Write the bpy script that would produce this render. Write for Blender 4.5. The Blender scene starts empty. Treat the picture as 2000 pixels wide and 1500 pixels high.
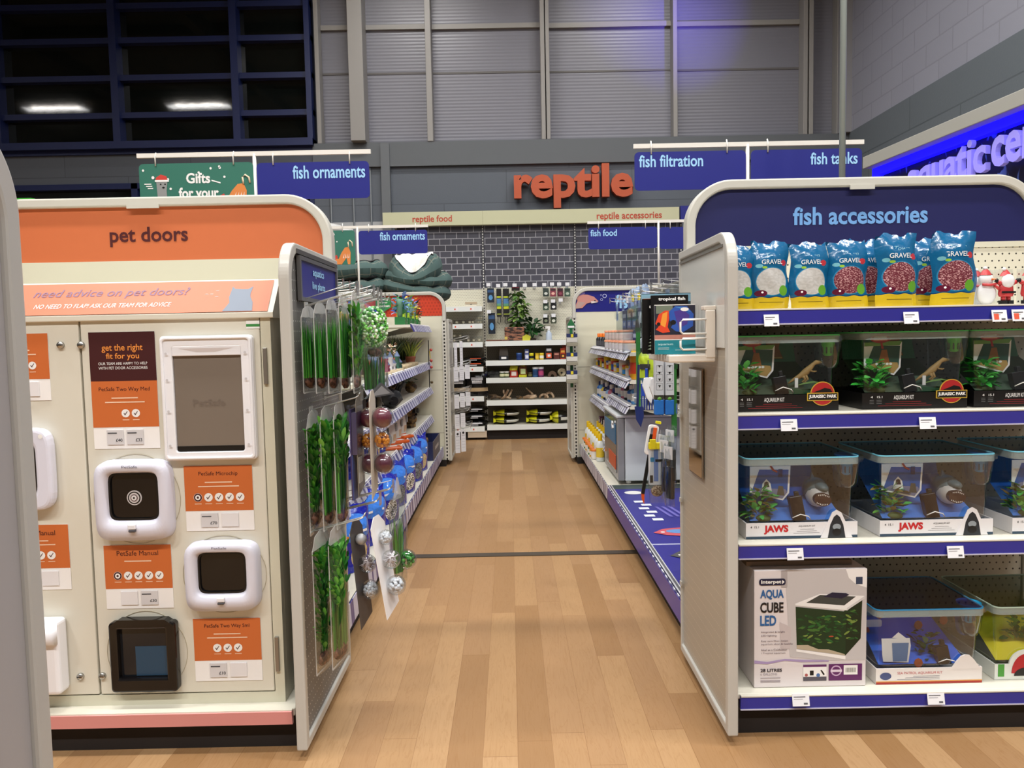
import bpy, bmesh, math, random
from mathutils import Vector, Matrix
random.seed(7)
SC = bpy.context.scene
COL = SC.collection
R = math.radians
# ---------------- camera, world, exposure, lights ----------------
FPX, EYE, VPX, VPY, ROLL = 1450.0, 1.25, 995.0, 655.0, R(1.15)
_a = Vector((VPX-1000, 750-VPY, -FPX)).normalized()
_u = Vector((-math.sin(ROLL), math.cos(ROLL), 0)); _u = (_u-_a*_u.dot(_a)).normalized()
_r = _a.cross(_u)
CAMROT = Matrix((_r, _a, _u))
cam = bpy.data.cameras.new('camera'); cam.sensor_width = 36; cam.lens = FPX*36/2000
cam.clip_start = .02
camo = bpy.data.objects.new('camera', cam); COL.objects.link(camo)
camo.matrix_world = Matrix.Translation((0, 0, EYE)) @ CAMROT.to_4x4()
SC.camera = camo
w = bpy.data.worlds.new('night'); SC.world = w; w.use_nodes = True
w.node_tree.nodes['Background'].inputs[0].default_value = (.01, .012, .016, 1)
w.node_tree.nodes['Background'].inputs[1].default_value = 1.0
SC.view_settings.view_transform = 'Standard'; SC.view_settings.look = 'None'
SC.view_settings.gamma = 1; SC.view_settings.use_curve_mapping = False
SC.view_settings.exposure = 0.0
try:
    SC.cycles.transparent_max_bounces = 32
    SC.cycles.max_bounces = 7; SC.cycles.diffuse_bounces = 3; SC.cycles.glossy_bounces = 3
    SC.cycles.sample_clamp_indirect = 4
except Exception: pass
def area(loc, sx, sy, power, colr=(1, 1, 1), rot=(0, 0, 0), name='lamp_light', spread=160):
    l = bpy.data.lights.new(name, 'AREA'); l.shape = 'RECTANGLE'; l.size = sx; l.size_y = sy
    l.energy = power; l.color = colr; l.spread = R(spread)
    o = bpy.data.objects.new(name, l); COL.objects.link(o); o.location = loc; o.rotation_euler = rot
    return o
LAMPS = [(x, -2.2) for x in (-9.7, -6.6, -3.3, -.9, 1.5, 3.4)] + [(-9.7, 2.9), (-6.6, 2.9)] + [(x, 1.7) for x in (-3.3, -.9, 1.5, 3.4)] + [(x, 5.2) for x in (-2.7, -.9, 1.5, 3.4)] + [(-1.2, 7.9), (1.6, 7.9)]
LPW = 100
for x, y in LAMPS:
    area((x, y, 6.32), 1.3, .26, LPW*(.35 if x < -5 else 1.5 if y < 0 else .95 if y < 4 else .62), (1.0, .986, .965))

def ray(px, py): return CAMROT @ Vector((px-1000, 750-py, -FPX))
def at(px, py, Y):
    d = ray(px, py); t = Y/d.y; return Vector((d.x*t, Y, d.z*t+EYE))
def fl(px, py, Z=0):
    d = ray(px, py); t = (Z-EYE)/d.z; return Vector((d.x*t, d.y*t, Z))
def ax(px, py, X):
    d = ray(px, py); t = X/d.x; return Vector((X, d.y*t, d.z*t+EYE))
def AX(px, py, Y): return at(px, py, Y).x
def AZ(px, py, Y): return at(px, py, Y).z

# ---------------- materials ----------------
def s2l(c):
    c = c/255; return c/12.92 if c <= .04045 else ((c+.055)/1.055)**2.4
def lin(h):
    if isinstance(h, str):
        h = h.lstrip('#'); h = tuple(int(h[i:i+2], 16) for i in (0, 2, 4))
    return (s2l(h[0]), s2l(h[1]), s2l(h[2]), 1)
_mc = {}
def nm(name):
    m = bpy.data.materials.new(name); m.use_nodes = True
    return m, m.node_tree.nodes, m.node_tree.links, m.node_tree.nodes['Principled BSDF']
def c(h, rough=.5, metal=0., emit=0., coat=0.):
    k = (h, rough, metal, emit, coat)
    if k in _mc: return _mc[k]
    m, N, L, b = nm('paint '+str(h))
    b.inputs['Base Color'].default_value = lin(h); b.inputs['Roughness'].default_value = rough
    b.inputs['Metallic'].default_value = metal
    if coat: b.inputs['Coat Weight'].default_value = coat
    if emit:
        b.inputs['Emission Color'].default_value = lin(h); b.inputs['Emission Strength'].default_value = emit
    _mc[k] = m; return m
def nd(N, t, **k):
    n = N.new(t)
    for a, v in k.items(): setattr(n, a, v)
    return n
def mth(N, L, op, a, b=None):
    n = N.new('ShaderNodeMath'); n.operation = op
    for i, v in enumerate((a, b)):
        if v is None: continue
        if isinstance(v, (int, float)): n.inputs[i].default_value = v
        else: L.new(v, n.inputs[i])
    return n.outputs[0]
def coords(N, L, axes='xz'):
    t = N.new('ShaderNodeTexCoord'); s = N.new('ShaderNodeSeparateXYZ'); L.new(t.outputs['Object'], s.inputs[0])
    return [s.outputs['xyz'.index(a)] for a in axes], t
def mixc(N, L, fac, A, B):
    n = N.new('ShaderNodeMix'); n.data_type = 'RGBA'
    L.new(fac, n.inputs[0])
    for i, v in ((6, A), (7, B)):
        if isinstance(v, tuple): n.inputs[i].default_value = v
        else: L.new(v, n.inputs[i])
    return n.outputs[2]
def noise(N, L, vec, scale, det=3):
    n = N.new('ShaderNodeTexNoise'); n.inputs['Scale'].default_value = scale; n.inputs['Detail'].default_value = det
    if vec is not None: L.new(vec, n.inputs['Vector'])
    return n.outputs[0]
def peg(name, base, hole, axes='xz', px=.025, pz=.025, r=.0032, rough=.45, stag=True, metal=0):
    m, N, L, b = nm(name); (u, v), t = coords(N, L, axes)
    vv = mth(N, L, 'DIVIDE', v, pz); row = mth(N, L, 'FLOOR', vv)
    uu = mth(N, L, 'DIVIDE', u, px)
    if stag: uu = mth(N, L, 'ADD', uu, mth(N, L, 'MULTIPLY', mth(N, L, 'MODULO', mth(N, L, 'ABSOLUTE', row), 2), .5))
    fu = mth(N, L, 'MULTIPLY', mth(N, L, 'SUBTRACT', mth(N, L, 'FRACT', uu), .5), px)
    fv = mth(N, L, 'MULTIPLY', mth(N, L, 'SUBTRACT', mth(N, L, 'FRACT', vv), .5), pz)
    d = mth(N, L, 'SQRT', mth(N, L, 'ADD', mth(N, L, 'MULTIPLY', fu, fu), mth(N, L, 'MULTIPLY', fv, fv)))
    h = mth(N, L, 'LESS_THAN', d, r)
    L.new(mixc(N, L, h, lin(base), lin(hole)), b.inputs['Base Color'])
    b.inputs['Roughness'].default_value = rough; b.inputs['Metallic'].default_value = metal
    return m
def slotstrip(name, base, hole, px=.02, frac=.55, wid=.012, axes='xz', rough=.4, off=0.0):
    """row of short dark slots along the second axis, centred on the first"""
    m, N, L, b = nm(name); (u, v), t = coords(N, L, axes)
    f = mth(N, L, 'FRACT', mth(N, L, 'DIVIDE', v, px))
    a = mth(N, L, 'LESS_THAN', f, frac); w_ = mth(N, L, 'LESS_THAN', mth(N, L, 'ABSOLUTE', mth(N, L, 'SUBTRACT', u, off)), wid/2)
    L.new(mixc(N, L, mth(N, L, 'MULTIPLY', a, w_), lin(base), lin(hole)), b.inputs['Base Color'])
    b.inputs['Roughness'].default_value = rough
    return m
def ticketstrip(name, base, tick, dark, axis='y', per=.09, seed=0):
    """shelf edge strip carrying paper tickets: random widths along one axis"""
    m, N, L, b = nm(name); (u, v), t = coords(N, L, axis+'z')
    k = mth(N, L, 'DIVIDE', u, per)
    wn = nd(N, 'ShaderNodeTexWhiteNoise', noise_dimensions='1D'); L.new(mth(N, L, 'ADD', mth(N, L, 'FLOOR', k), seed+.5), wn.inputs['W'])
    f = mth(N, L, 'FRACT', k)
    on = mth(N, L, 'LESS_THAN', f, mth(N, L, 'ADD', mth(N, L, 'MULTIPLY', wn.outputs[0], .5), .25))
    k2 = mth(N, L, 'DIVIDE', u, .027)
    tx = mth(N, L, 'LESS_THAN', mth(N, L, 'FRACT', k2), .1)
    c1 = mixc(N, L, on, lin(base), lin(tick)); c2 = mixc(N, L, tx, c1, lin(dark))
    L.new(c2, b.inputs['Base Color']); b.inputs['Roughness'].default_value = .35
    return m
def bricks(name, c1, c2, mort, w_, h_, ms, axes='xz', rough=.5, bias=0, bump=.0, grain=0):
    m, N, L, b = nm(name); (u, v), t = coords(N, L, axes)
    cb = N.new('ShaderNodeCombineXYZ'); L.new(u, cb.inputs[0]); L.new(v, cb.inputs[1])
    br = N.new('ShaderNodeTexBrick'); L.new(cb.outputs[0], br.inputs['Vector'])
    br.inputs['Color1'].default_value = lin(c1); br.inputs['Color2'].default_value = lin(c2); br.inputs['Mortar'].default_value = lin(mort)
    br.inputs['Scale'].default_value = 1; br.inputs['Brick Width'].default_value = w_; br.inputs['Row Height'].default_value = h_
    br.inputs['Mortar Size'].default_value = ms; br.inputs['Mortar Smooth'].default_value = .1; br.inputs['Bias'].default_value = bias
    L.new(br.outputs[0], b.inputs['Base Color']); b.inputs['Roughness'].default_value = rough
    if bump:
        bp = N.new('ShaderNodeBump'); bp.inputs['Strength'].default_value = bump; bp.inputs['Distance'].default_value = .01
        nz = noise(N, L, t.outputs['Object'], 60)
        L.new(mth(N, L, 'SUBTRACT', mth(N, L, 'MULTIPLY', nz, .3), br.outputs[1]), bp.inputs['Height']); L.new(bp.outputs[0], b.inputs['Normal'])
    return m
def speckle(name, c1, c2, scale=120, lo=.45, hi=.55, rough=.7, bump=.3, stretch=None):
    m, N, L, b = nm(name); t = N.new('ShaderNodeTexCoord')
    vec = t.outputs['Object']
    if stretch:
        mp = N.new('ShaderNodeMapping'); mp.inputs['Scale'].default_value = stretch; L.new(vec, mp.inputs[0]); vec = mp.outputs[0]
    nz = noise(N, L, vec, scale); r = N.new('ShaderNodeValToRGB'); L.new(nz, r.inputs[0])
    r.color_ramp.elements[0].position = lo; r.color_ramp.elements[1].position = hi
    r.color_ramp.elements[0].color = lin(c1); r.color_ramp.elements[1].color = lin(c2)
    L.new(r.outputs[0], b.inputs['Base Color']); b.inputs['Roughness'].default_value = rough
    if bump:
        bp = N.new('ShaderNodeBump'); bp.inputs['Strength'].default_value = bump; bp.inputs['Distance'].default_value = .004
        L.new(nz, bp.inputs['Height']); L.new(bp.outputs[0], b.inputs['Normal'])
    return m
def clearm(name, tint='#ffffff', base=.05, k=.55, rough=.06):
    m = bpy.data.materials.new(name); m.use_nodes = True; N = m.node_tree.nodes; L = m.node_tree.links; N.clear()
    o = N.new('ShaderNodeOutputMaterial'); tr = N.new('ShaderNodeBsdfTransparent'); gl = N.new('ShaderNodeBsdfGlossy'); mx = N.new('ShaderNodeMixShader')
    tr.inputs[0].default_value = lin(tint); gl.inputs['Roughness'].default_value = rough
    fr = N.new('ShaderNodeLayerWeight'); fr.inputs[0].default_value = .35
    L.new(mth(N, L, 'ADD', mth(N, L, 'MULTIPLY', fr.outputs['Facing'], k), base), mx.inputs[0])
    L.new(tr.outputs[0], mx.inputs[1]); L.new(gl.outputs[0], mx.inputs[2]); L.new(mx.outputs[0], o.inputs[0])
    return m
def wrinkle(h, rough=.25, scale=14, strength=.5, dist=.02):
    k = ('wr', h, rough, scale, strength)
    if k in _mc: return _mc[k]
    m, N, L, b = nm('crinkled film '+h); b.inputs['Base Color'].default_value = lin(h); b.inputs['Roughness'].default_value = rough
    t = N.new('ShaderNodeTexCoord'); nz = noise(N, L, t.outputs['Object'], scale, 4)
    bp = N.new('ShaderNodeBump'); bp.inputs['Strength'].default_value = strength; bp.inputs['Distance'].default_value = dist
    L.new(nz, bp.inputs['Height']); L.new(bp.outputs[0], b.inputs['Normal']); _mc[k] = m; return m

M_CREAM = c('#d3d0bb', .45); M_CREAM2 = c('#d9d5c6', .4); M_POST = c('#c4c2b8', .42)
M_GREYP = c('#a9a9a6', .35); M_GREYF = c('#bdbbb4', .3); M_WHITE = c('#f0efec', .4); M_WHITEP = c('#eeeef2', .25)
M_NAVY = c('#1b1e7c', .4); M_NAVYH = c('#10134f', .5); M_BLACK = c('#0b0b0c', .4); M_DARK = c('#1a1310', .8)
M_LBLUE = c('#9fd0f5', .5); M_WIRE = c('#c9cac8', .3, .55); M_WWIRE = c('#e6e2da', .35); M_ORANGE = c('#c76a3e', .5)
def frost(name, col, a):
    m = bpy.data.materials.new(name); m.use_nodes = True; N = m.node_tree.nodes; L = m.node_tree.links; N.clear()
    o = N.new('ShaderNodeOutputMaterial'); tr = N.new('ShaderNodeBsdfTransparent'); p = N.new('ShaderNodeBsdfPrincipled'); mx = N.new('ShaderNodeMixShader')
    p.inputs['Base Color'].default_value = lin(col); p.inputs['Roughness'].default_value = .15; mx.inputs[0].default_value = a
    L.new(tr.outputs[0], mx.inputs[1]); L.new(p.outputs[0], mx.inputs[2]); L.new(mx.outputs[0], o.inputs[0]); return m
M_CLEAR = clearm('clear film', '#fafcfa', .035, .4, .12); M_CLEARH = clearm('clear rigid plastic', '#f2f6f8', .05, .5, .04)
M_TICK = c('#e9eaee', .5); M_PAPER = c('#f2f0ee', .6); M_PRINT = c('#55555a', .6)

# ---------------- mesh builder ----------------
_tc = {}
def glyphs(s, bold=0.0, slant=0.0):
    if 'M' in s: bold = 0.0   # the outline of M folds over itself when thickened
    k = (s, bold, slant)
    if k in _tc: return _tc[k]
    cu = bpy.data.curves.new('t', 'FONT'); cu.body = s; cu.size = 1; cu.offset = bold; cu.resolution_u = 3; cu.shear = slant
    cu.align_x = 'LEFT'; cu.fill_mode = 'FRONT'
    o = bpy.data.objects.new('t', cu); COL.objects.link(o)
    dg = bpy.context.evaluated_depsgraph_get(); me = bpy.data.meshes.new_from_object(o.evaluated_get(dg))
    v = [(p.co.x, p.co.y) for p in me.vertices]; f = [tuple(p.vertices) for p in me.polygons]
    bpy.data.objects.remove(o); bpy.data.curves.remove(cu); bpy.data.meshes.remove(me)
    x0 = min(a[0] for a in v); x1 = max(a[0] for a in v); y0 = min(a[1] for a in v); y1 = max(a[1] for a in v)
    _tc[k] = (v, f, x0, x1, y0, y1); return _tc[k]
def rrect(x0, z0, x1, z1, r, n=5, corners=(1, 1, 1, 1)):
    pts = []
    for i, (cx, cz, a) in enumerate(((x1-r, z0+r, -90), (x1-r, z1-r, 0), (x0+r, z1-r, 90), (x0+r, z0+r, 180))):
        if corners[i]:
            for k in range(n+1):
                t = R(a+90*k/n); pts.append((cx+r*math.cos(t), cz+r*math.sin(t)))
        else:
            pts.append(((x1, z0), (x1, z1), (x0, z1), (x0, z0))[i])
    return pts
def ell(cx, cz, rx, rz, n=20, a0=0, a1=360):
    return [(cx+rx*math.cos(R(a0+(a1-a0)*i/n)), cz+rz*math.sin(R(a0+(a1-a0)*i/n))) for i in range(n if a1-a0 == 360 else n+1)]
class MB:
    def __init__(s): s.v = []; s.f = []; s.mi = []; s.sm = []; s.mats = []; s.T = None
    def add(s, v, f, m, smooth=False):
        if m not in s.mats: s.mats.append(m)
        k = s.mats.index(m); o = len(s.v)
        s.v += [(s.T @ Vector(p)) if s.T else Vector(p) for p in v]
        for q in f: s.f.append([o+i for i in q]); s.mi.append(k); s.sm.append(smooth)
        return s
    def box(s, x0, x1, y0, y1, z0, z1, m):
        v = [(x, y, z) for x in (x0, x1) for y in (y0, y1) for z in (z0, z1)]
        return s.add(v, [(0, 1, 3, 2), (4, 6, 7, 5), (0, 4, 5, 1), (2, 3, 7, 6), (0, 2, 6, 4), (1, 5, 7, 3)], m)
    def prism(s, pts, y0, y1, m, ax='y', smooth=False, mcap=None):
        """2-D outline extruded: ax 'y': pts are (x,z); 'x': (y,z); 'z': (x,y)"""
        n = len(pts)
        def P(p, t): return {'y': (p[0], t, p[1]), 'x': (t, p[0], p[1]), 'z': (p[0], p[1], t)}[ax]
        v = [P(p, y0) for p in pts]+[P(p, y1) for p in pts]
        s.add(v, [(i, (i+1) % n, n+(i+1) % n, n+i) for i in range(n)], m, smooth)
        s.add(v, [tuple(range(n-1, -1, -1)), tuple(range(n, 2*n))], mcap or m)
        return s
    def flat(s, pts, y, m, ax='y'):
        n = len(pts); v = [{'y': (p[0], y, p[1]), 'x': (y, p[0], p[1]), 'z': (p[0], p[1], y)}[ax] for p in pts]
        return s.add(v, [tuple(range(n))], m)
    def rect(s, x0, z0, x1, z1, y, m): return s.flat([(x0, z0), (x1, z0), (x1, z1), (x0, z1)], y, m)
    def ring(s, outer, inner, y0, y1, m, ax='y'):
        n = len(outer)
        def P(p, t): return {'y': (p[0], t, p[1]), 'x': (t, p[0], p[1]), 'z': (p[0], p[1], t)}[ax]
        v = [P(p, y0) for p in outer]+[P(p, y0) for p in inner]+[P(p, y1) for p in outer]+[P(p, y1) for p in inner]
        f = []
        for i in range(n):
            j = (i+1) % n
            f += [(i, j, n+j, n+i), (2*n+i, 3*n+i, 3*n+j, 2*n+j), (i, 2*n+i, 2*n+j, j), (n+i, n+j, 3*n+j, 3*n+i)]
        return s.add(v, f, m)
    def lathe(s, prof, m, cx=0, cy=0, z=0, n=14, sx=1, sy=1, smooth=True, caps=True, rot=0):
        v = []; f = []
        for (r, h) in prof:
            for i in range(n):
                t = 2*math.pi*i/n+rot; v.append((cx+r*sx*math.cos(t), cy+r*sy*math.sin(t), z+h))
        k = len(prof)
        for a in range(k-1):
            for i in range(n): j = (i+1) % n; f.append((a*n+i, a*n+j, (a+1)*n+j, (a+1)*n+i))
        s.add(v, f, m, smooth)
        if caps: s.add(v, [tuple(range(n-1, -1, -1)), tuple(range((k-1)*n, k*n))], m)
        return s
    def tube(s, pts, r, m, n=6, closed=False, r2=None):
        pts = [Vector(p) for p in pts]; k = len(pts); v = []; f = []
        for a, p in enumerate(pts):
            q = pts[(a+1) % k] if (a < k-1 or closed) else p; o = pts[a-1] if (a > 0 or closed) else p
            d = (q-o)
            if d.length < 1e-9: d = Vector((0, 0, 1))
            d.normalize(); up = Vector((0, 0, 1)) if abs(d.z) < .9 else Vector((1, 0, 0))
            e1 = d.cross(up).normalized(); e2 = d.cross(e1); rr = r if r2 is None else r+(r2-r)*a/(k-1)
            for i in range(n):
                t = 2*math.pi*i/n+math.pi/n; v.append(p+e1*rr*math.cos(t)+e2*rr*math.sin(t))
        for a in range(k if closed else k-1):
            b = (a+1) % k
            for i in range(n): j = (i+1) % n; f.append((a*n+i, b*n+i, b*n+j, a*n+j))
        if not closed: f += [tuple(range(n)), tuple(range(k*n-1, (k-1)*n-1, -1))]
        return s.add(v, f, m, True)
    def ball(s, cx, cy, cz, rx, ry, rz, m, n=12, k=8, jit=0, rnd=None):
        v = [(cx, cy, cz-rz)]; f = []
        for a in range(1, k):
            t = math.pi*a/k
            for i in range(n):
                p = 2*math.pi*i/n; q = 1+(rnd.uniform(-jit, jit) if jit else 0)
                v.append((cx+rx*q*math.sin(t)*math.cos(p), cy+ry*q*math.sin(t)*math.sin(p), cz-rz*q*math.cos(t)))
        v.append((cx, cy, cz+rz)); e = len(v)-1
        for i in range(n):
            j = (i+1) % n; f.append((0, 1+j, 1+i)); f.append((e, 1+(k-2)*n+i, 1+(k-2)*n+j))
            for a in range(k-2): f.append((1+a*n+i, 1+a*n+j, 1+(a+1)*n+j, 1+(a+1)*n+i))
        return s.add(v, f, m, True)
    def text(s, t, x0, z0, x1, z1, y, m, bold=0., depth=0., slant=0., keep=False, ax='y'):
        v, f, a0, a1, b0, b1 = glyphs(t, bold, slant)
        sx = (x1-x0)/(a1-a0); sz = (z1-z0)/(b1-b0)
        if keep:
            q = min(abs(sx), abs(sz)); cxm = (x0+x1)/2; sx = math.copysign(q, sx); sz = q; x0 = cxm-(a1-a0)*sx/2
        P = [(x0+(p[0]-a0)*sx, z0+(p[1]-b0)*sz) for p in v]
        mk = (lambda p, d: (p[0], y+d, p[1])) if ax == 'y' else (lambda p, d: (y-d, p[0], p[1])) if ax == 'x' else (lambda p, d: (p[0], p[1], y+d))
        s.add([mk(p, 0) for p in P], f, m)
        if depth:
            ed = {}
            for q in f:
                for i in range(len(q)):
                    e = (q[i], q[(i+1) % len(q)]); ed[tuple(sorted(e))] = ed.get(tuple(sorted(e)), [])+[e]
            bd = [e[0] for e in ed.values() if len(e) == 1]; n = len(P)
            s.add([mk(p, 0) for p in P]+[mk(p, depth) for p in P], [(a, b, n+b, n+a) for a, b in bd], m)
        return s
    def sheet(s, fn, nu, nv, m, smooth=True):
        v = [fn(i/nu, j/nv) for j in range(nv+1) for i in range(nu+1)]
        f = [(j*(nu+1)+i, j*(nu+1)+i+1, (j+1)*(nu+1)+i+1, (j+1)*(nu+1)+i) for j in range(nv) for i in range(nu)]
        return s.add(v, f, m, smooth)
    def obj(s, name, parent=None, bev=0, sub=0, seg=2, label=None):
        me = bpy.data.meshes.new(name); me.from_pydata([tuple(p) for p in s.v], [], s.f)
        for m in s.mats: me.materials.append(m)
        me.polygons.foreach_set('material_index', s.mi); me.polygons.foreach_set('use_smooth', s.sm); me.update()
        o = bpy.data.objects.new(name, me); COL.objects.link(o)
        if parent: o.parent = parent
        if bev:
            b = o.modifiers.new('b', 'BEVEL'); b.width = bev; b.segments = seg; b.limit_method = 'ANGLE'; b.angle_limit = R(40)
        if sub:
            b = o.modifiers.new('s', 'SUBSURF'); b.levels = sub; b.render_levels = sub
        if label: o['label'] = label
        return o
def tag(o, label, cat, group=None):
    o['label'] = label; o['category'] = cat
    if group: o['group'] = group
    return o
def thing(name, label, cat, loc=(0, 0, 0), rz=0, group=None, rx=0, ry=0):
    o = bpy.data.objects.new(name, None); COL.objects.link(o); o.empty_display_size = .05
    o.location = loc; o.rotation_euler = (rx, ry, rz); return tag(o, label, cat, group)
def struct(o): o['kind'] = 'structure'; return o
def dup(r, loc, rz=0, label=None, scale=None, rx=0, ry=0):
    n = r.copy(); COL.objects.link(n); n.location = loc; n.rotation_euler = (rx, ry, rz)
    if label: n['label'] = label
    if scale: n.scale = scale
    for ch in r.children:
        q = ch.copy(); COL.objects.link(q); q.parent = n
        for g in ch.children:
            h = g.copy(); COL.objects.link(h); h.parent = q
    return n
ORD = ['first', 'second', 'third', 'fourth', 'fifth', 'sixth', 'seventh', 'eighth', 'ninth', 'tenth', 'eleventh', 'twelfth', 'thirteenth', 'fourteenth', 'fifteenth', 'sixteenth']
def sweep(mb, path, hw, y0, y1, m):
    """flat band of half-width hw along a 2-D path (x,z), thick from y0 to y1"""
    n = len(path); o = []; i_ = []
    for k in range(n):
        p = Vector(path[k]); a = Vector(path[max(k-1, 0)]); b = Vector(path[min(k+1, n-1)]); d = (b-a).normalized(); nn = Vector((-d.y, d.x))
        o.append(p+nn*hw); i_.append(p-nn*hw)
    v = [(p.x, y, p.y) for y in (y0, y1) for p in o+i_]; f = []
    for k in range(n-1):
        f += [(k, k+1, n+k+1, n+k), (2*n+k, 3*n+k, 3*n+k+1, 2*n+k+1), (k, 2*n+k, 2*n+k+1, k+1), (n+k, n+k+1, 3*n+k+1, 3*n+k)]
    f += [(0, n, 3*n, 2*n), (n-1, 3*n-1, 4*n-1, 2*n-1)]
    mb.add(v, f, m); return mb
# ---------------- room ----------------
YB, XR, ZC = 9.6, 4.34, 6.5
def floor_mat():
    m, N, L, b = nm('wood effect vinyl planks'); (x, y), t = coords(N, L, 'xy')
    W, LN = .105, 1.15
    cx = mth(N, L, 'DIVIDE', x, W); col_ = mth(N, L, 'FLOOR', cx)
    w1 = nd(N, 'ShaderNodeTexWhiteNoise', noise_dimensions='1D'); L.new(col_, w1.inputs['W'])
    cy = mth(N, L, 'ADD', mth(N, L, 'DIVIDE', y, LN), mth(N, L, 'MULTIPLY', w1.outputs[0], 7))
    row = mth(N, L, 'FLOOR', cy)
    cb = N.new('ShaderNodeCombineXYZ'); L.new(col_, cb.inputs[0]); L.new(row, cb.inputs[1])
    w2 = nd(N, 'ShaderNodeTexWhiteNoise', noise_dimensions='2D'); L.new(cb.outputs[0], w2.inputs['Vector'])
    r = N.new('ShaderNodeValToRGB'); L.new(w2.outputs[0], r.inputs[0])
    cr = r.color_ramp; cr.elements[0].color = lin('#8f6c47'); cr.elements[1].color = lin('#aa8862')
    e = cr.elements.new(.35); e.color = lin('#987551'); e = cr.elements.new(.7); e.color = lin('#a17e57')
    # grain
    g = N.new('ShaderNodeCombineXYZ'); L.new(mth(N, L, 'ADD', mth(N, L, 'MULTIPLY', x, 1), mth(N, L, 'MULTIPLY', w2.outputs[0], 9)), g.inputs[0])
    L.new(mth(N, L, 'MULTIPLY', y, .12), g.inputs[1])
    n1 = N.new('ShaderNodeTexNoise'); n1.inputs['Scale'].default_value = 26; n1.inputs['Detail'].default_value = 4; n1.inputs['Distortion'].default_value = .6; L.new(g.outputs[0], n1.inputs['Vector'])
    wv = mth(N, L, 'FRACT', mth(N, L, 'MULTIPLY', n1.outputs[0], 9))
    wv = mth(N, L, 'MULTIPLY', mth(N, L, 'LESS_THAN', wv, .22), .16)
    g2 = N.new('ShaderNodeCombineXYZ'); L.new(x, g2.inputs[0]); L.new(mth(N, L, 'MULTIPLY', y, .06), g2.inputs[1]); n2 = noise(N, L, g2.outputs[0], 160, 2)
    dk = mth(N, L, 'ADD', wv, mth(N, L, 'MULTIPLY', mth(N, L, 'SUBTRACT', n2, .45), .5))
    base = mixc(N, L, dk, r.outputs[0], lin('#7d5428'))
    fx = mth(N, L, 'FRACT', cx); fy = mth(N, L, 'FRACT', cy)
    seam = mth(N, L, 'MAXIMUM', mth(N, L, 'LESS_THAN', fx, .016), mth(N, L, 'LESS_THAN', fy, .0022))
    out = mixc(N, L, mth(N, L, 'MULTIPLY', seam, .5), base, lin('#6b451f'))
    L.new(out, b.inputs['Base Color']); b.inputs['Roughness'].default_value = .38
    b.inputs['Specular IOR Level'].default_value = .4
    return m
struct(MB().box(-11.5, XR+.2, -5, YB+.4, -.1, 0, floor_mat()).obj('floor'))
M_CEIL = speckle('dark ceiling deck', '#4a4844', '#57544f', 3, bump=0)
m = MB().box(-11.5, XR+.2, -5, YB+.4, ZC, ZC+.1, M_CEIL)
for x in (-8, -4.9, -1.8, 1.3, 4.0): m.box(x-.08, x+.08, -5, YB, ZC-.3, ZC, c('#3a3835', .6))
for y in (-3.5, -.4, 3.4, 6.6): m.box(-11.5, XR, y-.05, y+.05, ZC-.16, ZC-.01, c('#413f3b', .6))
struct(m.obj('ceiling'))
for k, (x, y) in enumerate(LAMPS):
    t = thing('ceiling_lamp', 'white linear ceiling lamp in the row %s, %s from the dark windows' % ('behind the viewpoint' if y < 0 else 'over the pet doors' if y < 4 else 'over the aisle shelves' if y < 7 else 'before the reptile wall', ORD[sorted({a for a, b_ in LAMPS if (b_ < 0) == (y < 0) and (b_ < 4) == (y < 4) and (b_ < 7) == (y < 7)}).index(x)]), 'lamp', (x, y, 6.36), group='ceiling lamps')
    MB().box(-.72, .72, -.17, .17, 0, .13, M_WHITE).obj('housing', t, .01); MB().box(-.5, .5, -.045, .045, -.012, 0, c('#fff6ea', .5, 0, 30.)).obj('diffuser', t)
# back wall below the ledge: painted block
M_BLK = bricks('grey painted blockwork', '#565c65', '#5a6069', '#4a5058', 1.6, .42, .006, rough=.6, bump=.25)
zl = AZ(1000, 275, YB)                      # top of the grey wall
m = MB()
w2x1 = AX(616, 430, YB); w2z = AZ(600, 352, YB)
m.box(w2x1, XR+.1, YB, YB+.3, 0, zl, M_BLK)
m.box(-11.5, w2x1, YB, YB+.3, w2z, zl, M_BLK); m.box(-11.5, w2x1, YB, YB+.3, 0, .5, M_BLK)
m.box(AX(612, 285, YB), XR, YB-.05, YB, zl-.3, zl, c('#5a5e62', .6))
m.box(AX(745, 300, YB), AX(762, 300, YB), YB-.08, YB, 0, zl-.02, c('#63676b', .6))
for px in (692, 648, 726): m.tube([(AX(px, 420, YB), YB-.02, .5), (AX(px, 420, YB), YB-.02, zl-.3)], .012, c('#6a6e72', .5))
m.box(w2x1, AX(748, 440, YB), YB-.012, YB, 0, AZ(700, 434, YB), c('#a9abad', .5))
struct(m.obj('wall_back'))
# upper cladding: ribbed metal
m_, N, L, b = nm('ribbed pale cladding'); (x, z), t = coords(N, L, 'xz')
b.inputs['Base Color'].default_value = lin('#74747d'); b.inputs['Roughness'].default_value = .36
bp = N.new('ShaderNodeBump'); bp.inputs['Strength'].default_value = .35; bp.inputs['Distance'].default_value = .01
L.new(mth(N, L, 'PINGPONG', mth(N, L, 'MULTIPLY', z, 24), .5), bp.inputs['Height']); L.new(bp.outputs[0], b.inputs['Normal'])
xw1 = AX(612, 200, YB)
struct(MB().box(xw1, XR+.1, YB+.12, YB+.3, zl-.02, ZC, m_).obj('wall_upper'))
M_CP = c('#8d8a86', .45)
n = 0
def post(pxa, pxb, dep, zt=None, py=270):
    global n; n += 1
    struct(MB().box(AX(pxa, py, YB), AX(pxb, py, YB), YB-dep, YB+.12, zl, ZC, M_CP).obj('trim_%d' % (n+1), None, .004))
post(622, 630, .05); post(690, 718, .16); post(836, 847, .06); post(1058, 1066, .05); post(1068, 1075, .05)
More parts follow.
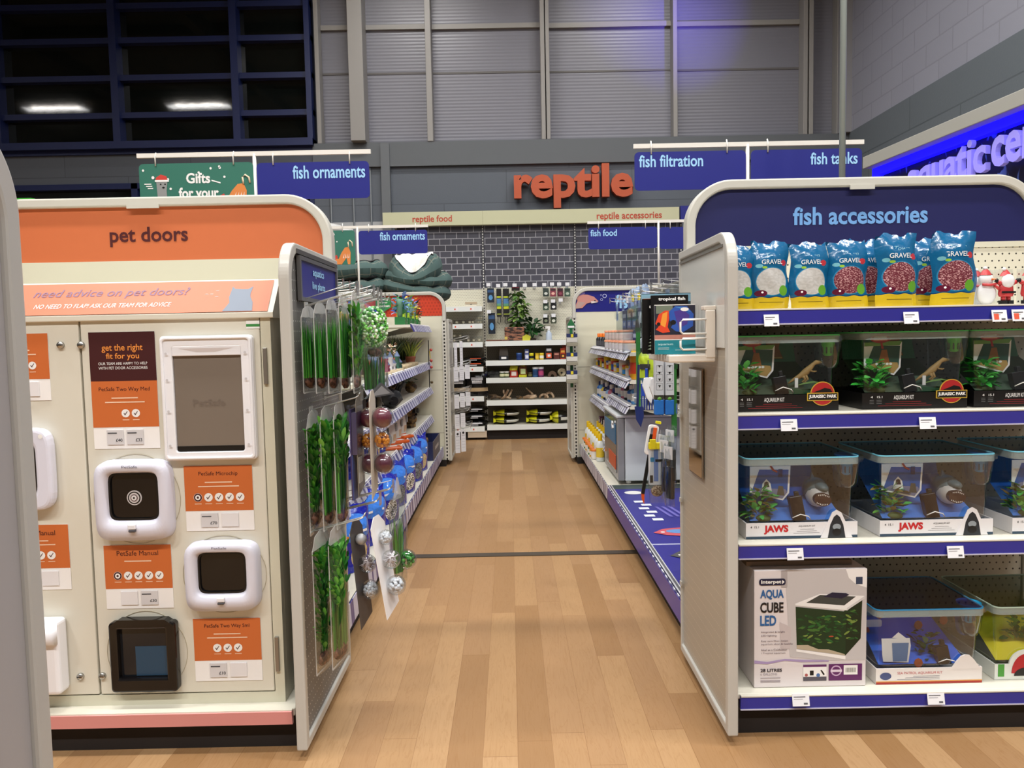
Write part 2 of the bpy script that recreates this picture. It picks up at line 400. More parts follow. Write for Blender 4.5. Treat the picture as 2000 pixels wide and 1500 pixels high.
post(1314, 1322, .05); post(1566, 1574, .05); post(1577, 1585, .05); post(1632, 1648, .03)
for a, b_ in ((630, 690), (718, 836), (847, 1058), (1075, 1314), (1322, 1566)):
    za = AZ((a+b_)/2, 46-(((a+b_)/2-870)*.012), YB); zb = AZ((a+b_)/2, 136-(((a+b_)/2-870)*.012), YB)
    n += 1; m = MB(); m.box(AX(a, 260, YB), AX(b_, 260, YB), YB+.08, YB+.12, za-.03, za+.03, M_CP); m.box(AX(a, 260, YB), AX(b_, 260, YB), YB+.113, YB+.12, zb-.012, zb+.012, c('#5d5a58', .6)); struct(m.obj('trim_%d' % (n+1)))
struct(MB().box(-11.5, XR+.1, 4.135, 4.2, 0, .004, c('#4b4238', .4, .3)).obj('trim_1'))
# big window, upper left
M_WF = c('#14204f', .4)
m_, N, L, b = nm('dark night glass'); b.inputs['Base Color'].default_value = lin('#0d1110'); b.inputs['Roughness'].default_value = .05; b.inputs['IOR'].default_value = 1.6
t = N.new('ShaderNodeTexCoord'); nz = noise(N, L, t.outputs['Object'], 5, 5); bp = N.new('ShaderNodeBump'); bp.inputs['Strength'].default_value = .02; bp.inputs['Distance'].default_value = .01
L.new(nz, bp.inputs['Height']); L.new(bp.outputs[0], b.inputs['Normal'])
M_GLASSD = m_
wx = [(-11.5, -11.4), (AX(0, 150, YB)-.12, AX(4, 150, YB)), (AX(222, 150, YB), AX(236, 150, YB)), (AX(456, 150, YB), AX(470, 150, YB)), (AX(600, 150, YB), xw1)]
wz = [AZ(300, y, YB) for y in (296, 226, 153, 80, 13)]+[ZC-.03]
wf = MB()
for a, b_ in wx: wf.box(a, b_, YB-.09, YB+.1, zl-.02, ZC, M_WF)
for z in wz: wf.box(-11.5, xw1, YB-.04, YB+.1, z-.035, z+.035, M_WF)
wf.box(-11.5, xw1, YB-.12, YB+.12, zl-.03, zl+.06, M_WF)
W = struct(wf.obj('window_1'))
for i in range(len(wx)-1):
    for j in range(len(wz)-1):
        o = MB().box(wx[i][1]-.01, wx[i+1][0]+.01, YB+.06, YB+.07, wz[j], wz[j+1], M_GLASSD).obj('window_pane', W)
m = MB(); z0 = w2z
m.box(-11.5, w2x1, YB-.03, YB+.1, z0-.07, z0, M_WF); m.box(w2x1-.05, w2x1, YB-.03, YB+.1, .5, z0, M_WF); m.box(-11.5, w2x1, YB-.03, YB+.1, .5, .6, M_WF)
for px in (268, 470): m.box(AX(px, 380, YB)-.06, AX(px, 380, YB)+.02, YB-.03, YB+.1, .5, z0, M_WF)
W = struct(m.obj('window_2')); MB().box(-11.5, w2x1, YB+.06, YB+.07, .5, z0, M_GLASSD).obj('window_pane', W)
# outer side walls, wall behind the camera
M_WR1 = bricks('pale painted blockwork', '#8d8e99', '#90919c', '#84858f', .46, .23, .008, axes='yz', rough=.6, bump=.5)
M_WR2 = bricks('grey painted blockwork side', '#5f666b', '#636a6f', '#51585c', 1.8, .42, .008, axes='yz', rough=.6, bump=.4)
m = MB(); m.box(XR, XR+.3, -5, YB, zl, ZC, M_WR1); m.box(XR-.01, XR+.3, -5, YB, 0, zl, M_WR2)
m.box(XR-.14, XR, YB-.12, YB, zl, ZC, c('#8a898c', .5)); struct(m.obj('wall_right'))
struct(MB().box(-11.8, -11.5, -5, YB, 0, ZC, c('#6c6c6c', .7)).obj('wall_left'))
struct(MB().box(-11.5, XR, -5.2, -5, 0, ZC, c('#6a6560', .7)).obj('wall_front'))
# ---------------- aquatic centre fascia ----------------

fy0, fx0, sl, OUT = 7.4, 3.51, -.086, .2
def fsc(px, py, off=0):
    d = ray(px, py); t = (fx0+off-sl*fy0)/(d.x-sl*d.y); return d*t+Vector((0, 0, EYE))
pt = fsc(1683, 308); pb = fsc(1683, 331)
T = thing('aquatic_centre_sign', 'long blue lit fascia with raised lilac aquatic centre letters under a cream cap', 'sign', (0, 0, 0), 0)
T.location = (pt.x+OUT, pt.y, 0); T.rotation_euler = (0, 0, R(-90)+math.atan(-sl))
# local frame: x runs towards the viewer, the printed face looks along local -y into the shop
capz1, capz0 = pt.z, pb.z
m_, N, L, b = nm('dark rippling water print'); (x, z), t = coords(N, L, 'xz')
vo = N.new('ShaderNodeTexNoise'); vo.inputs['Scale'].default_value = 9; vo.inputs['Detail'].default_value = 2; vo.inputs['Distortion'].default_value = .8
mp = N.new('ShaderNodeMapping'); mp.inputs['Scale'].default_value = (1.3, 1, .7); L.new(t.outputs['Object'], mp.inputs[0]); L.new(mp.outputs[0], vo.inputs['Vector'])
r = N.new('ShaderNodeValToRGB'); L.new(vo.outputs[0], r.inputs[0]); e = r.color_ramp.elements; e[0].position = .0; e[0].color = lin('#0a0e26'); e[1].position = 1; e[1].color = lin('#5f78b8')
for p, h in ((.61, '#0b1030'), (.66, '#5f7cc8')): q = e.new(p); q.color = lin(h)
L.new(r.outputs[0], b.inputs['Base Color']); b.inputs['Roughness'].default_value = .35
LEN = 3.6
MB().box(0, LEN, -.02, .06, capz0-1.0, capz0, m_).obj('sign_panel', T)
MB().box(-.0, LEN, -OUT, .1, capz0, capz1, c('#a9a8a0', .5)).obj('cap_rail', T, .006)
MB().box(0, LEN, -.10, -.03, capz0-.075, capz0-.001, c('#0f08ff', .5, 0, 2.2)).obj('led_glow_band', T)  # emissive band stands in for LED light falling on the top of the print
LM = c('#a39bff', .35, 0, .22)  # slight emission stands in for LED light on the letters
def lx(px, py=300): q = fsc(px, py, .06); return (Vector((T.location.x, T.location.y))-Vector((q.x, q.y))).length
zb = fsc(1907, 341, .06).z; zd = fsc(1885, 275, .06).z
MB().text('aquatic', lx(1768), zb-.085, lx(1921), zd, -.125, LM, .022, .04).obj('lettering', T)
MB().text('centre', lx(1931), zb+.015, lx(1931)+.86, zb+.30, -.125, LM, .022, .04).obj('lettering', T)
# the fascia's own LED glow, and its spill over the back wall
area((pt.x+.02, pt.y-1.7, capz0-.03), .05, 3.2, 6.0, (.05, .03, 1), (0, R(25), math.atan(sl)), 'sign_led', 150)
sp = bpy.data.lights.new('sign_led_spill', 'AREA'); sp.size = .1; sp.energy = 8; sp.color = (.15, .1, 1); sp.spread = R(34)
so = bpy.data.objects.new('sign_led_spill', sp); COL.objects.link(so); so.location = (3.3, 6.9, 3.3); so.rotation_euler = (Vector((2.15, 9.6, 5.3))-Vector(so.location)).to_track_quat('-Z', 'Y').to_euler()
# security camera on the back wall
p = at(652, 447, 9.35)
t = thing('security_camera', 'white cylindrical security camera on the back wall above the green gift sign', 'camera', p, R(-25))
MB().tube([(0, -.14, 0), (0, .1, .0)], .062, M_WHITE, 18).obj('camera_body', t, .008)
MB().tube([(0, -.155, 0), (0, -.141, 0)], .05, M_BLACK, 16).obj('lens', t)
MB().tube([(0, .08, .0), (.08, .27, -.0)], .025, M_WHITE, 10).obj('wall_bracket', t)
# conduit pole
p = at(1646, 200, 3.35)
tag(MB().tube([(p.x, 3.35, .0), (p.x, 3.35, ZC)], .0135, c('#9aa39f', .35, .3), 14).obj('ceiling_pole'), 'thin grey metal pole rising to the ceiling in front of the fish tanks sign', 'pole')
# raised orange reptile letters
def wtext(s, pa, pb, Y, mt_, name, label, cat, dep, bold=.02):
    a = at(pa[0], pa[1], Y); b_ = at(pb[0], pb[1], Y)
    o = MB().text(s, a.x, b_.z, b_.x, a.z, Y, mt_, bold, dep).obj(name); 
    return tag(o, label, cat)
wtext('reptile', (1003, 322), (1237, 403), YB-.14, c('#b8502a', .5), 'reptile_wall_sign', 'large raised orange lettering reading reptile on the grey back wall', 'sign', .09, .035)
# ---------------- hanging aisle signs ----------------
def rig(px, py_top, py_bot, Y, xa, xb, label, ztop):
    x = AX(px, 450, Y) if Y > 5 else AX(px, 340, Y)
    t = thing('aisle_sign_stand', label, 'sign stand', (x, Y, 0))
    MB().tube([(0, 0, 1.50 if x < 0 else 1.62), (0, 0, ztop)], .009, M_WWIRE, 8).obj('pole', t)
    MB().box(xa-x, xb-x, -.006, .006, ztop-.011, ztop+.011, M_WWIRE).obj('cross_rail', t)
    return t, x
def board(Y, x0, x1, z0, z1, h, label, draw=None, hooks=True, cat='hanging sign'):
    cx, cz = (x0+x1)/2, (z0+z1)/2; w_, h_ = (x1-x0)/2, (z1-z0)/2
    t = thing('hanging_sign', label, cat, (cx, Y-.004, cz))
    MB().prism(rrect(-w_, -h_, w_, h_, .022), -.003, .003, h).obj('sign_board', t)
    if hooks:
        for sx in (-.35, .33):
            MB().tube([(sx*2*w_, .004, h_+.055), (sx*2*w_, -.008, h_+.03), (sx*2*w_, -.006, h_-.012)], .0035, M_WWIRE, 5).obj('hanging_hook', t)
    if draw: draw(t, w_, h_)
    return t
ZR = 2.185
rig(498, 0, 0, 3.8, AX(268, 309, 3.8), AX(724, 298, 3.8), 'white sign stand behind the orange pet doors header with one cross rail', ZR)
rig(1460, 0, 0, 3.8, AX(1237, 283, 3.8), AX(1687, 276, 3.8), 'white sign stand behind the navy fish accessories header with one cross rail', ZR)
rig(698, 0, 0, 6.2, -1.85, AX(836, 438, 6.2), 'white sign stand rising beside the plaid pet beds with green and navy signs', ZR-.02)
rig(1286, 0, 0, 6.2, AX(1147, 430, 6.2), 1.85, 'white sign stand rising behind the shelf of fish food, carrying the fish food sign', ZR-.02)
def tx(s, x0, z0, x1, z1, mt_, bold=.02, **k):
    def d(t, w_, h_): MB().text(s, x0*w_, z0*h_, x1*w_, z1*h_, -.0045, mt_, bold, **k).obj('lettering', t)
    return d
M_SGN = c('#22277f', .35)
def b4(Y, x0p, x1p, yt, yb, *a, **k):
    x0 = AX(x0p, (yt+yb)/2, Y); x1 = AX(x1p, (yt+yb)/2, Y); z1 = AZ((x0p+x1p)/2, yt, Y); z0 = AZ((x0p+x1p)/2, yb, Y); return board(Y, x0, x1, z0, z1, *a, **k)
b4(3.8, 503, 722, 317, 389, M_SGN, 'navy fish ornaments sign hanging just behind the pet doors header', draw=tx('fish ornaments', -.36, .1, .93, .82, M_LBLUE, .018))
b4(3.8, 1239, 1456, 296, 371, M_SGN, 'navy fish filtration sign hanging beside the orange reptile letters', draw=tx('fish filtration', -.92, .2, .23, .84, M_LBLUE, .018))
b4(3.8, 1466, 1682, 292, 368, M_SGN, 'navy fish tanks sign hanging behind the grey ceiling pole', draw=tx('fish tanks', .07, .2, .92, .82, M_LBLUE, .018))
b4(6.2, 701, 835, 450, 496, M_SGN, 'smaller far navy fish ornaments sign hanging over the plaid pet beds', draw=tx('fish ornaments', -.38, .15, .93, .86, M_LBLUE, .018))
def cut(t, w_, h_):
    MB().text('fish food', -.94*w_, .2*h_, -.17*w_, .82*h_, -.0045, M_LBLUE, .018).obj('lettering', t)
b4(6.2, 1149, 1283, 444, 486, M_SGN, 'navy fish food sign hanging in front of the dark brick panel', draw=cut)
b4(6.2, 1288, 1425, 443, 485, M_SGN, 'plain navy hanging sign half hidden by the fish accessories frame')
M_GRN = c('#2f6f5e', .45)
def gifts(t, w_, h_):
    rn = random.Random(3)
    for s, z0, z1, x0, x1 in (('Gifts', -.12, .36, -.18, .24), ('for your', -.95, -.3, -.32, .38), ('best friend', -1.6, -1.1, -.4, .4)):
        if z0 > -1: MB().text(s, x0*w_, z0*h_+.02, x1*w_, z1*h_+.02, -.0045, M_WHITE, .03).obj('lettering', t)
    m = MB()
    for i in range(16):
        x = rn.uniform(-.95, .95)*w_; z = rn.uniform(-.5, .93)*h_
        if (abs(x) < .44*w_ and z < .55*h_) or x > .5*w_ and z < .5*h_: continue
        m.flat(ell(x, z, .006, .006, 10), -.0045, M_WHITE)
    m.obj('snow_dots', t)
    m = MB(); gx = -.6*w_      # grey dog in a red cap
    m.flat([(gx-.024, -h_*.98), (gx+.024, -h_*.98), (gx+.02, -.25*h_), (gx+.026, .2*h_), (gx-.03, .22*h_), (gx-.028, -.2*h_)], -.0045, c('#8b8d8c', .6))
    m.flat([(gx-.034, .2*h_), (gx+.03, .2*h_), (gx+.022, .42*h_), (gx-.006, .5*h_), (gx-.03, .36*h_)], -.005, c('#c5382c', .6))
    m.flat([(gx-.036, .16*h_), (gx+.034, .16*h_), (gx+.034, .25*h_), (gx-.036, .25*h_)], -.0055, M_WHITE); m.flat(ell(gx-.045, .36*h_, .008, .008, 8), -.0055, M_WHITE)
    m.flat(ell(gx-.008, .05*h_, .004, .004, 8), -.005, M_BLACK); m.flat(ell(gx+.014, .05*h_, .004, .004, 8), -.005, M_BLACK); m.flat(ell(gx+.005, -.1*h_, .007, .005, 8), -.005, M_BLACK)
    for k in range(3): m.rect(gx-.09+k*.008, (.05-.1*k)*h_, gx-.055+k*.004, (.09-.1*k)*h_, -.0045, M_WHITE)
    ox = .68*w_             # ginger cat stretching, tail up
    m.flat([(ox-.10, -.98*h_), (ox-.08, -.62*h_), (ox-.045, -.66*h_), (ox-.02, -.3*h_), (ox+.01, 0), (ox+.04, .04*h_), (ox+.055, -.3*h_), (ox+.05, -.98*h_), (ox+.03, -.98*h_), (ox+.02, -.6*h_), (ox-.02, -.98*h_)], -.0045, c('#d6813c', .6))
    m.flat([(ox-.1, -.62*h_), (ox-.075, -.72*h_), (ox-.05, -.6*h_), (ox-.06, -.42*h_)], -.005, c('#c5382c', .6))
    m.tube([(ox+.04, -.0045, 0), (ox+.036, -.0045, .3*h_), (ox+.05, -.0045, .42*h_), (ox+.068, -.0045, .3*h_), (ox+.072, -.0045, .05*h_)], .005, c('#e8cfb0', .6), 5)
    for k in range(4): m.flat([(ox-.01+k*.015, -.62*h_), (ox-.004+k*.015, -.62*h_), (ox+.004+k*.013, -.35*h_)], -.005, M_WHITE)
    m.flat([(ox-.12, .16*h_), (ox-.12, .22*h_), (ox-.075, .1*h_), (ox-.075, .04*h_)], -.0045, M_WHITE)
    m.obj('printed_animals', t)
b4(3.8, 274, 497, 319, 396+8, M_GRN, 'green gifts for your sign with cartoon animals behind the pet doors header', draw=gifts)
b4(6.2, 556, 694, 451, 518, M_GRN, 'darker green gift sign with ginger animal hanging above the plaid beds', draw=gifts)
p = at(50, 390, 4.4)
tag(MB().prism(rrect(p.x-.3, p.z-.25, p.x+.08, p.z+.01, .05), 4.4, 4.41, c('#3fae3a', .5)).obj('green_header_sign'), 'bright green curved sign edge peeping over the pet doors header', 'sign')
# ---------------- endcap shelving units ----------------
def header_frame(par, x0, x1, y, zb, zt, mt_, rad=.15):
    """rounded white tube frame: up one side, over the top, down the other"""
    r_ = rad; path = [(x0, zb)]
    for k in range(17): t = math.pi-math.pi/2*k/16; path.append((x0+r_+r_*math.cos(t), zt-r_+r_*math.sin(t)))
    for k in range(17): t = math.pi/2-math.pi/2*k/16; path.append((x1-r_+r_*math.cos(t), zt-r_+r_*math.sin(t)))
    path.append((x1, zb)); m = MB(); sweep(m, path, .017, y-.028, y+.028, mt_)
    return m.obj('header_frame', par, .006)
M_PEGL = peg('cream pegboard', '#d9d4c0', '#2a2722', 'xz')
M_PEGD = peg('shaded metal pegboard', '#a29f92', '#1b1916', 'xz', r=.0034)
M_PEGD2 = peg('grey metal pegboard', '#6f6e6c', '#d9d9d6', 'yz', .02, .03, .0021, stag=False)
M_PEGD3 = peg('beige metal pegboard', '#aaa294', '#ccc4b4', 'yz', .014, .034, .0020, stag=False, rough=.32)
M_BAND = c('#2f34a6', .28); M_BANDP = c('#e39a98', .28)
def side_panel(par, x, ya, yb, zt, frame, inner, face, zb=.03, r_=.11, near=True, y_open=None):
    """gondola side panel, its face in the YZ plane; the free edge (ya) has the rounded shoulder"""
    s = 1 if yb > ya else -1
    out = [(yb, zb), (ya, zb)]
    for k in range(17):
        t = math.pi-math.pi/2*k/16; out.append((ya+s*(r_*.8+r_*.8*math.cos(t)), zt-r_+r_*math.sin(t)))
    out.append((yb, zt)); q = .03
    inn = [(yb-s*q*.5, zb+q), (ya+s*q, zb+q)]
    for k in range(17):
        t = math.pi-math.pi/2*k/16; rr = r_-q*.6; inn.append((ya+s*(q+rr*.8+rr*.8*math.cos(t)), zt-q-rr+rr*math.sin(t)))
    inn.append((yb-s*q*.5, zt-q))
    m = MB(); m.ring(out, inn, x-.016, x+.016, frame, 'x')
    o = m.obj('side_panel', par, .005)
    b = MB(); b.prism(inn, x-.007, x+.007, inner, 'x'); b.obj('panel_insert', o)
    clips = MB()
    for z in (.3, .62, .94, 1.22):
        if z < zt-.1: clips.box(x+face*.016, x+face*.021, yb-s*.03, yb-s*.012, z-.008, z+.008, frame)
    clips.obj('clip', o)
    return o
HY = 2.75
# ---- left endcap: pet doors ----
T = thing('endcap_display_unit', 'cream end of aisle unit with orange pet doors header and pink shelf edge', 'shelving unit', (0, 0, 0))
UL = T; x0, x1 = -1.91, -.655
header_frame(T, x0, x1, HY, .15, AZ(500, 392, HY), M_POST)
zo = AZ(300, 510, HY)
MB().prism(rrect(x0+.015, zo, x1-.015, AZ(300, 398, HY)-.0, .14, 8, (0, 1, 1, 0)), HY-.012, HY+.006, M_ORANGE).obj('header_sign', T)
o = T.children[-1]
MB().text('pet doors', AX(219, 480, HY), AZ(240, 483, HY), AX(370, 460, HY), AZ(300, 444, HY), HY-.0135, c('#4a1418', .5), .02).obj('lettering', o)
MB().box(x0+.02, x1-.02, HY-.02, HY+.01, .15, zo, M_CREAM).obj('back_panel', T)
MB().box(AX(272, 405, HY)-.03, AX(318, 405, HY), HY-.034, HY-.028, AZ(290, 408, HY)-.003, AZ(290, 408, HY)+.012, M_POST).obj('frame_clip', T)
m = MB(); m.box(x0, -.675, 2.19, HY-.02, .108, .132, M_CREAM2); m.obj('base_shelf', T, .003)
m = MB(); m.prism([(2.178, .088), (2.19, .088), (2.19, .13), (2.172, .13)], x0, -.68, M_BANDP, 'x'); m.box(x0, -.68, 2.176, 2.19, .130, .134, M_CREAM2); m.obj('price_strip', T)
MB().box(x0, -.68, 2.215, HY, .0, .105, M_DARK).obj('plinth', T)
sp_ = side_panel(T, -.64, 2.13, 2.74, 1.535, M_GREYF, M_PEGD2, 1)
# sign on the panel top
m = MB(); ya, yb, za, zb_ = 2.225, 2.70, 1.366, 1.50
m.ring([(ya, za), (yb, za), (yb, zb_), (ya, zb_)], [(ya+.012, za+.012), (yb-.012, za+.012), (yb-.012, zb_-.012), (ya+.012, zb_-.012)], -.628, -.616, c('#6f6f70', .35, .5), 'x')
m.box(-.631, -.622, ya+.01, yb-.01, za+.01, zb_-.01, M_SGN)
m.text('aquatics', 2.38, 1.444, 2.52, 1.474, -.6205, M_LBLUE, .02, ax='x'); m.text('live plants', 2.37, 1.402, 2.53, 1.433, -.6205, M_LBLUE, .02, ax='x')
m.obj('aquatics_sign', sp_)
MB().box(-.633, -.62, 2.21, 2.72, zb_+.004, zb_+.018, c('#5e5d5c', .4, .4)).obj('sign_rail', sp_)
# ---- right endcap: fish accessories ----
T = thing('endcap_display_unit', 'end of aisle unit with navy fish accessories header and blue edged shelves', 'shelving unit', (0, 0, 0)); UR = T
x0, x1 = .667, 1.925; HZ = AZ(1700, 357, HY)
header_frame(T, x0, x1, HY, .15, HZ, M_POST)
zo = AZ(1950, 472, HY)
MB().prism(rrect(x0+.015, zo, x1-.015, HZ-.017, .14, 8, (0, 1, 1, 0)), HY-.012, HY+.006, M_NAVYH).obj('header_sign', T); o = T.children[-1]
MB().text('fish accessories', AX(1546, 430, HY), AZ(1560, 441, HY), AX(1808, 425, HY), AZ(1700, 403, HY), HY-.0135, c('#6d9fd6', .5), .025).obj('lettering', o)
MB().box(AX(1653, 368, HY), AX(1700, 368, HY), HY-.034, HY-.028, HZ-.028, HZ-.012, M_POST).obj('frame_clip', T)
MB().box(x0+.02, x1-.02, HY-.01, HY+.01, .12, zo, M_PEGL).obj('back_panel', T)
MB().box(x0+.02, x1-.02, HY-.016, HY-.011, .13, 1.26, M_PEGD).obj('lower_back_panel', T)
MB().box(x0+.02, x1-.02, HY-.014, HY-.008, zo-.02, zo, M_CREAM).obj('top_trim', T)
SH = [(1.315, 2.26), (.997, 2.25), (.60, 2.235), (.135, 2.215)]
for k, (z, yf) in enumerate(SH):
    s_ = MB(); s_.box(x0+.005, x1, yf, HY-.018, z-.016, z, M_CREAM2); o = s_.obj('shelf' if k < 3 else 'base_shelf', T, .003)
    m = MB(); m.prism([(yf-.006, z-.046), (yf+.002, z-.046), (yf+.002, z-.004), (yf-.012, z-.004)], x0+.02, x1, M_BAND, 'x')
    m.box(x0+.02, x1, yf-.014, yf+.001, z-.005, z-.001, M_CREAM2); m.box(x0+.02, x1, yf-.008, yf+.001, z-.049, z-.045, c('#cfcfe6', .3)); m.obj('price_strip', o)
    if k < 3:
        for xx in (x0+.01, x1-.02):
            MB().prism([(yf+.05, z-.018), (HY-.02, z-.018), (HY-.02, z-.09), (yf+.12, z-.03)], xx, xx+.006, M_POST, 'x').obj('shelf_bracket', o)
MB().box(x0+.02, x1, 2.235, HY, 0, .118, M_DARK).obj('plinth', T)
spr = side_panel(T, .65, 2.16, 2.78, 1.545, M_GREYF, M_PEGD3, -1)
MB().box(.637, .641, 2.2, 2.765, 1.2, 1.50, c('#c9c9c4', .18)).obj('smooth_upper_insert', spr)
MB().box(.632, .642, 2.205, 2.76, 1.498, 1.506, c('#6f6d68', .4)).obj('insert_rail', spr)
def tickets(items):
    for i, (px, py, Yf, w_, lab, red) in enumerate(items):
        p = at(px, py, Yf); t = thing('price_ticket', lab, 'price ticket', (p.x, Yf-.0165, p.z), group='price tickets on the blue shelf edges', rx=R(-12))
        m = MB(); m.box(-w_/2, w_/2, -.001, .001, -.018, .018, M_TICK); m.rect(-w_/2+.004, .008, w_/2-.012, .0105, -.0015, M_PRINT); m.rect(w_/2-.018, -.013, w_/2-.006, -.008, -.0015, M_PRINT)
        if red: m.rect(-w_/2+.005, -.012, -w_/2+.02, .006, -.0016, c('#d9573c', .5))
        m.rect(-w_/2+.004, .002, w_/2-.02, .0035, -.0015, c('#9a9aa0', .6)); m.obj('ticket_paper', t)
tickets([(1503, 626, 2.26, .045, 'small white price ticket on the top shelf edge under the white gravel bags', 0),
 (1774, 621, 2.26, .045, 'small white price ticket on the top shelf edge under the red gravel bags', 0),
 (1945, 617, 2.26, .045, 'white price ticket with red square on the top shelf edge below the Santa figure', 1),
 (1984, 616, 2.26, .045, 'white price ticket with red square on the top shelf edge at the frame edge', 1),
 (1537, 829, 2.25, .05, 'white price ticket under the first dinosaur tank kit', 0), (1806, 825, 2.25, .05, 'white price ticket under the second dinosaur tank kit', 0),
 (1549, 1079, 2.235, .05, 'white price ticket under the first shark tank kit', 0), (1860, 1075, 2.235, .05, 'white price ticket under the second shark tank kit', 0),
 (1560, 1362, 2.215, .052, 'white price ticket on the bottom shelf edge under the white boxed cube tank', 0), (1822, 1359, 2.215, .052, 'white price ticket on the bottom shelf edge under the blue rescue kit', 0)])
# ---- foreground panel of the unit beside the camera ----
T = thing('shelving_side_panel', 'grey plastic side panel with rounded shoulder, very close and cut off by the frame', 'shelving panel', (0, 0, 0))
o = side_panel(T, -.632, .955, .3, 1.52, M_GREYP, c('#98979a', .4), 1, zb=.05)
MB().box(-.624, -.62, .34, .86, .12, 1.40, peg('slotted grey insert', '#97969a', '#3f3d3b', 'yz', .12, .03, .007, stag=False)).obj('slotted_insert', T)

# ---- pet door cabinet ----
CY = 2.235; ztop = AZ(300, 620, CY)
T = thing('pet_door_cabinet', 'cream two door display cabinet with sloping orange advice canopy', 'cabinet', (0, 0, 0)); CX0, CX1 = -1.84, -.715

MB().box(CX0, CX1, CY+.02, HY-.03, .132, ztop+.01, M_CREAM).obj('body', T, .003)
MB().box(CX0, CX1+.0, CY-.004, CY+.02, .132, .165, M_CREAM).obj('bottom_rail', T)
MB().box(CX1-.03, CX1, CY-.004, CY+.02, .165, ztop+.02, M_CREAM).obj('stile', T)
xs_ = AX(171, 900, CY); dz0, dz1 = .168, ztop-.004
dA = MB().box(xs_+.003, CX1-.033, CY-.004, CY+.016, dz0, dz1, M_CREAM2).obj('door', T, .003)
dB = MB().box(CX0+.01, xs_-.003, CY-.004, CY+.016, dz0, dz1, M_CREAM2).obj('door', T, .003)
for d_, pts in ((dA, ((157, 674), (199, 1321))), (dB, ((117, 674), (156, 1322)))):
    for k, (px, py) in enumerate(pts):
        p = at(px, py, CY-.01)
        m = MB(); m.lathe([(.0, 0), (.0105, .0), (.0105, .006), (.009, .009), (0, .009)], c('#b5b3ae', .25, .9), n=18, caps=False)
        m.box(-.007, .007, -.001, .001, .008, .0102, M_BLACK)
        q = m.obj('lock', d_); q.location = (p.x, CY-.004, p.z); q.rotation_euler = (R(90), 0, 0)
for py in (715, 1278):
    p = at(518 if py < 1000 else 541, py, CY-.01); MB().box(p.x-.006, p.x+.006, CY-.012, CY-.003, p.z-.055, p.z+.055, c('#97928a', .35, .7)).obj('hinge', dA, .002)
p = at(495, 634, CY); m = MB(); m.rect(p.x-.02, p.z-.012, p.x+.02, p.z+.012, CY-.0055, M_WHITE); m.rect(p.x-.02, p.z-.006, p.x+.02, p.z+.002, CY-.0058, c('#3c8a45', .5)); m.obj('green_sticker', dA)
# canopy
zc0, zc1 = AZ(400, 612, CY-.03), AZ(400, 548, CY+.08); cb_, ct_ = CY-.014, CY+.07
m = MB(); m.prism([(cb_, zc0-.016), (cb_, zc0), (ct_, zc1), (ct_+.2, zc1), (ct_+.2, zc0-.016)], CX0-.01, CX1+.012, M_CREAM2, 'x')
can = m.obj('canopy', T, .003)
def slope(px0, z): return cb_+(ct_-cb_)*(z-zc0)/(zc1-zc0)-.003
m = MB(); m.add([(CX0, slope(0, zc0+.004), zc0+.004), (CX1-.004, slope(0, zc0+.004), zc0+.004), (CX1-.004, slope(0, zc1-.004), zc1-.004), (CX0, slope(0, zc1-.004), zc1-.004)], [(0, 1, 2, 3)], c('#c4704e', .45))
gr = m.obj('advice_graphic', can)
def stext(s, xa, za, xb, zb2, mt_, bold, sl_=0):
    m = MB(); m.text(s, xa, za, xb, zb2, 0, mt_, bold, slant=sl_); m.v = [Vector((v.x, slope(0, v.z)-.0012, v.z)) for v in m.v]; return m
mm = stext('need advice on pet doors?', AX(52, 580, CY), zc0+.052, AX(360, 570, CY), zc0+.083, c('#86647c', .5), .01, .2); mm2 = stext('NO NEED TO FLAP! ASK OUR TEAM FOR ADVICE', AX(64, 597, CY), zc0+.024, AX(332, 592, CY), zc0+.037, M_WHITE, .01, .2)
mm.add(mm2.v, mm2.f, M_WHITE); mm.obj('lettering', gr)
catx = AX(462, 580, CY); pts = [(-.045, 0), (.055, 0), (.05, .03), (.038, .05), (.036, .062), (.04, .088), (.024, .078), (.004, .078), (-.02, .08), (-.03, .088), (-.032, .062), (-.034, .05), (-.028, .03)]
m = MB(); m.flat([(catx+x*.9, zc0+.006+z*.87) for x, z in pts], 0, c('#76808f', .5)); m.v = [Vector((v.x, slope(0, v.z)-.0012, v.z)) for v in m.v]
for dx in (-.012, .012): m.add([(catx+dx+x, slope(0, zc0+.065)-.002, zc0+.06+z) for x, z in ell(0, 0, .006, .003, 8)], [tuple(range(8))], M_WHITE)
for k, (dx, dz) in enumerate(((-.10, .06), (-.085, .06), (-.068, .052), (-.07, .07))): m.add([(catx+dx+x, slope(0, zc0+dz)-.002, zc0+dz+z) for x, z in ell(0, 0, .006, .0015, 6)], [tuple(range(6))], M_WHITE)
m.obj('printed_cat', gr)
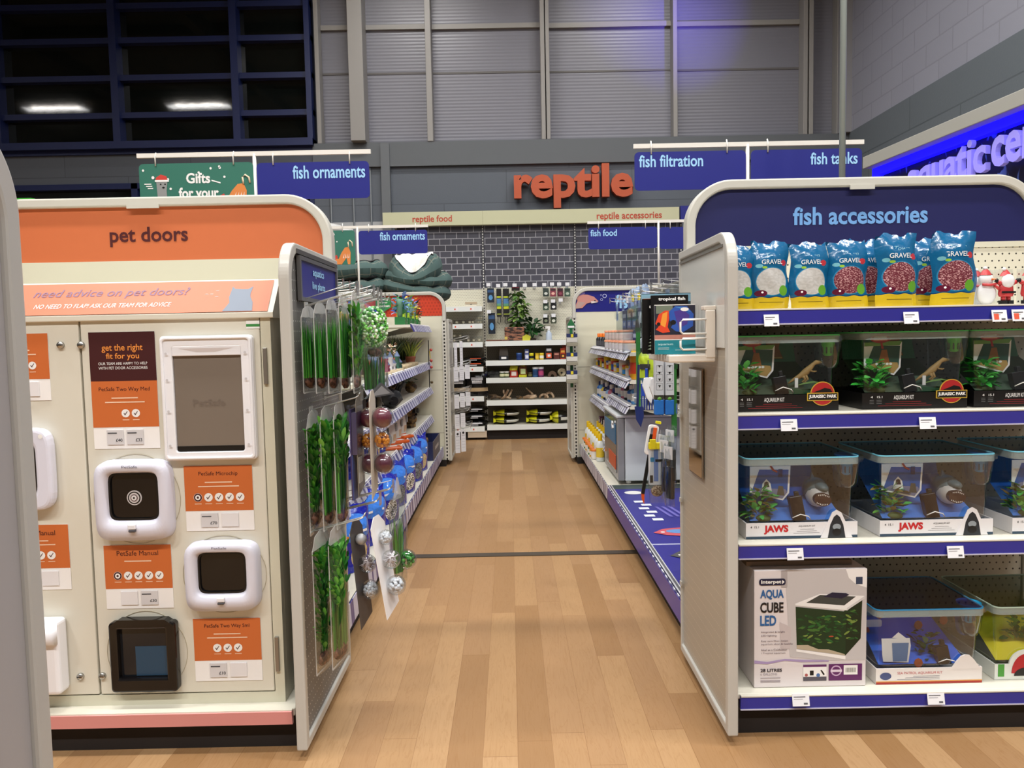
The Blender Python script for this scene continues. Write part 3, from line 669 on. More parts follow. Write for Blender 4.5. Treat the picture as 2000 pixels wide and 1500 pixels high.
# ---- information cards ----
M_BURG = c('#401518', .45); M_ORC = c('#c96a33', .45)
def card(name, label, px, pys, segs, cx, Yc=CY-.0045):
    """px=(x0,x1) pixel span, pys=pixel rows of the segment borders"""
    py = (pys[0]+pys[-1])/2; xa, xb = AX(px[0], py, Yc), AX(px[1], py, Yc); zs = [AZ((px[0]+px[1])/2, y, Yc) for y in pys]
    cx_, cz_ = (xa+xb)/2, (zs[0]+zs[-1])/2
    t = thing(name, label, 'information card', (cx_, Yc-.001, cz_)); h = (xb-xa)/2
    m = MB(); m.box(-h, h, -.0005, .0009, zs[-1]-cz_, zs[0]-cz_, M_PAPER); m.obj('card_sheet', t)
    for k, (kind, args) in enumerate(segs):
        z1, z0 = zs[k]-cz_, zs[k+1]-cz_; m = MB(); H = z1-z0; W_ = 2*h
        if kind == 'burg':
            m.rect(-h, z0, h, z1, -.001, M_BURG); OR = c('#e08a3c', .5)
            m.text('get the right', -.31*W_, z0+.58*H, .31*W_, z0+.75*H, -.0015, OR, .015); m.text('fit for you', -.25*W_, z0+.42*H, .25*W_, z0+.57*H, -.0015, OR, .015)
            m.text('OUR TEAM ARE HAPPY TO HELP', -.37*W_, z0+.33*H, .37*W_, z0+.385*H, -.0015, M_WHITE, .0); m.text('WITH PET DOOR ACCESSORIES', -.37*W_, z0+.24*H, .37*W_, z0+.295*H, -.0015, M_WHITE, .0)
            m.obj('burgundy_panel', t)
        elif kind == 'or':
            ttl, n_, chip, sub = args; m.rect(-h, z0, h, z1, -.001, M_ORC)
            if ttl: m.text(ttl, -.43*W_, z0+.76*H, .43*W_, z0+.87*H, -.0015, M_BURG, .006, keep=True)
            for q, (a, b_) in enumerate(((.62, .2), (.53, .3))[:sub]): m.rect(-b_*W_, z0+a*H, b_*W_, z0+(a+.025)*H, -.0015, c('#eecdb0', .6))
            sp2 = .155*W_; st = -(n_-1)/2*sp2+(.08*W_ if n_ == 2 else 0)
            for q in range(n_):
                x = st+q*sp2; r_ = .063*W_
                m.flat(ell(x, z0+.3*H, r_, r_, 18), -.0015, M_WHITE)
                if q == 0 and chip: m.flat(ell(x, z0+.3*H, r_*.95, r_*.95, 16), -.0017, M_BURG); m.flat(ell(x, z0+.3*H, r_*.62, r_*.62, 14), -.002, M_WHITE); m.flat(ell(x, z0+.3*H, r_*.28, r_*.28, 10), -.0023, M_BURG)
                else: m.flat([(x-.5*r_, z0+.3*H), (x-.35*r_, z0+.3*H+.12*r_), (x-.15*r_, z0+.3*H-.2*r_), (x+.4*r_, z0+.3*H+.55*r_), (x+.5*r_, z0+.3*H+.45*r_), (x-.15*r_, z0+.3*H-.5*r_)], -.002, M_BURG)
                m.rect(x-r_*.8, z0+.15*H, x+r_*.8, z0+.165*H, -.0015, c('#eecdb0', .6))
            m.obj('orange_panel', t)
        elif kind == 'wh':
            for x, pr in args:
                o_ = MB(); o_.box(x*W_-.125*W_, x*W_+.125*W_, -.004, -.001, z0+.2*H, z0+.88*H, c('#d4d2d4', .4) if pr else c('#e6e4e6', .4)); 
                if pr:
                    o_.rect(x*W_-.11*W_, z0+.7*H, x*W_+.03*W_, z0+.76*H, -.0045, M_PRINT); o_.text(pr, x*W_+.01*W_, z0+.33*H, x*W_+.11*W_, z0+.48*H, -.0045, M_PRINT, .02)
                o_.obj('price_holder', t, .0008)
card('information_card', 'burgundy and orange get the right fit card beside the tall white pet door', (179, 308), (648, 744, 834, 876), [('burg', 0), ('or', ('PetSafe Two Way Med', 2, 0, 2)), ('wh', [(-.17, '£40'), (.13, '£33')])], 0)
card('information_card', 'orange microchip information card with four ticks and a price', (362, 495), (909, 997, 1036), [('or', ('PetSafe Microchip', 5, 1, 2)), ('wh', [(-.15, '£70'), (.15, None)])], 0)
card('information_card', 'orange manual information card under the round target pet flap', (206, 337), (1064, 1149, 1188), [('or', ('PetSafe Manual', 5, 1, 1)), ('wh', [(-.15, None), (.15, '£30')])], 0)
card('information_card', 'orange two way small information card with three ticks near the lower hinge', (380, 511), (1207, 1289, 1329), [('or', ('PetSafe Two Way Sml', 3, 0, 2)), ('wh', [(-.15, '£10'), (.15, None)])], 0)
card('information_card', 'partly hidden orange card by the upper lock of the neighbouring cabinet door', (-25, 97), (652, 741, 783), [('or', ('Microchip', 4, 1, 2)), ('wh', [(-.15, '£60'), (.2, None)])], 0)
card('information_card', 'partly hidden orange manual card above the white tunnel pet door', (5, 137), (1025, 1110, 1152), [('or', ('PetSafe Manual', 4, 0, 2)), ('wh', [(-.15, '£20'), (.2, None)])], 0)
# ---- mounted pet doors ----
M_FLAP = c('#0d0d10', .12); M_FL = c('#d9d9e6', .22)
def petdoor(label, px0, py0, px1, py1, dep, kind, Yd=CY-.004):
    pyc = (py0+py1)/2; pxc = (px0+px1)/2; xa, xb = AX(px0, pyc, Yd-.02), AX(px1, pyc, Yd-.02); za, zb2 = AZ(pxc, py1, Yd-.02), AZ(pxc, py0, Yd-.02)
    t = thing('pet_door', label, 'pet door', ((xa+xb)/2, Yd-.0005, (za+zb2)/2)); h, v = (xb-xa)/2, (zb2-za)/2
    return t, h, v
def cushion(h, v, n=32, p=4.0, dz=0):
    o = []
    for k in range(n):
        a = 2*math.pi*k/n; ca, sa = math.cos(a), math.sin(a)
        o.append((h*math.copysign(abs(ca)**(2/p), ca), v*math.copysign(abs(sa)**(2/p), sa)+dz))
    return o
for lab, box_, tgt in (('rounded white cat flap with target ring on a smoked flap', (187, 898, 337, 1056), 1), ('rounded white cat flap with plain smoked flap beside the manual card', (362, 1057, 507, 1193), 0)):
    t, h, v = petdoor(lab, *box_, .04, 0); mt_ = M_FL
    m = MB(); ou = cushion(h, v, p=6); inn = cushion(h*.64, v*.58, p=7, dz=v*.1); mid = cushion(h*.97, v*.97, p=6); bev = cushion(h*.72, v*.67, p=7, dz=v*.08)
    nn = len(ou); V = [(p[0], -.0, p[1]) for p in ou]+[(p[0], -.032, p[1]) for p in mid]+[(p[0], -.038, p[1]) for p in bev]+[(p[0], -.02, p[1]) for p in inn]+[(p[0], -.004, p[1]) for p in inn]
    F_ = [(a*nn+i, a*nn+(i+1) % nn, (a+1)*nn+(i+1) % nn, (a+1)*nn+i) for a in range(4) for i in range(nn)]
    m.add(V, F_, mt_, True); m.text('PetSafe', -.2*h, .82*v, .2*h, .88*v, -.0385, c('#55556a', .5)); m.obj('frame', t)
    f_ = MB(); f_.prism(cushion(h*.635, v*.575, p=7, dz=v*.1), -.016, -.01, M_FLAP); 
    fo = f_.obj('flap', t)
    m = MB(); m.ring(cushion(h*.655, v*.6, p=7, dz=v*.1), cushion(h*.6, v*.54, p=7, dz=v*.1), -.022, -.012, M_BLACK); m.obj('flap_seal', fo)
    if tgt:
        m = MB()
        for r_, y_, cc in ((.0225, -.018, c('#c9c4c4', .3)), (.019, -.0185, M_BLACK), (.0155, -.019, c('#c9c4c4', .3)), (.011, -.0195, c('#6b5a5c', .3)), (.008, -.020, c('#e0dddd', .3)), (.003, -.0205, M_BLACK)): m.prism(ell(0, v*.06, r_, r_, 24), y_, -.012, cc)
        m.obj('target_ring', fo)
    m = MB(); m.box(-.012, .012, -.045, -.03, -.68*v, -.55*v, c('#e8e8ee', .3)); m.box(-.01, .01, -.046, -.032, -.75*v, -.68*v, c('#4b4b50', .3)); m.obj('latch', t, .003)
    m = MB(); m.ring(ell(0, 0, h*1.14, v*1.12, 40), ell(0, 0, h*1.13, v*1.11, 40), -.0015, 0, c('#b7ad95', .6)); m.obj('cut_line', t)
# tall white dog door
t, h, v = petdoor('tall white framed pet door with frosted brown flap, largest on the cabinet', 316, 655, 497, 899, .03, 0)
m = MB(); m.ring(rrect(-h, -v, h, v, .012), rrect(-.74*h, -.86*v, .74*h, .83*v, .008), -.02, 0, M_WHITEP); m.ring(rrect(-.98*h, -.98*v, .98*h, .98*v, .012), rrect(-.92*h, -.94*v, .92*h, .94*v, .01), -.025, -.019, M_WHITEP)
m.obj('frame', t, .003)
m = MB(); m.box(-.74*h, .74*h, -.02, -.005, .68*v, .84*v, M_WHITEP); m.flat([(-.6*h, .8*v), (.6*h, .8*v), (.2*h, .74*v), (-.2*h, .74*v)], -.0205, c('#cfc6c4', .5)); m.obj('flap_holder', t, .002)
m = MB(); m.box(-.73*h, .73*h, -.012, -.008, -.84*v, .7*v, c('#7b7065', .22)); m.box(-.73*h, .73*h, -.014, -.011, -.85*v, -.77*v, M_BLACK); m.text('PetSafe', -.35*h, -.13*v, .35*h, -.02*v, -.0125, c('#70655b', .3), .02); m.obj('flap', t)
m = MB()
for x in (-.85, .85):
    for z in (-.75, -.2, .3, .72): m.flat(ell(x*h, z*v, .004, .004, 10), -.0257, c('#c9c7c9', .4))
m.obj('screw_covers', t)
# black door
t, h, v = petdoor('glossy black small pet door with dark blue tinted flap, lowest on the cabinet', 217, 1206, 347, 1350, .03, 0)
o_ = [(-.92*h, -v), (.96*h, -v), (h, .85*v), (.6*h, v), (-.6*h, v), (-h, .85*v)]
m = MB(); q = rrect(-h, -v, h, .9*v, .012, 5); q2 = rrect(-.74*h, -.62*v, .7*h, .72*v, .004, 5); m.ring(q, q2, -.03, 0, c('#100e0f', .12)); m.prism([(-h*.95, .82*v), (h*.95, .82*v), (h*.7, .97*v), (-h*.7, .97*v)], -.032, -.002, c('#100e0f', .12)); m.obj('frame', t, .006)
m = MB(); m.box(-.74*h, .7*h, -.012, -.008, -.62*v, .72*v, c('#181b20', .1)); m.rect(-.3*h, -.6*v, .68*h, .2*v, -.0125, c('#22455f', .3)); m.obj('flap', t)
m = MB(); m.ring(ell(0, 0, h*1.22, v*1.12, 40), ell(0, 0, h*1.21, v*1.11, 40), -.0015, 0, c('#b7ad95', .6)); m.obj('cut_line', t)
# partly seen rounded one and tunnel one
t, h, v = petdoor('rounded white battery pet door, partly hidden by the grey foreground panel', -45, 836, 106, 997, .03, 0)
m = MB(); ou = cushion(h, v, p=6); m.ring(cushion(h, v, p=6), cushion(h*.58, v*.64, p=7), -.036, 0, M_FL); m.flat(ell(.78*h, .8*v, .007, .007, 12), -.0365, M_WHITE); m.obj('frame', t, .012, seg=3)
MB().prism(cushion(h*.58, v*.64, p=7), -.018, -.01, M_FLAP).obj('flap', t)
t, h, v = petdoor('deep white tunnel pet door with round red trimmed opening, partly hidden', -30, 1208, 128, 1350, .05, 0)
m = MB(); ci = ell(-.0, -.12*v, .64*h, .68*v, 28); m.ring(rrect(-h, -v, h, v, .02, 6), [ci[(21+k) % 28] for k in range(28)], -.06, 0, M_WHITEP) if False else m.box(-h, h, -.055, 0, -v, v, M_WHITEP)
m.obj('frame', t, .012, seg=3)
m = MB(); m.tube([(-h*.98, -.05, .66*v), (h*.98, -.05, .66*v)], .032, M_WHITEP, 20); m.obj('hood', t)
m = MB(); m.prism(ell(0, -.2*v, .62*h, .66*v, 28), -.0565, -.05, c('#1c1517', .12)); m.obj('flap', t); m = MB(); m.prism([(.28*h, -.62*v), (.5*h, -.62*v), (.42*h, -.78*v)], -.062, -.056, c('#b5252b', .4)); m.obj('red_catch', t)
# ---------------- aisle gondolas ----------------
M_SLOT = slotstrip('slotted post', '#cfccc0', '#141210', .034, .55, .014)
M_TSL = ticketstrip('violet ticket strip', '#3c3a80', '#c2c2d6', '#a5a4c0', 'y', .11)
M_TSR = ticketstrip('grey ticket strip', '#56547a', '#e2e2ea', '#8a8998', 'y', .075, 9)
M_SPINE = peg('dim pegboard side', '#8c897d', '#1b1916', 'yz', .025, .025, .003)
M_STRIPG = c('#a5a5b2', .35)
def gondola(sg, label):
    t = thing('aisle_shelving_unit', label, 'shelving unit', (0, 0, 0))
    X = lambda v: sg*v
    def bx(m, a, b_, y0, y1, z0, z1, mt_): m.box(min(X(a), X(b_)), max(X(a), X(b_)), y0, y1, z0, z1, mt_)
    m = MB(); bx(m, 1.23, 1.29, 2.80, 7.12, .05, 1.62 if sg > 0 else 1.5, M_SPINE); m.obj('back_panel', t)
    for y in (2.8, 3.85, 4.9, 5.95, 7.0):
        m = MB(); bx(m, 1.222, 1.232, y, y+.03, .05, 1.6, M_CREAM); m.obj('upright', t)
    m = MB(); bx(m, .70, 1.29, 2.82, 7.12, 0, .12, M_DARK); m.obj('plinth', t)
    m = MB(); bx(m, .665, 1.23, 2.82, 7.12, .165, .19, M_CREAM2); bx(m, .68, 1.23, 2.82, 7.12, .12, .165, M_CREAM); b_ = m.obj('base_shelf', t)
    m = MB(); m.prism([(X(.655), .10), (X(.668), .10), (X(.668), .19), (X(.66), .19)], 2.82, 7.12, M_TSL if sg < 0 else M_TSR, 'y'); m.obj('price_strip', b_)
    return t, bx
def shelf(t, bx, sg, z, y0, y1, fr=.77, mat=M_TSL, lip=.055, tilt=.03, h=.022):
    m = MB(); bx(m, fr, 1.23, y0, y1, z-h, z, M_CREAM2); o = m.obj('shelf', t)
    m = MB(); X = lambda v: sg*v
    m.prism([(X(fr-.004-tilt), z-lip), (X(fr+.006-tilt), z-lip-.002), (X(fr+.004), z), (X(fr-.008), z+.003)], y0, y1, mat, 'y'); m.prism([(X(fr-.006), z+.003), (X(fr-.012), z-.004), (X(fr-.002), z+.008), (X(fr+.002), z+.006)], y0, y1, M_WHITE, 'y'); m.obj('price_strip', o)
    for yy in (y0+.01, y1-.02):
        m = MB(); m.prism([(X(fr+.05), z-h), (X(1.225), z-h), (X(1.225), z-.1), (X(fr+.15), z-.05)], yy, yy+.008, M_CREAM, 'y'); m.obj('shelf_bracket', o)
    return o
GL, bxl = gondola(-1, 'long left aisle shelving full of fish ornaments and blue gravel sacks')
for z, y0, y1 in ((1.35, 5.8, 7.1), (1.01, 3.85, 7.1), (.77, 2.85, 7.1), (.50, 2.85, 7.1)): shelf(GL, bxl, -1, z, y0, y1)
GR, bxr = gondola(1, 'long shelving unit of fish food and filters with navy printed lower deck')
M_LIP = c('#a9a9b6', .3)
for z, y0, y1 in ((1.12, 4.9, 5.95), (1.12, 5.97, 7.1), (.935, 4.9, 5.95), (.935, 5.97, 7.1), (.765, 4.9, 5.85), (.665, 5.9, 7.1), (.34, 5.95, 7.1)):
    o = shelf(GR, bxr, 1, z, y0, y1, .79, M_TSR, .05, .035)
    MB().prism([(.765, z-.004), (.79, z+.004), (.80, z+.018), (.80, z+.002), (.79, z-.006)], y0, y1, M_LIP, 'y').obj('curved_lip', o)
# navy printed deck on the lower shelf near the camera
def deck():
    t = GR; z = .192
    m = MB(); m.box(.668, 1.22, 2.84, 5.12, z-.002, z, c('#2c2a86', .4)); m.box(.668, 1.22, 4.98, 5.12, z, z+.001, c('#3c4a4a', .4))
    m.box(.668, .69, 2.84, 5.1, z, z+.004, c('#c8c8cc', .3)); m.box(.674, .684, 2.84, 5.1, z+.004, z+.005, c('#5a5a60', .4))
    m.box(.668, 1.22, 3.64, 3.655, z, z+.0015, c('#b9bcd8', .4))
    m.flat([(x, y) for x, y in ell(.80, 4.86, .06, .05, 20)], z+.0018, M_WHITE, 'z')
    for k in range(6): m.flat([(.76+.03*(k % 2), 4.62-.09*k), (.82+.03*(k % 2), 4.62-.09*k), (.82+.03*(k % 2), 4.57-.09*k), (.76+.03*(k % 2), 4.57-.09*k)], z+.0018, c('#dfe3ee', .5), 'z')
    for k in range(3): m.flat([(.86+.04*k, 4.45), (.88+.04*k, 4.45), (.92+.04*k, 4.2), (.90+.04*k, 4.2)], z+.0018, c('#6c66b8', .5), 'z')
    d = m.obj('printed_deck', t)
    for yc, cc, c2 in ((3.86, '#c2525e', '#5f8fc8'), (3.45, '#4c4c50', '#c98a3c')):   # two printed fish
        m = MB(); m.flat([(.74, yc), (.80, yc+.07), (.92, yc+.1), (1.02, yc+.04), (1.12, yc+.11), (1.10, yc), (1.12, yc-.1), (1.0, yc-.04), (.9, yc-.08), (.8, yc-.05)], z+.003, c(cc, .5), 'z')
        m.flat(ell(.88, yc+.02, .07, .04, 14), z+.0035, c(c2, .5), 'z'); m.flat(ell(.79, yc+.005, .012, .012, 8), z+.004, M_WHITE, 'z'); m.obj('printed_fish', d)
    m = MB(); v, f, a0, a1, b0, b1 = glyphs('fish tank', .02)
    P = [(.80+(p[1]-b0)/(b1-b0)*.1*1, 3.2-(p[0]-a0)/(a1-a0)*.32) for p in v]
    m.add([(x, y, z+.0035) for x, y in P], f, M_LBLUE); m.obj('deck_lettering', d)
    MB().prism([(.652, .102), (.654, .102), (.657, .188), (.655, .188)], 2.84, 5.05, c('#35329a', .3), 'y').obj('blue_front_strip', d)
deck()
# ---------------- far endcaps ----------------
def far_end(sg, label, zt, mat, hz):
    t = thing('endcap_display_unit', label, 'shelving unit', (0, 0, 0)); a, b_ = (.605, 1.91)
    x0, x1 = (a, b_) if sg > 0 else (-b_, -a); Y = 7.15
    header_frame(t, x0+.017, x1-.017, Y, 1.4, zt, M_POST, .14)
    o = MB().prism(rrect(x0+.03, hz, x1-.03, zt-.017, .12, 6, (0, 1, 1, 0)), Y-.012, Y+.006, mat).obj('header_sign', t)
    m = MB(); m.box(x0+.03, x1-.03, Y-.01, Y+.02, .06, hz, M_CREAM)
    for z in (.32, .93): m.box(x0+.03, x1-.03, Y-.0112, Y-.0098, z, z+.005, c('#9b978a', .6))
    m.obj('back_panel', t)
    xx = x0 if sg > 0 else x1-.04
    m = MB(); m.box(0, .04, -.016, .02, 0, 1.37, M_SLOT); 
    m.v = [Vector((v.x-.02, v.y, v.z)) for v in m.v]; q = m.obj('slotted_post', t); q.location = (xx+.02, Y-.004, .06)
    MB().box(x0+.03, x1-.03, Y-.05, Y+.5, 0, .06, M_DARK).obj('plinth', t)
    MB().box(x0+.03, x1-.03, Y+.02, Y+.5, .06, .1, M_CREAM).obj('base_shelf', t)
    sp2 = side_panel(t, x0-.006 if sg > 0 else x1+.006, Y+.52, Y+.03, 1.42, M_POST, M_GREYF, -sg, .04, .09)
    return t, o
M_RED = peg('red dotted board', '#cc3f22', '#b03419', 'xz', .03, .03, .008, rough=.5)
FL, hl = far_end(-1, 'far end of aisle unit with dotted red header and pet beds on top', 1.665, M_RED, 1.45)
FR, hr = far_end(1, 'far end of aisle unit with navy header showing a pink fish and bubbles', 1.675, M_NAVY, 1.46)
Y = 7.132
m = MB(); z = lambda py, px=1180: AZ(px, py, Y); x = lambda px: AX(px, 590, Y)
m.flat([(x(1121), z(602)), (x(1137), z(601)), (x(1146), z(592)), (x(1155), z(590)), (x(1164), z(591)), (x(1169), z(588)), (x(1160), z(579)), (x(1148), z(575)), (x(1137), z(574)), (x(1124), z(577)), (x(1128), z(586))], Y, c('#c98a80', .5))
m.flat([(x(1124), z(577)), (x(1130), z(569)), (x(1141), z(566)), (x(1143), z(573)), (x(1134), z(576))], Y-.001, c('#6a5a98', .5))
m.flat([(x(1122), z(602)), (x(1132), z(601)), (x(1143), z(590)), (x(1130), z(588))], Y-.001, c('#b99a92', .5)); m.flat(ell(x(1162), z(587), .007, .007, 8), Y-.002, M_BLACK); m.flat([(x(1155), z(592)), (x(1168), z(590)), (x(1162), z(588)), (x(1154), z(588))], Y-.0015, c('#e3d6d2', .5))
m.obj('printed_fish', hr)
m = MB(); 
for cx, cz, r_ in ((1181, 578, .02), (1175, 585, .012), (1174, 576, .007)): m.ring(ell(x(cx), z(cz), r_, r_, 14), ell(x(cx), z(cz), r_*.75, r_*.75, 14), Y-.001, Y, c('#cfd6f2', .5))
m.obj('printed_bubbles', hr)
MB().text('fish food', x(1201), z(602, 1240), x(1302), z(575, 1240), Y-.001, M_LBLUE, .03).obj('lettering', hr)
m = MB(); p = at(749, 594, 7.12); m.flat([(p.x-.075, p.z+.06), (p.x+.07, p.z+.06), (p.x+.075, p.z-.03), (p.x, p.z-.075), (p.x-.075, p.z-.03)], 7.12, c('#2f8a4a', .5))
m.text('pocket', p.x-.06, p.z-.035, p.x+.06, p.z-.005, 7.119, M_WHITE, .03); m.text('in your', p.x-.04, p.z+.003, p.x+.04, p.z+.022, 7.119, M_WHITE, .03); m.text('money', p.x-.05, p.z+.028, p.x+.05, p.z+.05, 7.119, M_WHITE, .03); m.obj('green_price_roundel', hl)
# ---------------- reptile wall bays ----------------
M_SLOTD = slotstrip('dark slotted post', '#33333b', '#dcdcd6', .034, .55, .012)
YS, YK, YH = 8.88, 9.22, 9.14
M_TILE = bricks('dark tile print', '#3b3b45', '#474753', '#a5a5ac', .139, .0765, .0042, rough=.5)
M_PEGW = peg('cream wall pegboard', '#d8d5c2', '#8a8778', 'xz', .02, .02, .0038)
M_TSB = c('#e9eeea', .35)
xa, xm, xb, xc2 = AX(770, 600, YS), AX(948, 700, YK), AX(1124, 560, YK), 2.13
zt_ = AZ(948, 561, YK)
def bay(label, x0, x1, shelves, zpeg, price):
    t = thing('wall_shelving_unit', label, 'shelving unit', (0, 0, 0))
    MB().box(x0+.01, x1-.01, YK+.005, YK+.03, zpeg, AZ(1000, 430, YK), M_TILE).obj('tile_print_panel', t)
    MB().box(x0+.01, x1-.01, YK+.005, YK+.03, shelves[2 if x0 < xm-.1 else 0], zpeg, M_PEGW if x0 > xm-.1 else M_PEGW).obj('pegboard', t)
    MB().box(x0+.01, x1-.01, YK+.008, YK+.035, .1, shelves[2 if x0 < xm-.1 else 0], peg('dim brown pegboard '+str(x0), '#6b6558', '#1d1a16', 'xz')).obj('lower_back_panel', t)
    for k, z in enumerate(shelves):
        o = MB().box(x0+.015, x1-.015, YS, YK, z-.02, z, M_CREAM2).obj('shelf' if k < len(shelves)-1 else 'base_shelf', t)
        m = MB(); m.box(x0+.015, x1-.015, YS-.012, YS, z-.058, z+.002, M_TSB)
        if price:
            for q in range(3): xx = x0+.52+q*.19; m.rect(xx, z-.05, xx+.05, z-.012, YS-.0125, M_PAPER); m.rect(xx+.004, z-.04, xx+.02, z-.02, YS-.013, c('#d9573c', .5))
        m.obj('price_strip', o)
    MB().box(x0+.02, x1-.02, YS+.03, YK, 0, shelves[-1]-.03, M_DARK).obj('plinth', t)
    for xx in ((x0, x1) if abs(x0-xm) < .01 else (x0,) if x0 < xm else (x1,)):
        q = MB().box(-.018, .018, 0, .02, 0, zpeg-.05, M_SLOT).obj('slotted_upright', t); q.location = (xx, YK-.012, .05)
        q = MB().box(-.014, .014, 0, .02, 0, AZ(1000, 438, YH)-zpeg, M_SLOTD).obj('upper_slotted_upright', t); q.location = (xx, YK-.012, zpeg)
    return t
zs = lambda py, px=1000: AZ(px, py, YS)
SZR = [zs(666), zs(704), zs(738), zs(782), zs(830)]
SZL = [zs(599, 910), zs(633, 910), zs(669, 910), zs(717, 910), zs(775, 910), zs(834, 910)]
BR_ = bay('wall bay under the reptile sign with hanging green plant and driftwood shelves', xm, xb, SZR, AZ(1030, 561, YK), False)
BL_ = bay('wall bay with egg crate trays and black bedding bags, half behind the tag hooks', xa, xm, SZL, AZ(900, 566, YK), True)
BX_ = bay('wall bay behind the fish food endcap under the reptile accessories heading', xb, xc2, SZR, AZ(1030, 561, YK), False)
t = tag(MB().box(AX(748, 430, YH), AX(1326, 425, YH), YH-.02, YH+.06, AZ(1000, 438, YH), AZ(1000, 411, YH), c('#c3c3a0', .5)).obj('bay_header_board'), 'long pale green cream board reading reptile food and reptile accessories', 'header board')
m = MB(); m.box(AX(943, 430, YH)-.002, AX(943, 430, YH)+.002, YH-.0212, YH-.02, AZ(1000, 438, YH), AZ(1000, 411, YH), c('#9b9b7c', .5)); m.obj('board_joint', t)
MB().text('reptile food', AX(806, 430, YH), AZ(845, 438, YH), AX(883, 430, YH), AZ(845, 421, YH), YH-.0215, c('#b8442c', .5), .02).obj('lettering', t)
MB().text('reptile accessories', AX(1165, 423, YH), AZ(1228, 432, YH), AX(1292, 420, YH), AZ(1228, 414, YH), YH-.0215, c('#b8442c', .5), .02).obj('lettering', t)
tag(MB().box(AX(1327, 420, YH)+.01, 3.2, YH-.02, YH+.06, AZ(1350, 433, YH), AZ(1350, 402, YH), M_NAVY).obj('bay_header_board'), 'navy header board beside the pale reptile board, mostly behind the fish accessories frame', 'header board')
tag(MB().box(AX(914, 850, YS), AX(951, 850, YS), YS-.005, YS+.02, .03, zs(842, 930), c('#c9b9a2', .6)).obj('kick_board'), 'beige kick board standing on the floor under the black bedding bags', 'board')
# ---------------- product builders ----------------
def taper(m, pts, rad, mt_, n=8, flat=1.0):
    pts = [Vector(p) for p in pts]; k = len(pts); v = []; f = []
    for a, p in enumerate(pts):
        d = (pts[min(a+1, k-1)]-pts[max(a-1, 0)]).normalized(); up = Vector((0, 1, 0)) if abs(d.y) < .9 else Vector((0, 0, 1))
        e1 = d.cross(up).normalized(); e2 = d.cross(e1)
        for i in range(n):
            t = 2*math.pi*i/n; v.append(p+e1*rad[a]*math.cos(t)+e2*rad[a]*flat*math.sin(t))
    for a in range(k-1):
        for i in range(n): j = (i+1) % n; f.append((a*n+i, (a+1)*n+i, (a+1)*n+j, a*n+j))
    f += [tuple(range(n)), tuple(range(k*n-1, (k-1)*n-1, -1))]
    return m.add(v, f, mt_, True)
def blades(m, n, h, r0, spread, wd, mats, rnd, z=0, cx=0, cy=0, curl=.5, flat=1.0):
    for i in range(n):
        a = rnd.uniform(0, 2*math.pi); r = rnd.uniform(0, r0); s = rnd.uniform(.2, 1)*spread; H = h*rnd.uniform(.6, 1); w_ = wd*rnd.uniform(.7, 1.2)
        x, y = cx+r*math.cos(a), cy+r*math.sin(a)*flat; q = rnd.uniform(0, math.pi); dx, dy = math.cos(q)*w_, math.sin(q)*w_*.8; v = []
        for k in range(5):
            t = k/4; ww = (1-t**2.2)*.5+.02; ox = s*(t**1.6)*math.cos(a); oy = s*(t**1.6)*math.sin(a)*flat; zz = z+H*t*(1-curl*.25*t*t)
            v += [(x+ox-dx*ww, y+oy-dy*ww, zz), (x+ox+dx*ww, y+oy+dy*ww, zz)]
        m.add(v, [(2*k, 2*k+1, 2*k+3, 2*k+2) for k in range(4)], rnd.choice(mats), True)
    return m
def leaves(m, n, h, rr, ls, mats, rnd, z=0, cx=0, cy=0, flat=1.0, droop=.0, z0=.05, wr=.33):
    """leaves set around a few stems"""
    for i in range(n):
        a = rnd.uniform(0, 2*math.pi); t = rnd.uniform(z0, 1); r = rr*rnd.uniform(.15, 1)*(1-.35*abs(t-.5)); L_ = ls*rnd.uniform(.6, 1.2); w_ = L_*wr
        p = Vector((cx+r*math.cos(a), cy+r*math.sin(a)*flat, z+h*t)); d = Vector((math.cos(a), math.sin(a)*flat, rnd.uniform(-.3, .9)-droop)).normalized(); s = d.cross(Vector((0, 0, 1))).normalized(); s = (s+Vector((0, 0, rnd.uniform(-.4, .4)))).normalized()
        u = Vector((0, 0, 1))*L_*.12
        v = [p, p+d*L_*.35+s*w_+u, p+d*L_*.75+s*w_*.7+u*.6, p+d*L_, p+d*L_*.75-s*w_*.7+u*.6, p+d*L_*.35-s*w_+u, p+d*L_*.5]
        m.add(v, [(0, 6, 1), (1, 6, 2), (2, 6, 3), (3, 6, 4), (4, 6, 5), (5, 6, 0)], rnd.choice(mats), True)
    return m
GREENS = [c('#1f6b25', .5), c('#2f8a2c', .5), c('#57a83a', .5), c('#17501f', .5)]
DGREENS = [c('#20351a', .6), c('#33502a', .6), c('#5a6b38', .6), c('#151f12', .6)]
LGREENS = [c('#57a53a', .5), c('#7fcf5a', .5), c('#3b8c2e', .5), c('#d6f5cf', .5)]
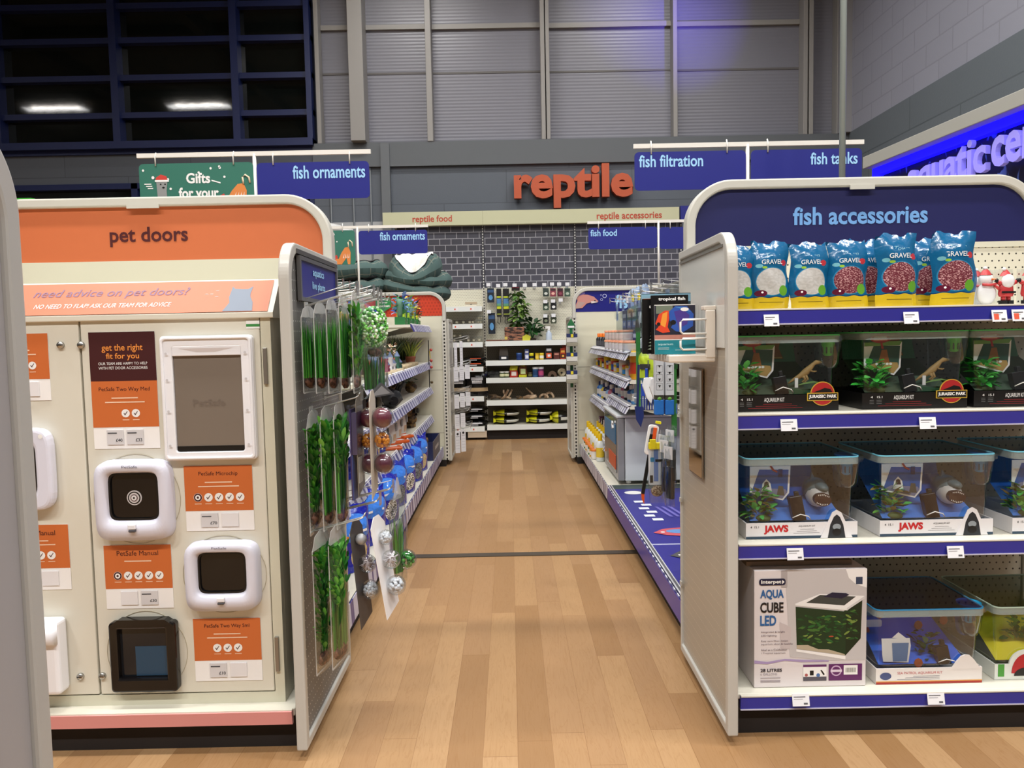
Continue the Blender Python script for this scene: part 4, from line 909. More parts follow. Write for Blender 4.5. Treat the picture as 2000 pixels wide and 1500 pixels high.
def pouch(w_, h_, d_, mt_, seed=0, flatbot=True, top=.12, wave=.006, lean=0, nu=10, nv=14, mb=None, o=(0, 0, 0)):
    rnd = random.Random(seed); ph = rnd.uniform(0, 6); mb = mb or MB()
    def fn(sgn):
        def g(u, v):
            U = 2*u-1; t = v; th = d_/2*(1-abs(U)**2.6)*(1 if t < 1-top*2 else max(0, (1-t)/(top*2))**.7)*(.75+.25*math.sin(min(t*3.3, 1.57)))
            z = h_*t+(wave*math.sin(U*5+ph)+wave*.5*math.sin(U*11+ph*2))*(t**6)
            return (o[0]+U*w_/2*(1-.05*math.sin(t*3.14)*0)+.004*math.sin(t*9+ph), o[1]+sgn*th+lean*t*t+.0035*math.sin(U*7+t*13+ph)*(t), o[2]+z)
        return g
    mb.sheet(fn(-1), nu, nv, mt_); mb.sheet(fn(1), nu, nv, mt_)
    if flatbot:
        g0, g1 = fn(-1), fn(1); v = [g0(i/nu, 0) for i in range(nu+1)]+[g1(i/nu, 0) for i in range(nu, -1, -1)]; mb.add(v, [tuple(range(len(v)))], mt_)
    return mb
def emask(N, L, u, v, cx, cz, rx, rz):
    a = mth(N, L, 'DIVIDE', mth(N, L, 'SUBTRACT', u, cx), rx); b = mth(N, L, 'DIVIDE', mth(N, L, 'SUBTRACT', v, cz), rz)
    return mth(N, L, 'LESS_THAN', mth(N, L, 'ADD', mth(N, L, 'MULTIPLY', a, a), mth(N, L, 'MULTIPLY', b, b)), 1)
def printmat(name, base, layers, rough=.25, bump=.5, bscale=16, bdist=.012, front=True):
    """printed bag film: layers are ('e',cx,cz,rx,rz,colour) ellipses, ('r',x0,z0,x1,z1,colour) rectangles, ('b',z,amp,colour) everything below a wave;
    colour may be (c1,c2,scale) for gravel seen through a window"""
    m, N, L, b = nm(name); (u, v), t = coords(N, L, 'xz'); cur = lin(base)
    for l in layers:
        if l[0] == 'e': mk = emask(N, L, u, v, *l[1:5])
        elif l[0] == 'r':
            mk = mth(N, L, 'MULTIPLY', mth(N, L, 'MULTIPLY', mth(N, L, 'GREATER_THAN', u, l[1]), mth(N, L, 'LESS_THAN', u, l[3])), mth(N, L, 'MULTIPLY', mth(N, L, 'GREATER_THAN', v, l[2]), mth(N, L, 'LESS_THAN', v, l[4])))
        else: mk = mth(N, L, 'LESS_THAN', v, mth(N, L, 'ADD', l[1], mth(N, L, 'MULTIPLY', mth(N, L, 'SINE', mth(N, L, 'MULTIPLY', u, 150)), l[2])))
        col = l[-1]
        if isinstance(col, tuple):
            mp = N.new('ShaderNodeMapping'); mp.inputs['Rotation'].default_value = (0, R(30), 0); mp.inputs['Scale'].default_value = (1, 1, 1.8); L.new(t.outputs['Object'], mp.inputs[0])
            nz = noise(N, L, mp.outputs[0], col[2], 1); r = N.new('ShaderNodeValToRGB'); L.new(nz, r.inputs[0]); e = r.color_ramp.elements; e[0].position = .52 if col[2] > 150 else .45; e[1].position = .64 if col[2] > 150 else .56; e[0].color = lin(col[0]); e[1].color = lin(col[1]); cc = r.outputs[0]
        else: cc = lin(col)
        cur = mixc(N, L, mk, cur, cc)
    L.new(cur, b.inputs['Base Color']) if not isinstance(cur, tuple) else None
    b.inputs['Roughness'].default_value = rough
    nz = noise(N, L, t.outputs['Object'], bscale, 3); bp = N.new('ShaderNodeBump'); bp.inputs['Strength'].default_value = bump; bp.inputs['Distance'].default_value = bdist
    L.new(nz, bp.inputs['Height']); L.new(bp.outputs[0], b.inputs['Normal']); return m
def gravel_mat(win):
    w2 = {'white': ('#b9b9b6', '#c4c4c2', 90), 'red': ('#6b2f3a', '#c99a9c', 210)}[win]
    return printmat('gravel bag film '+win, '#0f5a86', [('e', 0, .083, .0455, .044, '#2d7fa8'), ('e', 0, .083, .043, .0415, w2), ('e', .033, .055, .014, .016, '#5f9e2c'), ('e', -.031, .047, .016, .010, '#5b1430'), ('e', -.028, .05, .003, .003, '#ffffff'), ('e', .037, .140, .010, .009, '#b8323a'), ('e', -.036, .131, .009, .006, '#6fb0bd'), ('e', -.022, .126, .007, .004, '#8db83a'), ('b', .037, .0016, '#0b3f66'), ('b', .034, .0016, '#c9ab22'), ('r', -.036, .018, .034, .0205, '#7d6a1a')], .18, .45, 22, .008)
GM = {k: gravel_mat(k) for k in ('white', 'red')}
# gravel bags on the top shelf
zt1 = SH[0][0]+.001
def gbag(px, Yb, kind, label, sc=1, rz=0, seed=0):
    x = AX(px, 545, Yb)
    t = thing('gravel_bag', label, 'bag', (x, Yb, zt1), rz, 'blue gravel bags on the top shelf'); t.scale = (sc*1.07, 1, sc)
    b = pouch(.112, .205, .055, GM[kind], seed, lean=.012); o = b.obj('bag_film', t)
    m = MB(); m.text('GRAVEL', -.030, .136, .030, .150, 0, c('#e8eef0', .4), .01); m.v = [Vector((v.x, -.0262*(1-abs(v.x/.056)**2.6)+.004, v.z)) for v in m.v]
    m.text('Town', -.016, .158, .026, .170, 0, c('#9fd3e6', .4), 0, slant=.3); m.v = [Vector((v.x, -.0285*(1-abs(v.x/.056)**2.6)*(1 if v.z < .155 else .72)+.004, v.z)) for v in m.v]
    m.obj('lettering', t)
gb = [(1437, 2.31, 'white', 'blue bag of white gravel tight against the grey side panel', .95), (1503, 2.31, 'white', 'blue bag of white gravel directly above the single white price ticket', 1.0), (1580, 2.31, 'white', 'blue bag of white gravel beside the first red gravel bag', .98), (1655, 2.315, 'red', 'blue bag of red gravel beside the white gravel bags', 1.0), (1752, 2.31, 'red', 'taller blue bag of red gravel in the middle of the red row', 1.08), (1862, 2.32, 'red', 'blue bag of red gravel with one folded up top corner, beside the snowman pack', 1.1)]
for k, (px, Yb, kd, lab, sc) in enumerate(gb): gbag(px, Yb, kd, lab, sc, R((-4, 3, 0, -3, 2, -5)[k]), k+1)
for k, (px, Yb, lab) in enumerate(((1690, 2.40, 'blue gravel bag in the second row, peeping between the red gravel bags'), (1812, 2.40, 'blue gravel bag in the second row, behind the gap before the folded bag'))): gbag(px, Yb, 'red', lab, 1.05, R(4), k+20)
# snowman and santa ornaments (generic festive figures on cards)
def festive(px, py, Yb, kind, label):
    x = AX(px, py, Yb); t = thing('festive_ornament', label, 'ornament', (x, Yb, zt1), R(8), 'festive ornaments beside the gravel bags')
    WH = c('#e9eaec', .35); RD = c('#c2393c', .4); m = MB()
    m.add([(-.032, .01, .002), (.036, .01, .002), (.04, .012, .012), (.036, .014, .11), (-.03, .014, .11)], [(0, 1, 2, 3, 4)], M_CLEARH); m.obj('clear_backing', t)
    if kind == 'snow':
        m = MB(); m.ball(0, 0, .034, .033, .014, .036, WH, 16, 10); m.ball(-.002, 0, .078, .024, .014, .022, WH, 16, 10); m.obj('snowman_body', t)
        m = MB(); m.tube([(-.024, -.012, .062), (0, -.018, .060), (.022, -.012, .064)], .004, RD, 6); m.tube([(.018, -.012, .06), (.036, -.012, .046)], .005, RD, 6); m.obj('scarf', t)
        m = MB(); m.lathe([(.019, 0), (.012, .012), (.004, .02)], RD, -.004, 0, .092, 12, sy=.7); m.ball(-.006, -.0, .113, .006, .006, .006, WH); m.obj('hat', t)
        m = MB(); m.lathe([(.004, 0), (0, .015)], c('#d8722c', .4), 0, 0, 0, 8, caps=False); q = m.obj('carrot_nose', t); q.location = (.008, -.012, .078); q.rotation_euler = (R(90), 0, R(30))
    else:
        m = MB(); m.lathe([(.022, 0), (.026, .008), (.022, .04), (.012, .05)], RD, 0, 0, .024, 14, sy=.5); m.obj('coat', t)
        for s in (-1, 1):
            m = MB(); m.tube([(s*.016, 0, .062), (s*.032, -.004, .07)], .0065, RD, 8); m.ball(s*.036, -.004, .074, .006, .005, .007, M_BLACK, 8, 6); m.obj('arm', t)
            m = MB(); m.tube([(s*.009, 0, .026), (s*.009, 0, .012)], .007, RD, 8); m.box(s*.011-.009, s*.011+.009, -.01, .006, .0, .012, M_BLACK); m.obj('leg', t)
        m = MB(); m.box(-.023, .023, -.014, -.010, .034, .040, M_BLACK); m.obj('belt', t)
        m = MB(); m.ball(0, -.008, .072, .022, .010, .022, WH, 14, 8); m.obj('beard', t)
        m = MB(); m.lathe([(.019, 0), (.011, .012), (.004, .02)], RD, -.002, 0, .088, 12, sy=.7); m.ball(-.008, -.0, .109, .006, .006, .006, WH); m.obj('hat', t)
festive(1909, 590, 2.40, 'snow', 'white snowman ornament partly behind another snowman, beside the folded gravel bag')
festive(1926, 590, 2.33, 'snow', 'white snowman ornament with red scarf, nearer the Santa figure')
festive(1964, 590, 2.33, 'santa', 'red and white Santa ornament with raised arms')
festive(2008, 590, 2.33, 'santa', 'festive ornament cut off by the frame edge beyond the Santa figure')
# ---------------- tank kits ----------------
def kit(label, px0, px1, zsh, Yf, style, h=.25, d=.30, group='boxed aquarium kits'):
    pm = (px0+px1)/2; xa, xb = AX(px0, 1000 if zsh < .8 else 780, Yf), AX(px1, 1000 if zsh < .8 else 780, Yf); w_ = xb-xa
    t = thing('aquarium_kit', label, 'aquarium kit', ((xa+xb)/2, Yf, zsh+.001), 0, group); q = w_/2; rnd = random.Random(px0)
    S = {'dino': dict(tray=c('#0d0b0c', .35), lidc='#5fd67a', cup='#4fd02c', back='#4c5f4c', pic='#4a8a70', title='AQUARIUM KIT'), 'shark': dict(tray=c('#e4e2e4', .35), lidc='#7fd8f5', cup='#1d9fe4', back='#4f86dc', pic='#2f78d0', title=''),
         'pup': dict(tray=c('#e6e0dc', .35), lidc='#2a8fc8', cup='#2fb0e0', back='#2f6ce0', pic='#6ab0e0', title=''), 'red': dict(tray=c('#dfe3dc', .35), lidc='#b9d0c0', cup='#cfd43a', back='#ecd92e', pic='#ecdc3a', title='')}[style]
    th = .05; m = MB()
    m.box(-q, q, 0, .004, 0, th, S['tray']); m.box(-q, q, d-.004, d, 0, th, S['tray']); m.box(-q, -q+.004, .004, d-.004, 0, th, S['tray']); m.box(q-.004, q, .004, d-.004, 0, th, S['tray']); m.box(-q+.004, q-.004, .004, d-.004, 0, .004, S['tray'])
    tr = m.obj('card_tray', t)
    g = MB(); i = .012; body = rrect(-q+i, i, q-i, d-i, .02, 4); top = rrect(-q+i*.4, i*.4, q-i*.4, d-i*.4, .022, 4); n = len(body)
    V = [(p[0], p[1], .006) for p in body]+[(p[0], p[1], h-.02) for p in top]; g.add(V, [(k, (k+1) % n, n+(k+1) % n, n+k) for k in range(n)], M_CLEARH, True); g.obj('clear_tank', t)
    l = MB(); ly = .05; cx = q+.008
    l.prism(rrect(-q-.004, -.004, q+.004, d, .02, 4), h-.022, h-.018, M_CLEARH, 'z'); l.prism(rrect(-q-.004, -.004, q+.004, d, .02, 4), h-.006, h-.002, clearm('lid tint '+style, S['lidc'], .12, .5, .05), 'z')
    e = ell(cx-.02, ly+.008, .052, .05, 24); l.ring(e, ell(cx-.02, ly+.008, .047, .045, 24), h-.022, h-.004, M_CLEARH, 'z')
    l.ring(rrect(-q-.006, -.006, q+.006, d+.002, .022, 4), rrect(-q-.002, -.002, q+.002, d-.002, .02, 4), h-.024, h, frost('pale clear rim', '#b9c9c6', .38), 'z'); lo = l.obj('lid', t); MB().ring(rrect(-q-.0065, -.0065, q+.0065, d+.0025, .022, 4), rrect(-q-.003, -.003, q+.003, d-.001, .02, 4), h-.003, h+.0005, c(S['lidc'], .25), 'z').obj('tinted_edge_highlight', lo)  # thin bright edge line: highlight put into the lid's tint colour
    s_ = MB(); cxx = cx-.02; s_.lathe([(.028, h-.105), (.036, h-.09), (.044, h-.024)], M_CLEARH, cxx, ly+.008, 0, 20, caps=False, sy=.95); s_.flat(ell(cxx, ly+.008, .028, .027, 16), h-.104, M_CLEARH, 'z'); s_.obj('side_cup', t)
    k_ = MB(); CU = c(S['cup'], .3); k_.lathe([(.036, h-.002), (.036, h-.006), (.022, h-.009), (.02, h-.035), (.0175, h-.036), (.015, h-.062), (.009, h-.068)], CU, cxx, ly+.005, 0, 20, caps=False)
    for a in range(8):
        A_ = a*math.pi/4+.2; k_.box(cxx+.0172*math.cos(A_)-.0015, cxx+.0172*math.cos(A_)+.0015, ly+.005+.0172*math.sin(A_)-.0015, ly+.005+.0172*math.sin(A_)+.0015, h-.06, h-.04, c('#1c3a22' if style == 'dino' else '#0f4f78', .5))
    k_.obj('net_cup', t)
    # inlay: backing print sloping up from the tray, plus a picture panel top left
    p = MB(); BK = c(S['back'], .5); yb, zb2 = d*.62, h*.62
    p.add([(-q+.022, .03, .05), (q*.82, .03, .05), (q*.62, yb, zb2), (-q+.022, yb, zb2)], [(0, 1, 2, 3)], BK); p.add([(-q+.022, yb, zb2), (q*.62, yb, zb2), (q*.60, yb+.02, h-.025), (-q+.022, yb+.02, h-.025)], [(0, 1, 2, 3)], c(S['pic'], .5) if style != 'red' else BK)
    if style == 'shark': p.box(-q*.05, q*.5, yb-.004, yb-.002, zb2-.01, zb2-.004, M_WHITE)
    if style == 'dino':
        p.box(q*.0, q*.16, yb-.004, yb-.002, zb2-.014, zb2-.008, M_WHITE)
        p.add([(q*.15+x, yb-.003, zb2+.045+z) for x, z in ((-.035, -.035), (.035, -.035), (.02, 0), (.025, .03), (-.025, .03), (-.02, 0))], [(0, 1, 2, 3, 4, 5)], c('#8a5a2c', .5))
        p.box(q*.15-.03, q*.15+.03, yb-.006, yb-.004, zb2+.012, zb2+.016, c('#b8a45c', .5))
    p.obj('printed_backing', t)
    if style in ('dino', 'shark'):
        z0, z1 = h*.45, h*.86; xl, xr = -q+.028, -q*.12; pp = [(xl, z0+.02), (xr-.02, z0-.006), (xr, z0+.018), (xr+.004, z1), (xl, z1)]; m = MB()
        m.prism(pp, .05, .0515, M_PAPER); m.flat([(xl+.006, z0+.026), (xr-.022, z0+.0), (xr-.006, z0+.022), (xr-.002, z1-.012), (xl+.03, z1-.010)], .0495, c('#244b3c' if style == 'dino' else '#1f57a4', .5))
        if style == 'dino':
            m.flat([(xl+.008, z0+.024), (xr-.022, z0), (xr-.006, z0+.02), (xr-.01, z0+.034), (xl+.05, z0+.038)], .049, c('#b09052', .5)); m.flat([(xl+.045, z0+.035), (xl+.08, z0+.035), (xl+.072, z0+.075), (xl+.055, z0+.075)], .0488, c('#9a5f2a', .5)); m.flat([(xl, z1), (xr+.004, z1+.004), (xr-.004, z1-.01), (xl, z1-.012)], .0485, c('#6c9a4a', .5))
            for a in range(5): m.flat(ell(xl+.04+a*.011, z0+.03, .005, .004, 8), .0483, M_WHITE)
            m.flat(ell(xl+.05, z1+.012, .032, .014, 20), .048, c('#a3322c', .4)); m.box(xl+.03, xl+.07, .0470, .0478, z1+.014, z1+.018, M_WHITE); m.box(xl+.028, xl+.072, .0470, .0478, z1+.006, z1+.009, c('#e6b9a0', .5))
            m.flat([(xl+.05, z1), (xl+.056, z1), (xl+.062, z1-.02), (xl+.054, z1-.02)], .048, c('#a3322c', .4))
        else:
            m.flat([(xl+.006, z0+.024), (xr-.022, z0), (xr-.006, z0+.02), (xr-.012, z0+.03), (xl+.03, z0+.036)], .049, c('#7d7f9c', .5)); sx = xl+.052
            m.flat([(sx-.016, z0+.024), (sx+.018, z0+.022), (sx+.013, z0+.05), (sx, z0+.064), (sx-.012, z0+.05)], .0488, M_WHITE); m.flat([(sx-.009, z0+.038), (sx+.01, z0+.038), (sx+.006, z0+.053), (sx, z0+.056), (sx-.006, z0+.053)], .0484, c('#33222a', .5))
            m.flat([(xr-.04, z0+.012), (xr-.015, z0+.01), (xr-.02, z0+.04), (xr-.034, z0+.042)], .0486, c('#5a5348', .5)); m.tube([(xl+.065, .048, z1+.002), (xl+.074, .048, z1-.012), (xl+.086, .048, z1-.018)], .003, c('#c23b34', .4), 6); m.box(xr-.035, xr-.022, .0478, .0486, z1-.035, z1-.01, c('#1b2f66', .5))
        m.obj('picture_panel', t)
    pl = MB(); lx = -q+.055
    if style in ('dino', 'shark'):
        cols = [c('#3fbf44', .4), c('#6fe068', .4), c('#2a9434', .4)] if style == 'dino' else [c('#6fa84a', .5), c('#4fc05a', .5), c('#8b7a3c', .5)]
        leaves(pl, 80, .09, .042, .032, cols, rnd, .055, lx, .045, .5); pl.ball(lx+.012, .04, .055, .025, .018, .012, c('#5b6b3a', .7), 10, 6); pl.obj('plastic_plant', t)
    elif style == 'pup': leaves(pl, 40, .085, .035, .03, DGREENS[:2]+GREENS[:1], rnd, .055, q*.12, .06, .6); pl.obj('plastic_plant', t)
    else: leaves(pl, 40, .08, .035, .03, GREENS[:2]+[c('#6f9a34', .5)], rnd, .09, -q*.3, .08, .6); pl.obj('plastic_plant', t)
    fx = {'dino': -q*.0, 'shark': q*.02, 'pup': q*.38, 'red': q*.1}[style]
    m = MB(); m.T = Matrix.Translation((fx, .03, .048)) @ Matrix.Rotation(R(-9), 4, 'Y') @ Matrix.Rotation(R(-8), 4, 'X')
    FB = c('#140f10', .3) if style != 'shark' else c('#1c0c10', .3); m.box(-.02, .02, -.012, .012, 0, .078 if style == 'shark' else .058, FB); m.box(.002, .014, -.008, .008, .058, .092 if style == 'shark' else .075, M_BLACK); m.T = None
    fo = m.obj('filter', t, .002); MB().tube([(fx-.028, .012, .062), (fx-.005, .006, .074), (fx+.022, .010, .066), (fx+.03, .014, .055)], .0016, M_WHITE, 6).obj('wire_tie', fo)
    if style == 'dino':
        m = MB(); B1 = c('#a8864e', .6); x = q*.42
        m.box(x-.03, x+.045, .028, .075, .05, .062, M_BLACK); m.flat([(x-.035, .05), (x+.05, .05), (x+.05, .058), (x-.035, .066)], .027, c('#2d5a3c', .4)); m.flat([(x-.03, .075), (x+.0, .085), (x+.03, .09), (x+.055, .083), (x+.03, .084), (x, .08)], .03, c('#7da35a', .5)); m.box(x-.03, x-.02, .027, .03, .07, .1, M_WHITE); m.obj('display_plinth', t)
        m = MB(); taper(m, [(x-.045, .045, .082), (x-.028, .045, .094), (x-.008, .045, .104), (x+.012, .045, .118), (x+.026, .045, .132), (x+.036, .045, .143), (x+.044, .045, .148), (x+.062, .045, .147)], [.002, .005, .0085, .012, .009, .006, .0075, .003], B1, 10, .8)
        for dx, dz in ((0, 0), (.008, .002)): taper(m, [(x+.0+dx, .04, .105+dz), (x+.008+dx, .04, .095), (x-.002+dx, .04, .088), (x+.006+dx, .038, .083)], [.006, .004, .0028, .003], B1, 6)
        for dy in (-.006, .006): taper(m, [(x+.022, .042+dy, .122), (x+.034, .04+dy, .118), (x+.04, .038+dy, .121)], [.003, .002, .0015], B1, 6)
        m.obj('dinosaur_figure', t)
    if style == 'shark':
        x, z = q*.44, h*.5; m = MB(); GR_, WH_ = c('#5f7074', .35), c('#d9d2cc', .35)
        m.T = Matrix.Translation((x, .07, z)) @ Matrix.Rotation(R(12), 4, 'Y')
        m.ball(0, .02, .006, .038, .055, .04, GR_, 18, 12); m.ball(.0, -.004, -.008, .034, .044, .036, WH_, 18, 12); m.ball(0, -.012, .022, .022, .04, .016, GR_, 14, 8); m.T = None; so_ = m.obj('shark_head', t)
        m = MB(); m.T = Matrix.Translation((x-.003, .024, z-.012)) @ Matrix.Rotation(R(10), 4, 'Y'); m.prism(ell(0, 0, .027, .021, 18), -.006, .01, c('#3b1a1c', .4)); 
        for a in range(7): xx = -.017+a*.0055; m.flat([(xx-.002, .018-abs(a-3)*.0014), (xx+.002, .018-abs(a-3)*.0014), (xx, .012-abs(a-3)*.001)], -.0075, M_WHITE); m.flat([(xx-.002, -.018+abs(a-3)*.0014), (xx+.002, -.018+abs(a-3)*.0014), (xx, -.012+abs(a-3)*.001)], -.0075, M_WHITE)
        m.T = None; m.obj('open_mouth', so_); m = MB(); m.prism([(x-.018, z+.03), (x+.006, z+.032), (x-.012, z+.062)], .085, .092, GR_); m.obj('fin', so_)
    if style == 'pup':
        for k, (a, b_) in enumerate(((-.55, .72), (-.83, .5), (.22, .56), (.72, .62), (-.1, .22))): MB().prism(ell(a*q, b_*h, .014, .015, 8), .03+(.10 if b_ > .4 else 0), .032+(.10 if b_ > .4 else 0), c('#b5532c', .5)).obj('orange_badge', t)
        m = MB(); m.prism([(-.78*q, .06), (-.3*q, .056), (-.26*q, .11), (-.28*q, .135), (-.82*q, .135), (-.80*q, .08)], .028, .029, M_PAPER); m.flat([(-.6*q, .06), (-.33*q, .06), (-.3*q, .12), (-.62*q, .12)], .0275, c('#5a7fae', .5)); m.flat([(-.5*q, .135), (-.35*q, .135), (-.5*q, .155), (-.62*q, .137)], .028, M_PAPER); m.obj('picture_panel', t)
        m = MB(); m.prism(rrect(-.92*q, .60*h, -.6*q, .70*h, .006), .1, .102, c('#dfe4ea', .4)); m.obj('white_badge', t)
    # front of the tray
    f_ = MB()
    if style == 'dino':
        f_.text('AQUARIUM KIT', -q*.40, .027, -q*.02, .042, -.0008, M_PAPER, .03)
        for k in range(3): f_.rect(-q*(.42+.14*k), .021-.006*k, q*(.12+.1*k), .0225-.006*k, -.0006, c('#8a1f22', .5))
        f_.text('4', -q*.84, .034, -q*.8, .041, -.0008, M_PAPER); f_.text('15.1', -q*.72, .034, -q*.62, .041, -.0008, M_PAPER)
        for k in range(3): f_.rect(-q*.86, .027-.005*k, -q*.78, .028-.005*k, -.0006, c('#888888')); f_.rect(-q*.73, .027-.005*k, -q*.63, .028-.005*k, -.0006, c('#888888'))
        f_.obj('tray_print', tr); bx_, bz = q*.69, .052
        e_ = MB(); YL = c('#c9a53a', .4); e_.prism(ell(bx_, bz, .0375, .0375, 30), -.003, -.0005, YL); e_.prism(ell(bx_, bz, .035, .035, 30), -.0036, -.001, c('#a82226', .4)); e_.prism([(bx_-.048, bz-.022), (bx_+.048, bz-.022), (bx_+.048, bz+.003), (bx_-.048, bz+.003)], -.0042, -.001, YL); e_.prism([(bx_-.0455, bz-.0195), (bx_+.0455, bz-.0195), (bx_+.0455, bz+.0005), (bx_-.0455, bz+.0005)], -.0048, -.001, M_BLACK)
        e_.text('JURASSIC PARK', bx_-.043, bz-.016, bx_+.043, bz-.003, -.0052, M_PAPER, .035)
        e_.flat([(bx_-.03, bz+.004), (bx_+.03, bz+.004), (bx_+.024, bz+.014), (bx_+.006, bz+.018), (bx_-.008, bz+.012)], -.004, M_BLACK); e_.obj('round_emblem', tr)
    elif style == 'shark':
        f_.text('JAWS', -q*.68, .014, -q*.24, .043, -.0008, c('#c01f26', .4), .05); f_.text('AQUARIUM KIT', -q*.06, .035, q*.24, .041, -.0008, M_BLACK, .03)
        for k in range(3): f_.rect(-q*(.03+.06*k), .028-.006*k, q*(.22+.05*k), .029-.006*k, -.0006, c('#77777c'))
        f_.text('4', -q*.92, .034, -q*.89, .041, -.0008, M_BLACK); f_.text('15.1', -q*.85, .034, -q*.77, .041, -.0008, M_BLACK)
        f_.rect(-q, .0, q, .008, -.0005, c('#2d4458', .4)); f_.obj('tray_print', tr); bx_ = q*.62
        e_ = MB(); sh = lambda s: [(bx_-.03*s, 0), (bx_+.03*s, 0), (bx_+.022*s, .045*s), (bx_+.01*s, .072*s), (bx_, .08*s), (bx_-.01*s, .072*s), (bx_-.022*s, .045*s)]
        e_.prism([(bx_-.05, 0), (bx_+.05, 0), (bx_+.03, .045), (bx_+.014, .08), (bx_, .088), (bx_-.014, .08), (bx_-.03, .045)], -.003, -.0003, S['tray']); e_.prism(sh(.92), -.0036, -.001, c('#23282e', .4)); e_.flat(ell(bx_, .035, .013, .01, 12), -.004, c('#8c9499', .5)); e_.flat(ell(bx_, .018, .014, .012, 12), -.0042, M_BLACK); e_.obj('fin_shaped_emblem', tr)
    elif style == 'pup':
        f_.text('SEA PATROL AQUARIUM KIT', -q*.6, .030, q*.25, .039, -.0008, c('#c2555a', .4), .02); f_.rect(-q, 0, q, .007, -.0006, c('#a32c22', .4)); f_.rect(-q, .007, q, .010, -.0006, c('#e0a24a', .4))
        for k in range(3): f_.rect(-q*(.3+.15*k), .024-.005*k, q*.2, .025-.005*k, -.0006, c('#55556a'))
        f_.flat(ell(-q*.82, .026, .018, .012, 16), -.0008, c('#45507c', .5)); f_.obj('tray_print', tr)
        e_ = MB(); e_.prism([(q*.42, .045), (q*.97, .045), (q*.84, .075), (q*.76, .088), (q*.68, .09), (q*.6, .085), (q*.52, .07)], -.0005, .004, S['tray']); e_.obj('domed_tray_tab', tr)
    else:
        f_.rect(-q+.01, .01, -q+.03, .05, -.0006, c('#4a9a3a', .5)); f_.obj('tray_print', tr); e_ = MB(); e_.prism(ell(-q*.45, .045, .052, .05, 24, 0, 180), -.0005, .004, S['tray']); e_.flat(ell(-q*.45, .02, .044, .062, 24, 0, 180), -.001, c('#b3232a', .4)); e_.flat(ell(-q*.45, .012, .036, .026, 24, 0, 180), -.0016, M_BLACK); e_.obj('domed_tray_tab', tr)
    return t
z2, z3, z4 = SH[1][0], SH[2][0], SH[3][0]
kit('black trayed dinosaur aquarium kit beside the grey side panel', 1430, 1638, z2, 2.30, 'dino', .235)
kit('black trayed dinosaur aquarium kit in the middle of the second shelf', 1684, 1889, z2, 2.30, 'dino', .24)
kit('black trayed dinosaur aquarium kit cut off by the frame edge', 1902, 2105, z2, 2.30, 'dino', .24)
kit('white trayed shark aquarium kit nearest the grey side panel', 1457, 1675, z3, 2.275, 'shark', .255)
kit('white trayed shark aquarium kit in the middle of the third shelf', 1719, 1940, z3, 2.275, 'shark', .255)
kit('white trayed shark aquarium kit cut off by the frame edge', 1978, 2195, z3, 2.275, 'shark', .26)
kit('blue rescue themed aquarium kit with orange badges beside the white boxed cube', 1715, 1925, z4, 2.255, 'pup', .24)
kit('yellow backed aquarium kit with red domed tray tab, cut off by the frame edge', 1950, 2170, z4, 2.27, 'red', .235)
# ---- boxed cube tank ----
Yf = 2.25; xa, xb = AX(1473, 1220, Yf), AX(1692, 1220, Yf); zt = AZ(1580, 1113, Yf); w_ = xb-xa; h_ = zt-z4; q = w_/2
t = thing('boxed_aquarium', 'white boxed cube aquarium with blue and black lettering on the bottom shelf', 'box', ((xa+xb)/2, Yf, z4+.001))
MB().box(-q, q, 0, .36, 0, h_, c('#e0d9da', .4)).obj('carton', t, .002)
X = lambda px: -q+(px-352)/(1625-352)*w_; Z = lambda py: (1428-py)/(1428-130)*h_
m = MB()
def pl(pts, cc, y): m.flat([(X(a), Z(b_)) for a, b_ in pts], y, cc)
pl([(700, 130), (1625, 130), (1625, 1140), (1200, 1140), (760, 1090)], c('#c6c2c2', .4), -.0008); pl([(655, 135), (725, 135), (725, 320), (655, 320)], c('#ada6a6', .4), -.001); pl([(640, 700), (770, 760), (760, 1000), (650, 1000)], c('#c8bebf', .4), -.001)
pl([(1385, 130), (1625, 130), (1625, 340), (1500, 300), (1420, 230)], M_PAPER, -.0011); pl([(1500, 220), (1575, 220), (1575, 300), (1500, 300)], c('#33415c', .4), -.0013)
pl([(820, 535), (1390, 600), (1390, 1085), (835, 1000)], c('#15331c', .35), -.0012); pl([(1390, 600), (1575, 460), (1560, 900), (1390, 1085)], c('#102615', .35), -.0012)
pl([(815, 500), (1090, 400), (1600, 430), (1400, 590)], M_PAPER, -.0014); pl([(940, 492), (1095, 410), (1500, 435), (1370, 530)], c('#3f4341', .4), -.0016); pl([(1130, 430), (1230, 385), (1390, 395), (1425, 415), (1340, 455)], c('#1c1b38', .4), -.0018)
pl([(815, 520), (1400, 585), (1400, 560), (815, 500)], M_WHITE, -.0018); pl([(1400, 585), (1600, 460), (1600, 430), (1400, 560)], c('#d6d2d2'), -.0018); pl([(830, 1005), (1390, 1090), (1390, 1130), (830, 1030)], M_PAPER, -.0013); pl([(835, 960), (960, 960), (1080, 1010), (1200, 1015), (1380, 1070), (1385, 1085), (835, 1000)], c('#b5a890'), -.0014)
rn = random.Random(5)
for k in range(110):
    a, b_ = rn.uniform(870, 1520), rn.uniform(640, 960); 
    if a > 1380: b_ -= 60
    s = rn.uniform(30, 85); an = rn.uniform(-.6, .6); m.flat([(X(a+s*(math.cos(u)*math.cos(an)-.3*math.sin(u)*math.sin(an))*.6), Z(b_+s*(math.cos(u)*math.sin(an)+.3*math.sin(u)*math.cos(an))*.6)) for u in [i_*.7854 for i_ in range(8)]], -.0015-k*1e-6, rn.choice([c('#24602a', .4), c('#1a4d22', .4), c('#3f6a2c', .4), c('#123318', .4), c('#16401d', .4), c('#728a3e', .4)]))
m.flat(ell(X(1225), Z(870), .008, .002, 10), -.0017, c('#b5482c')); 
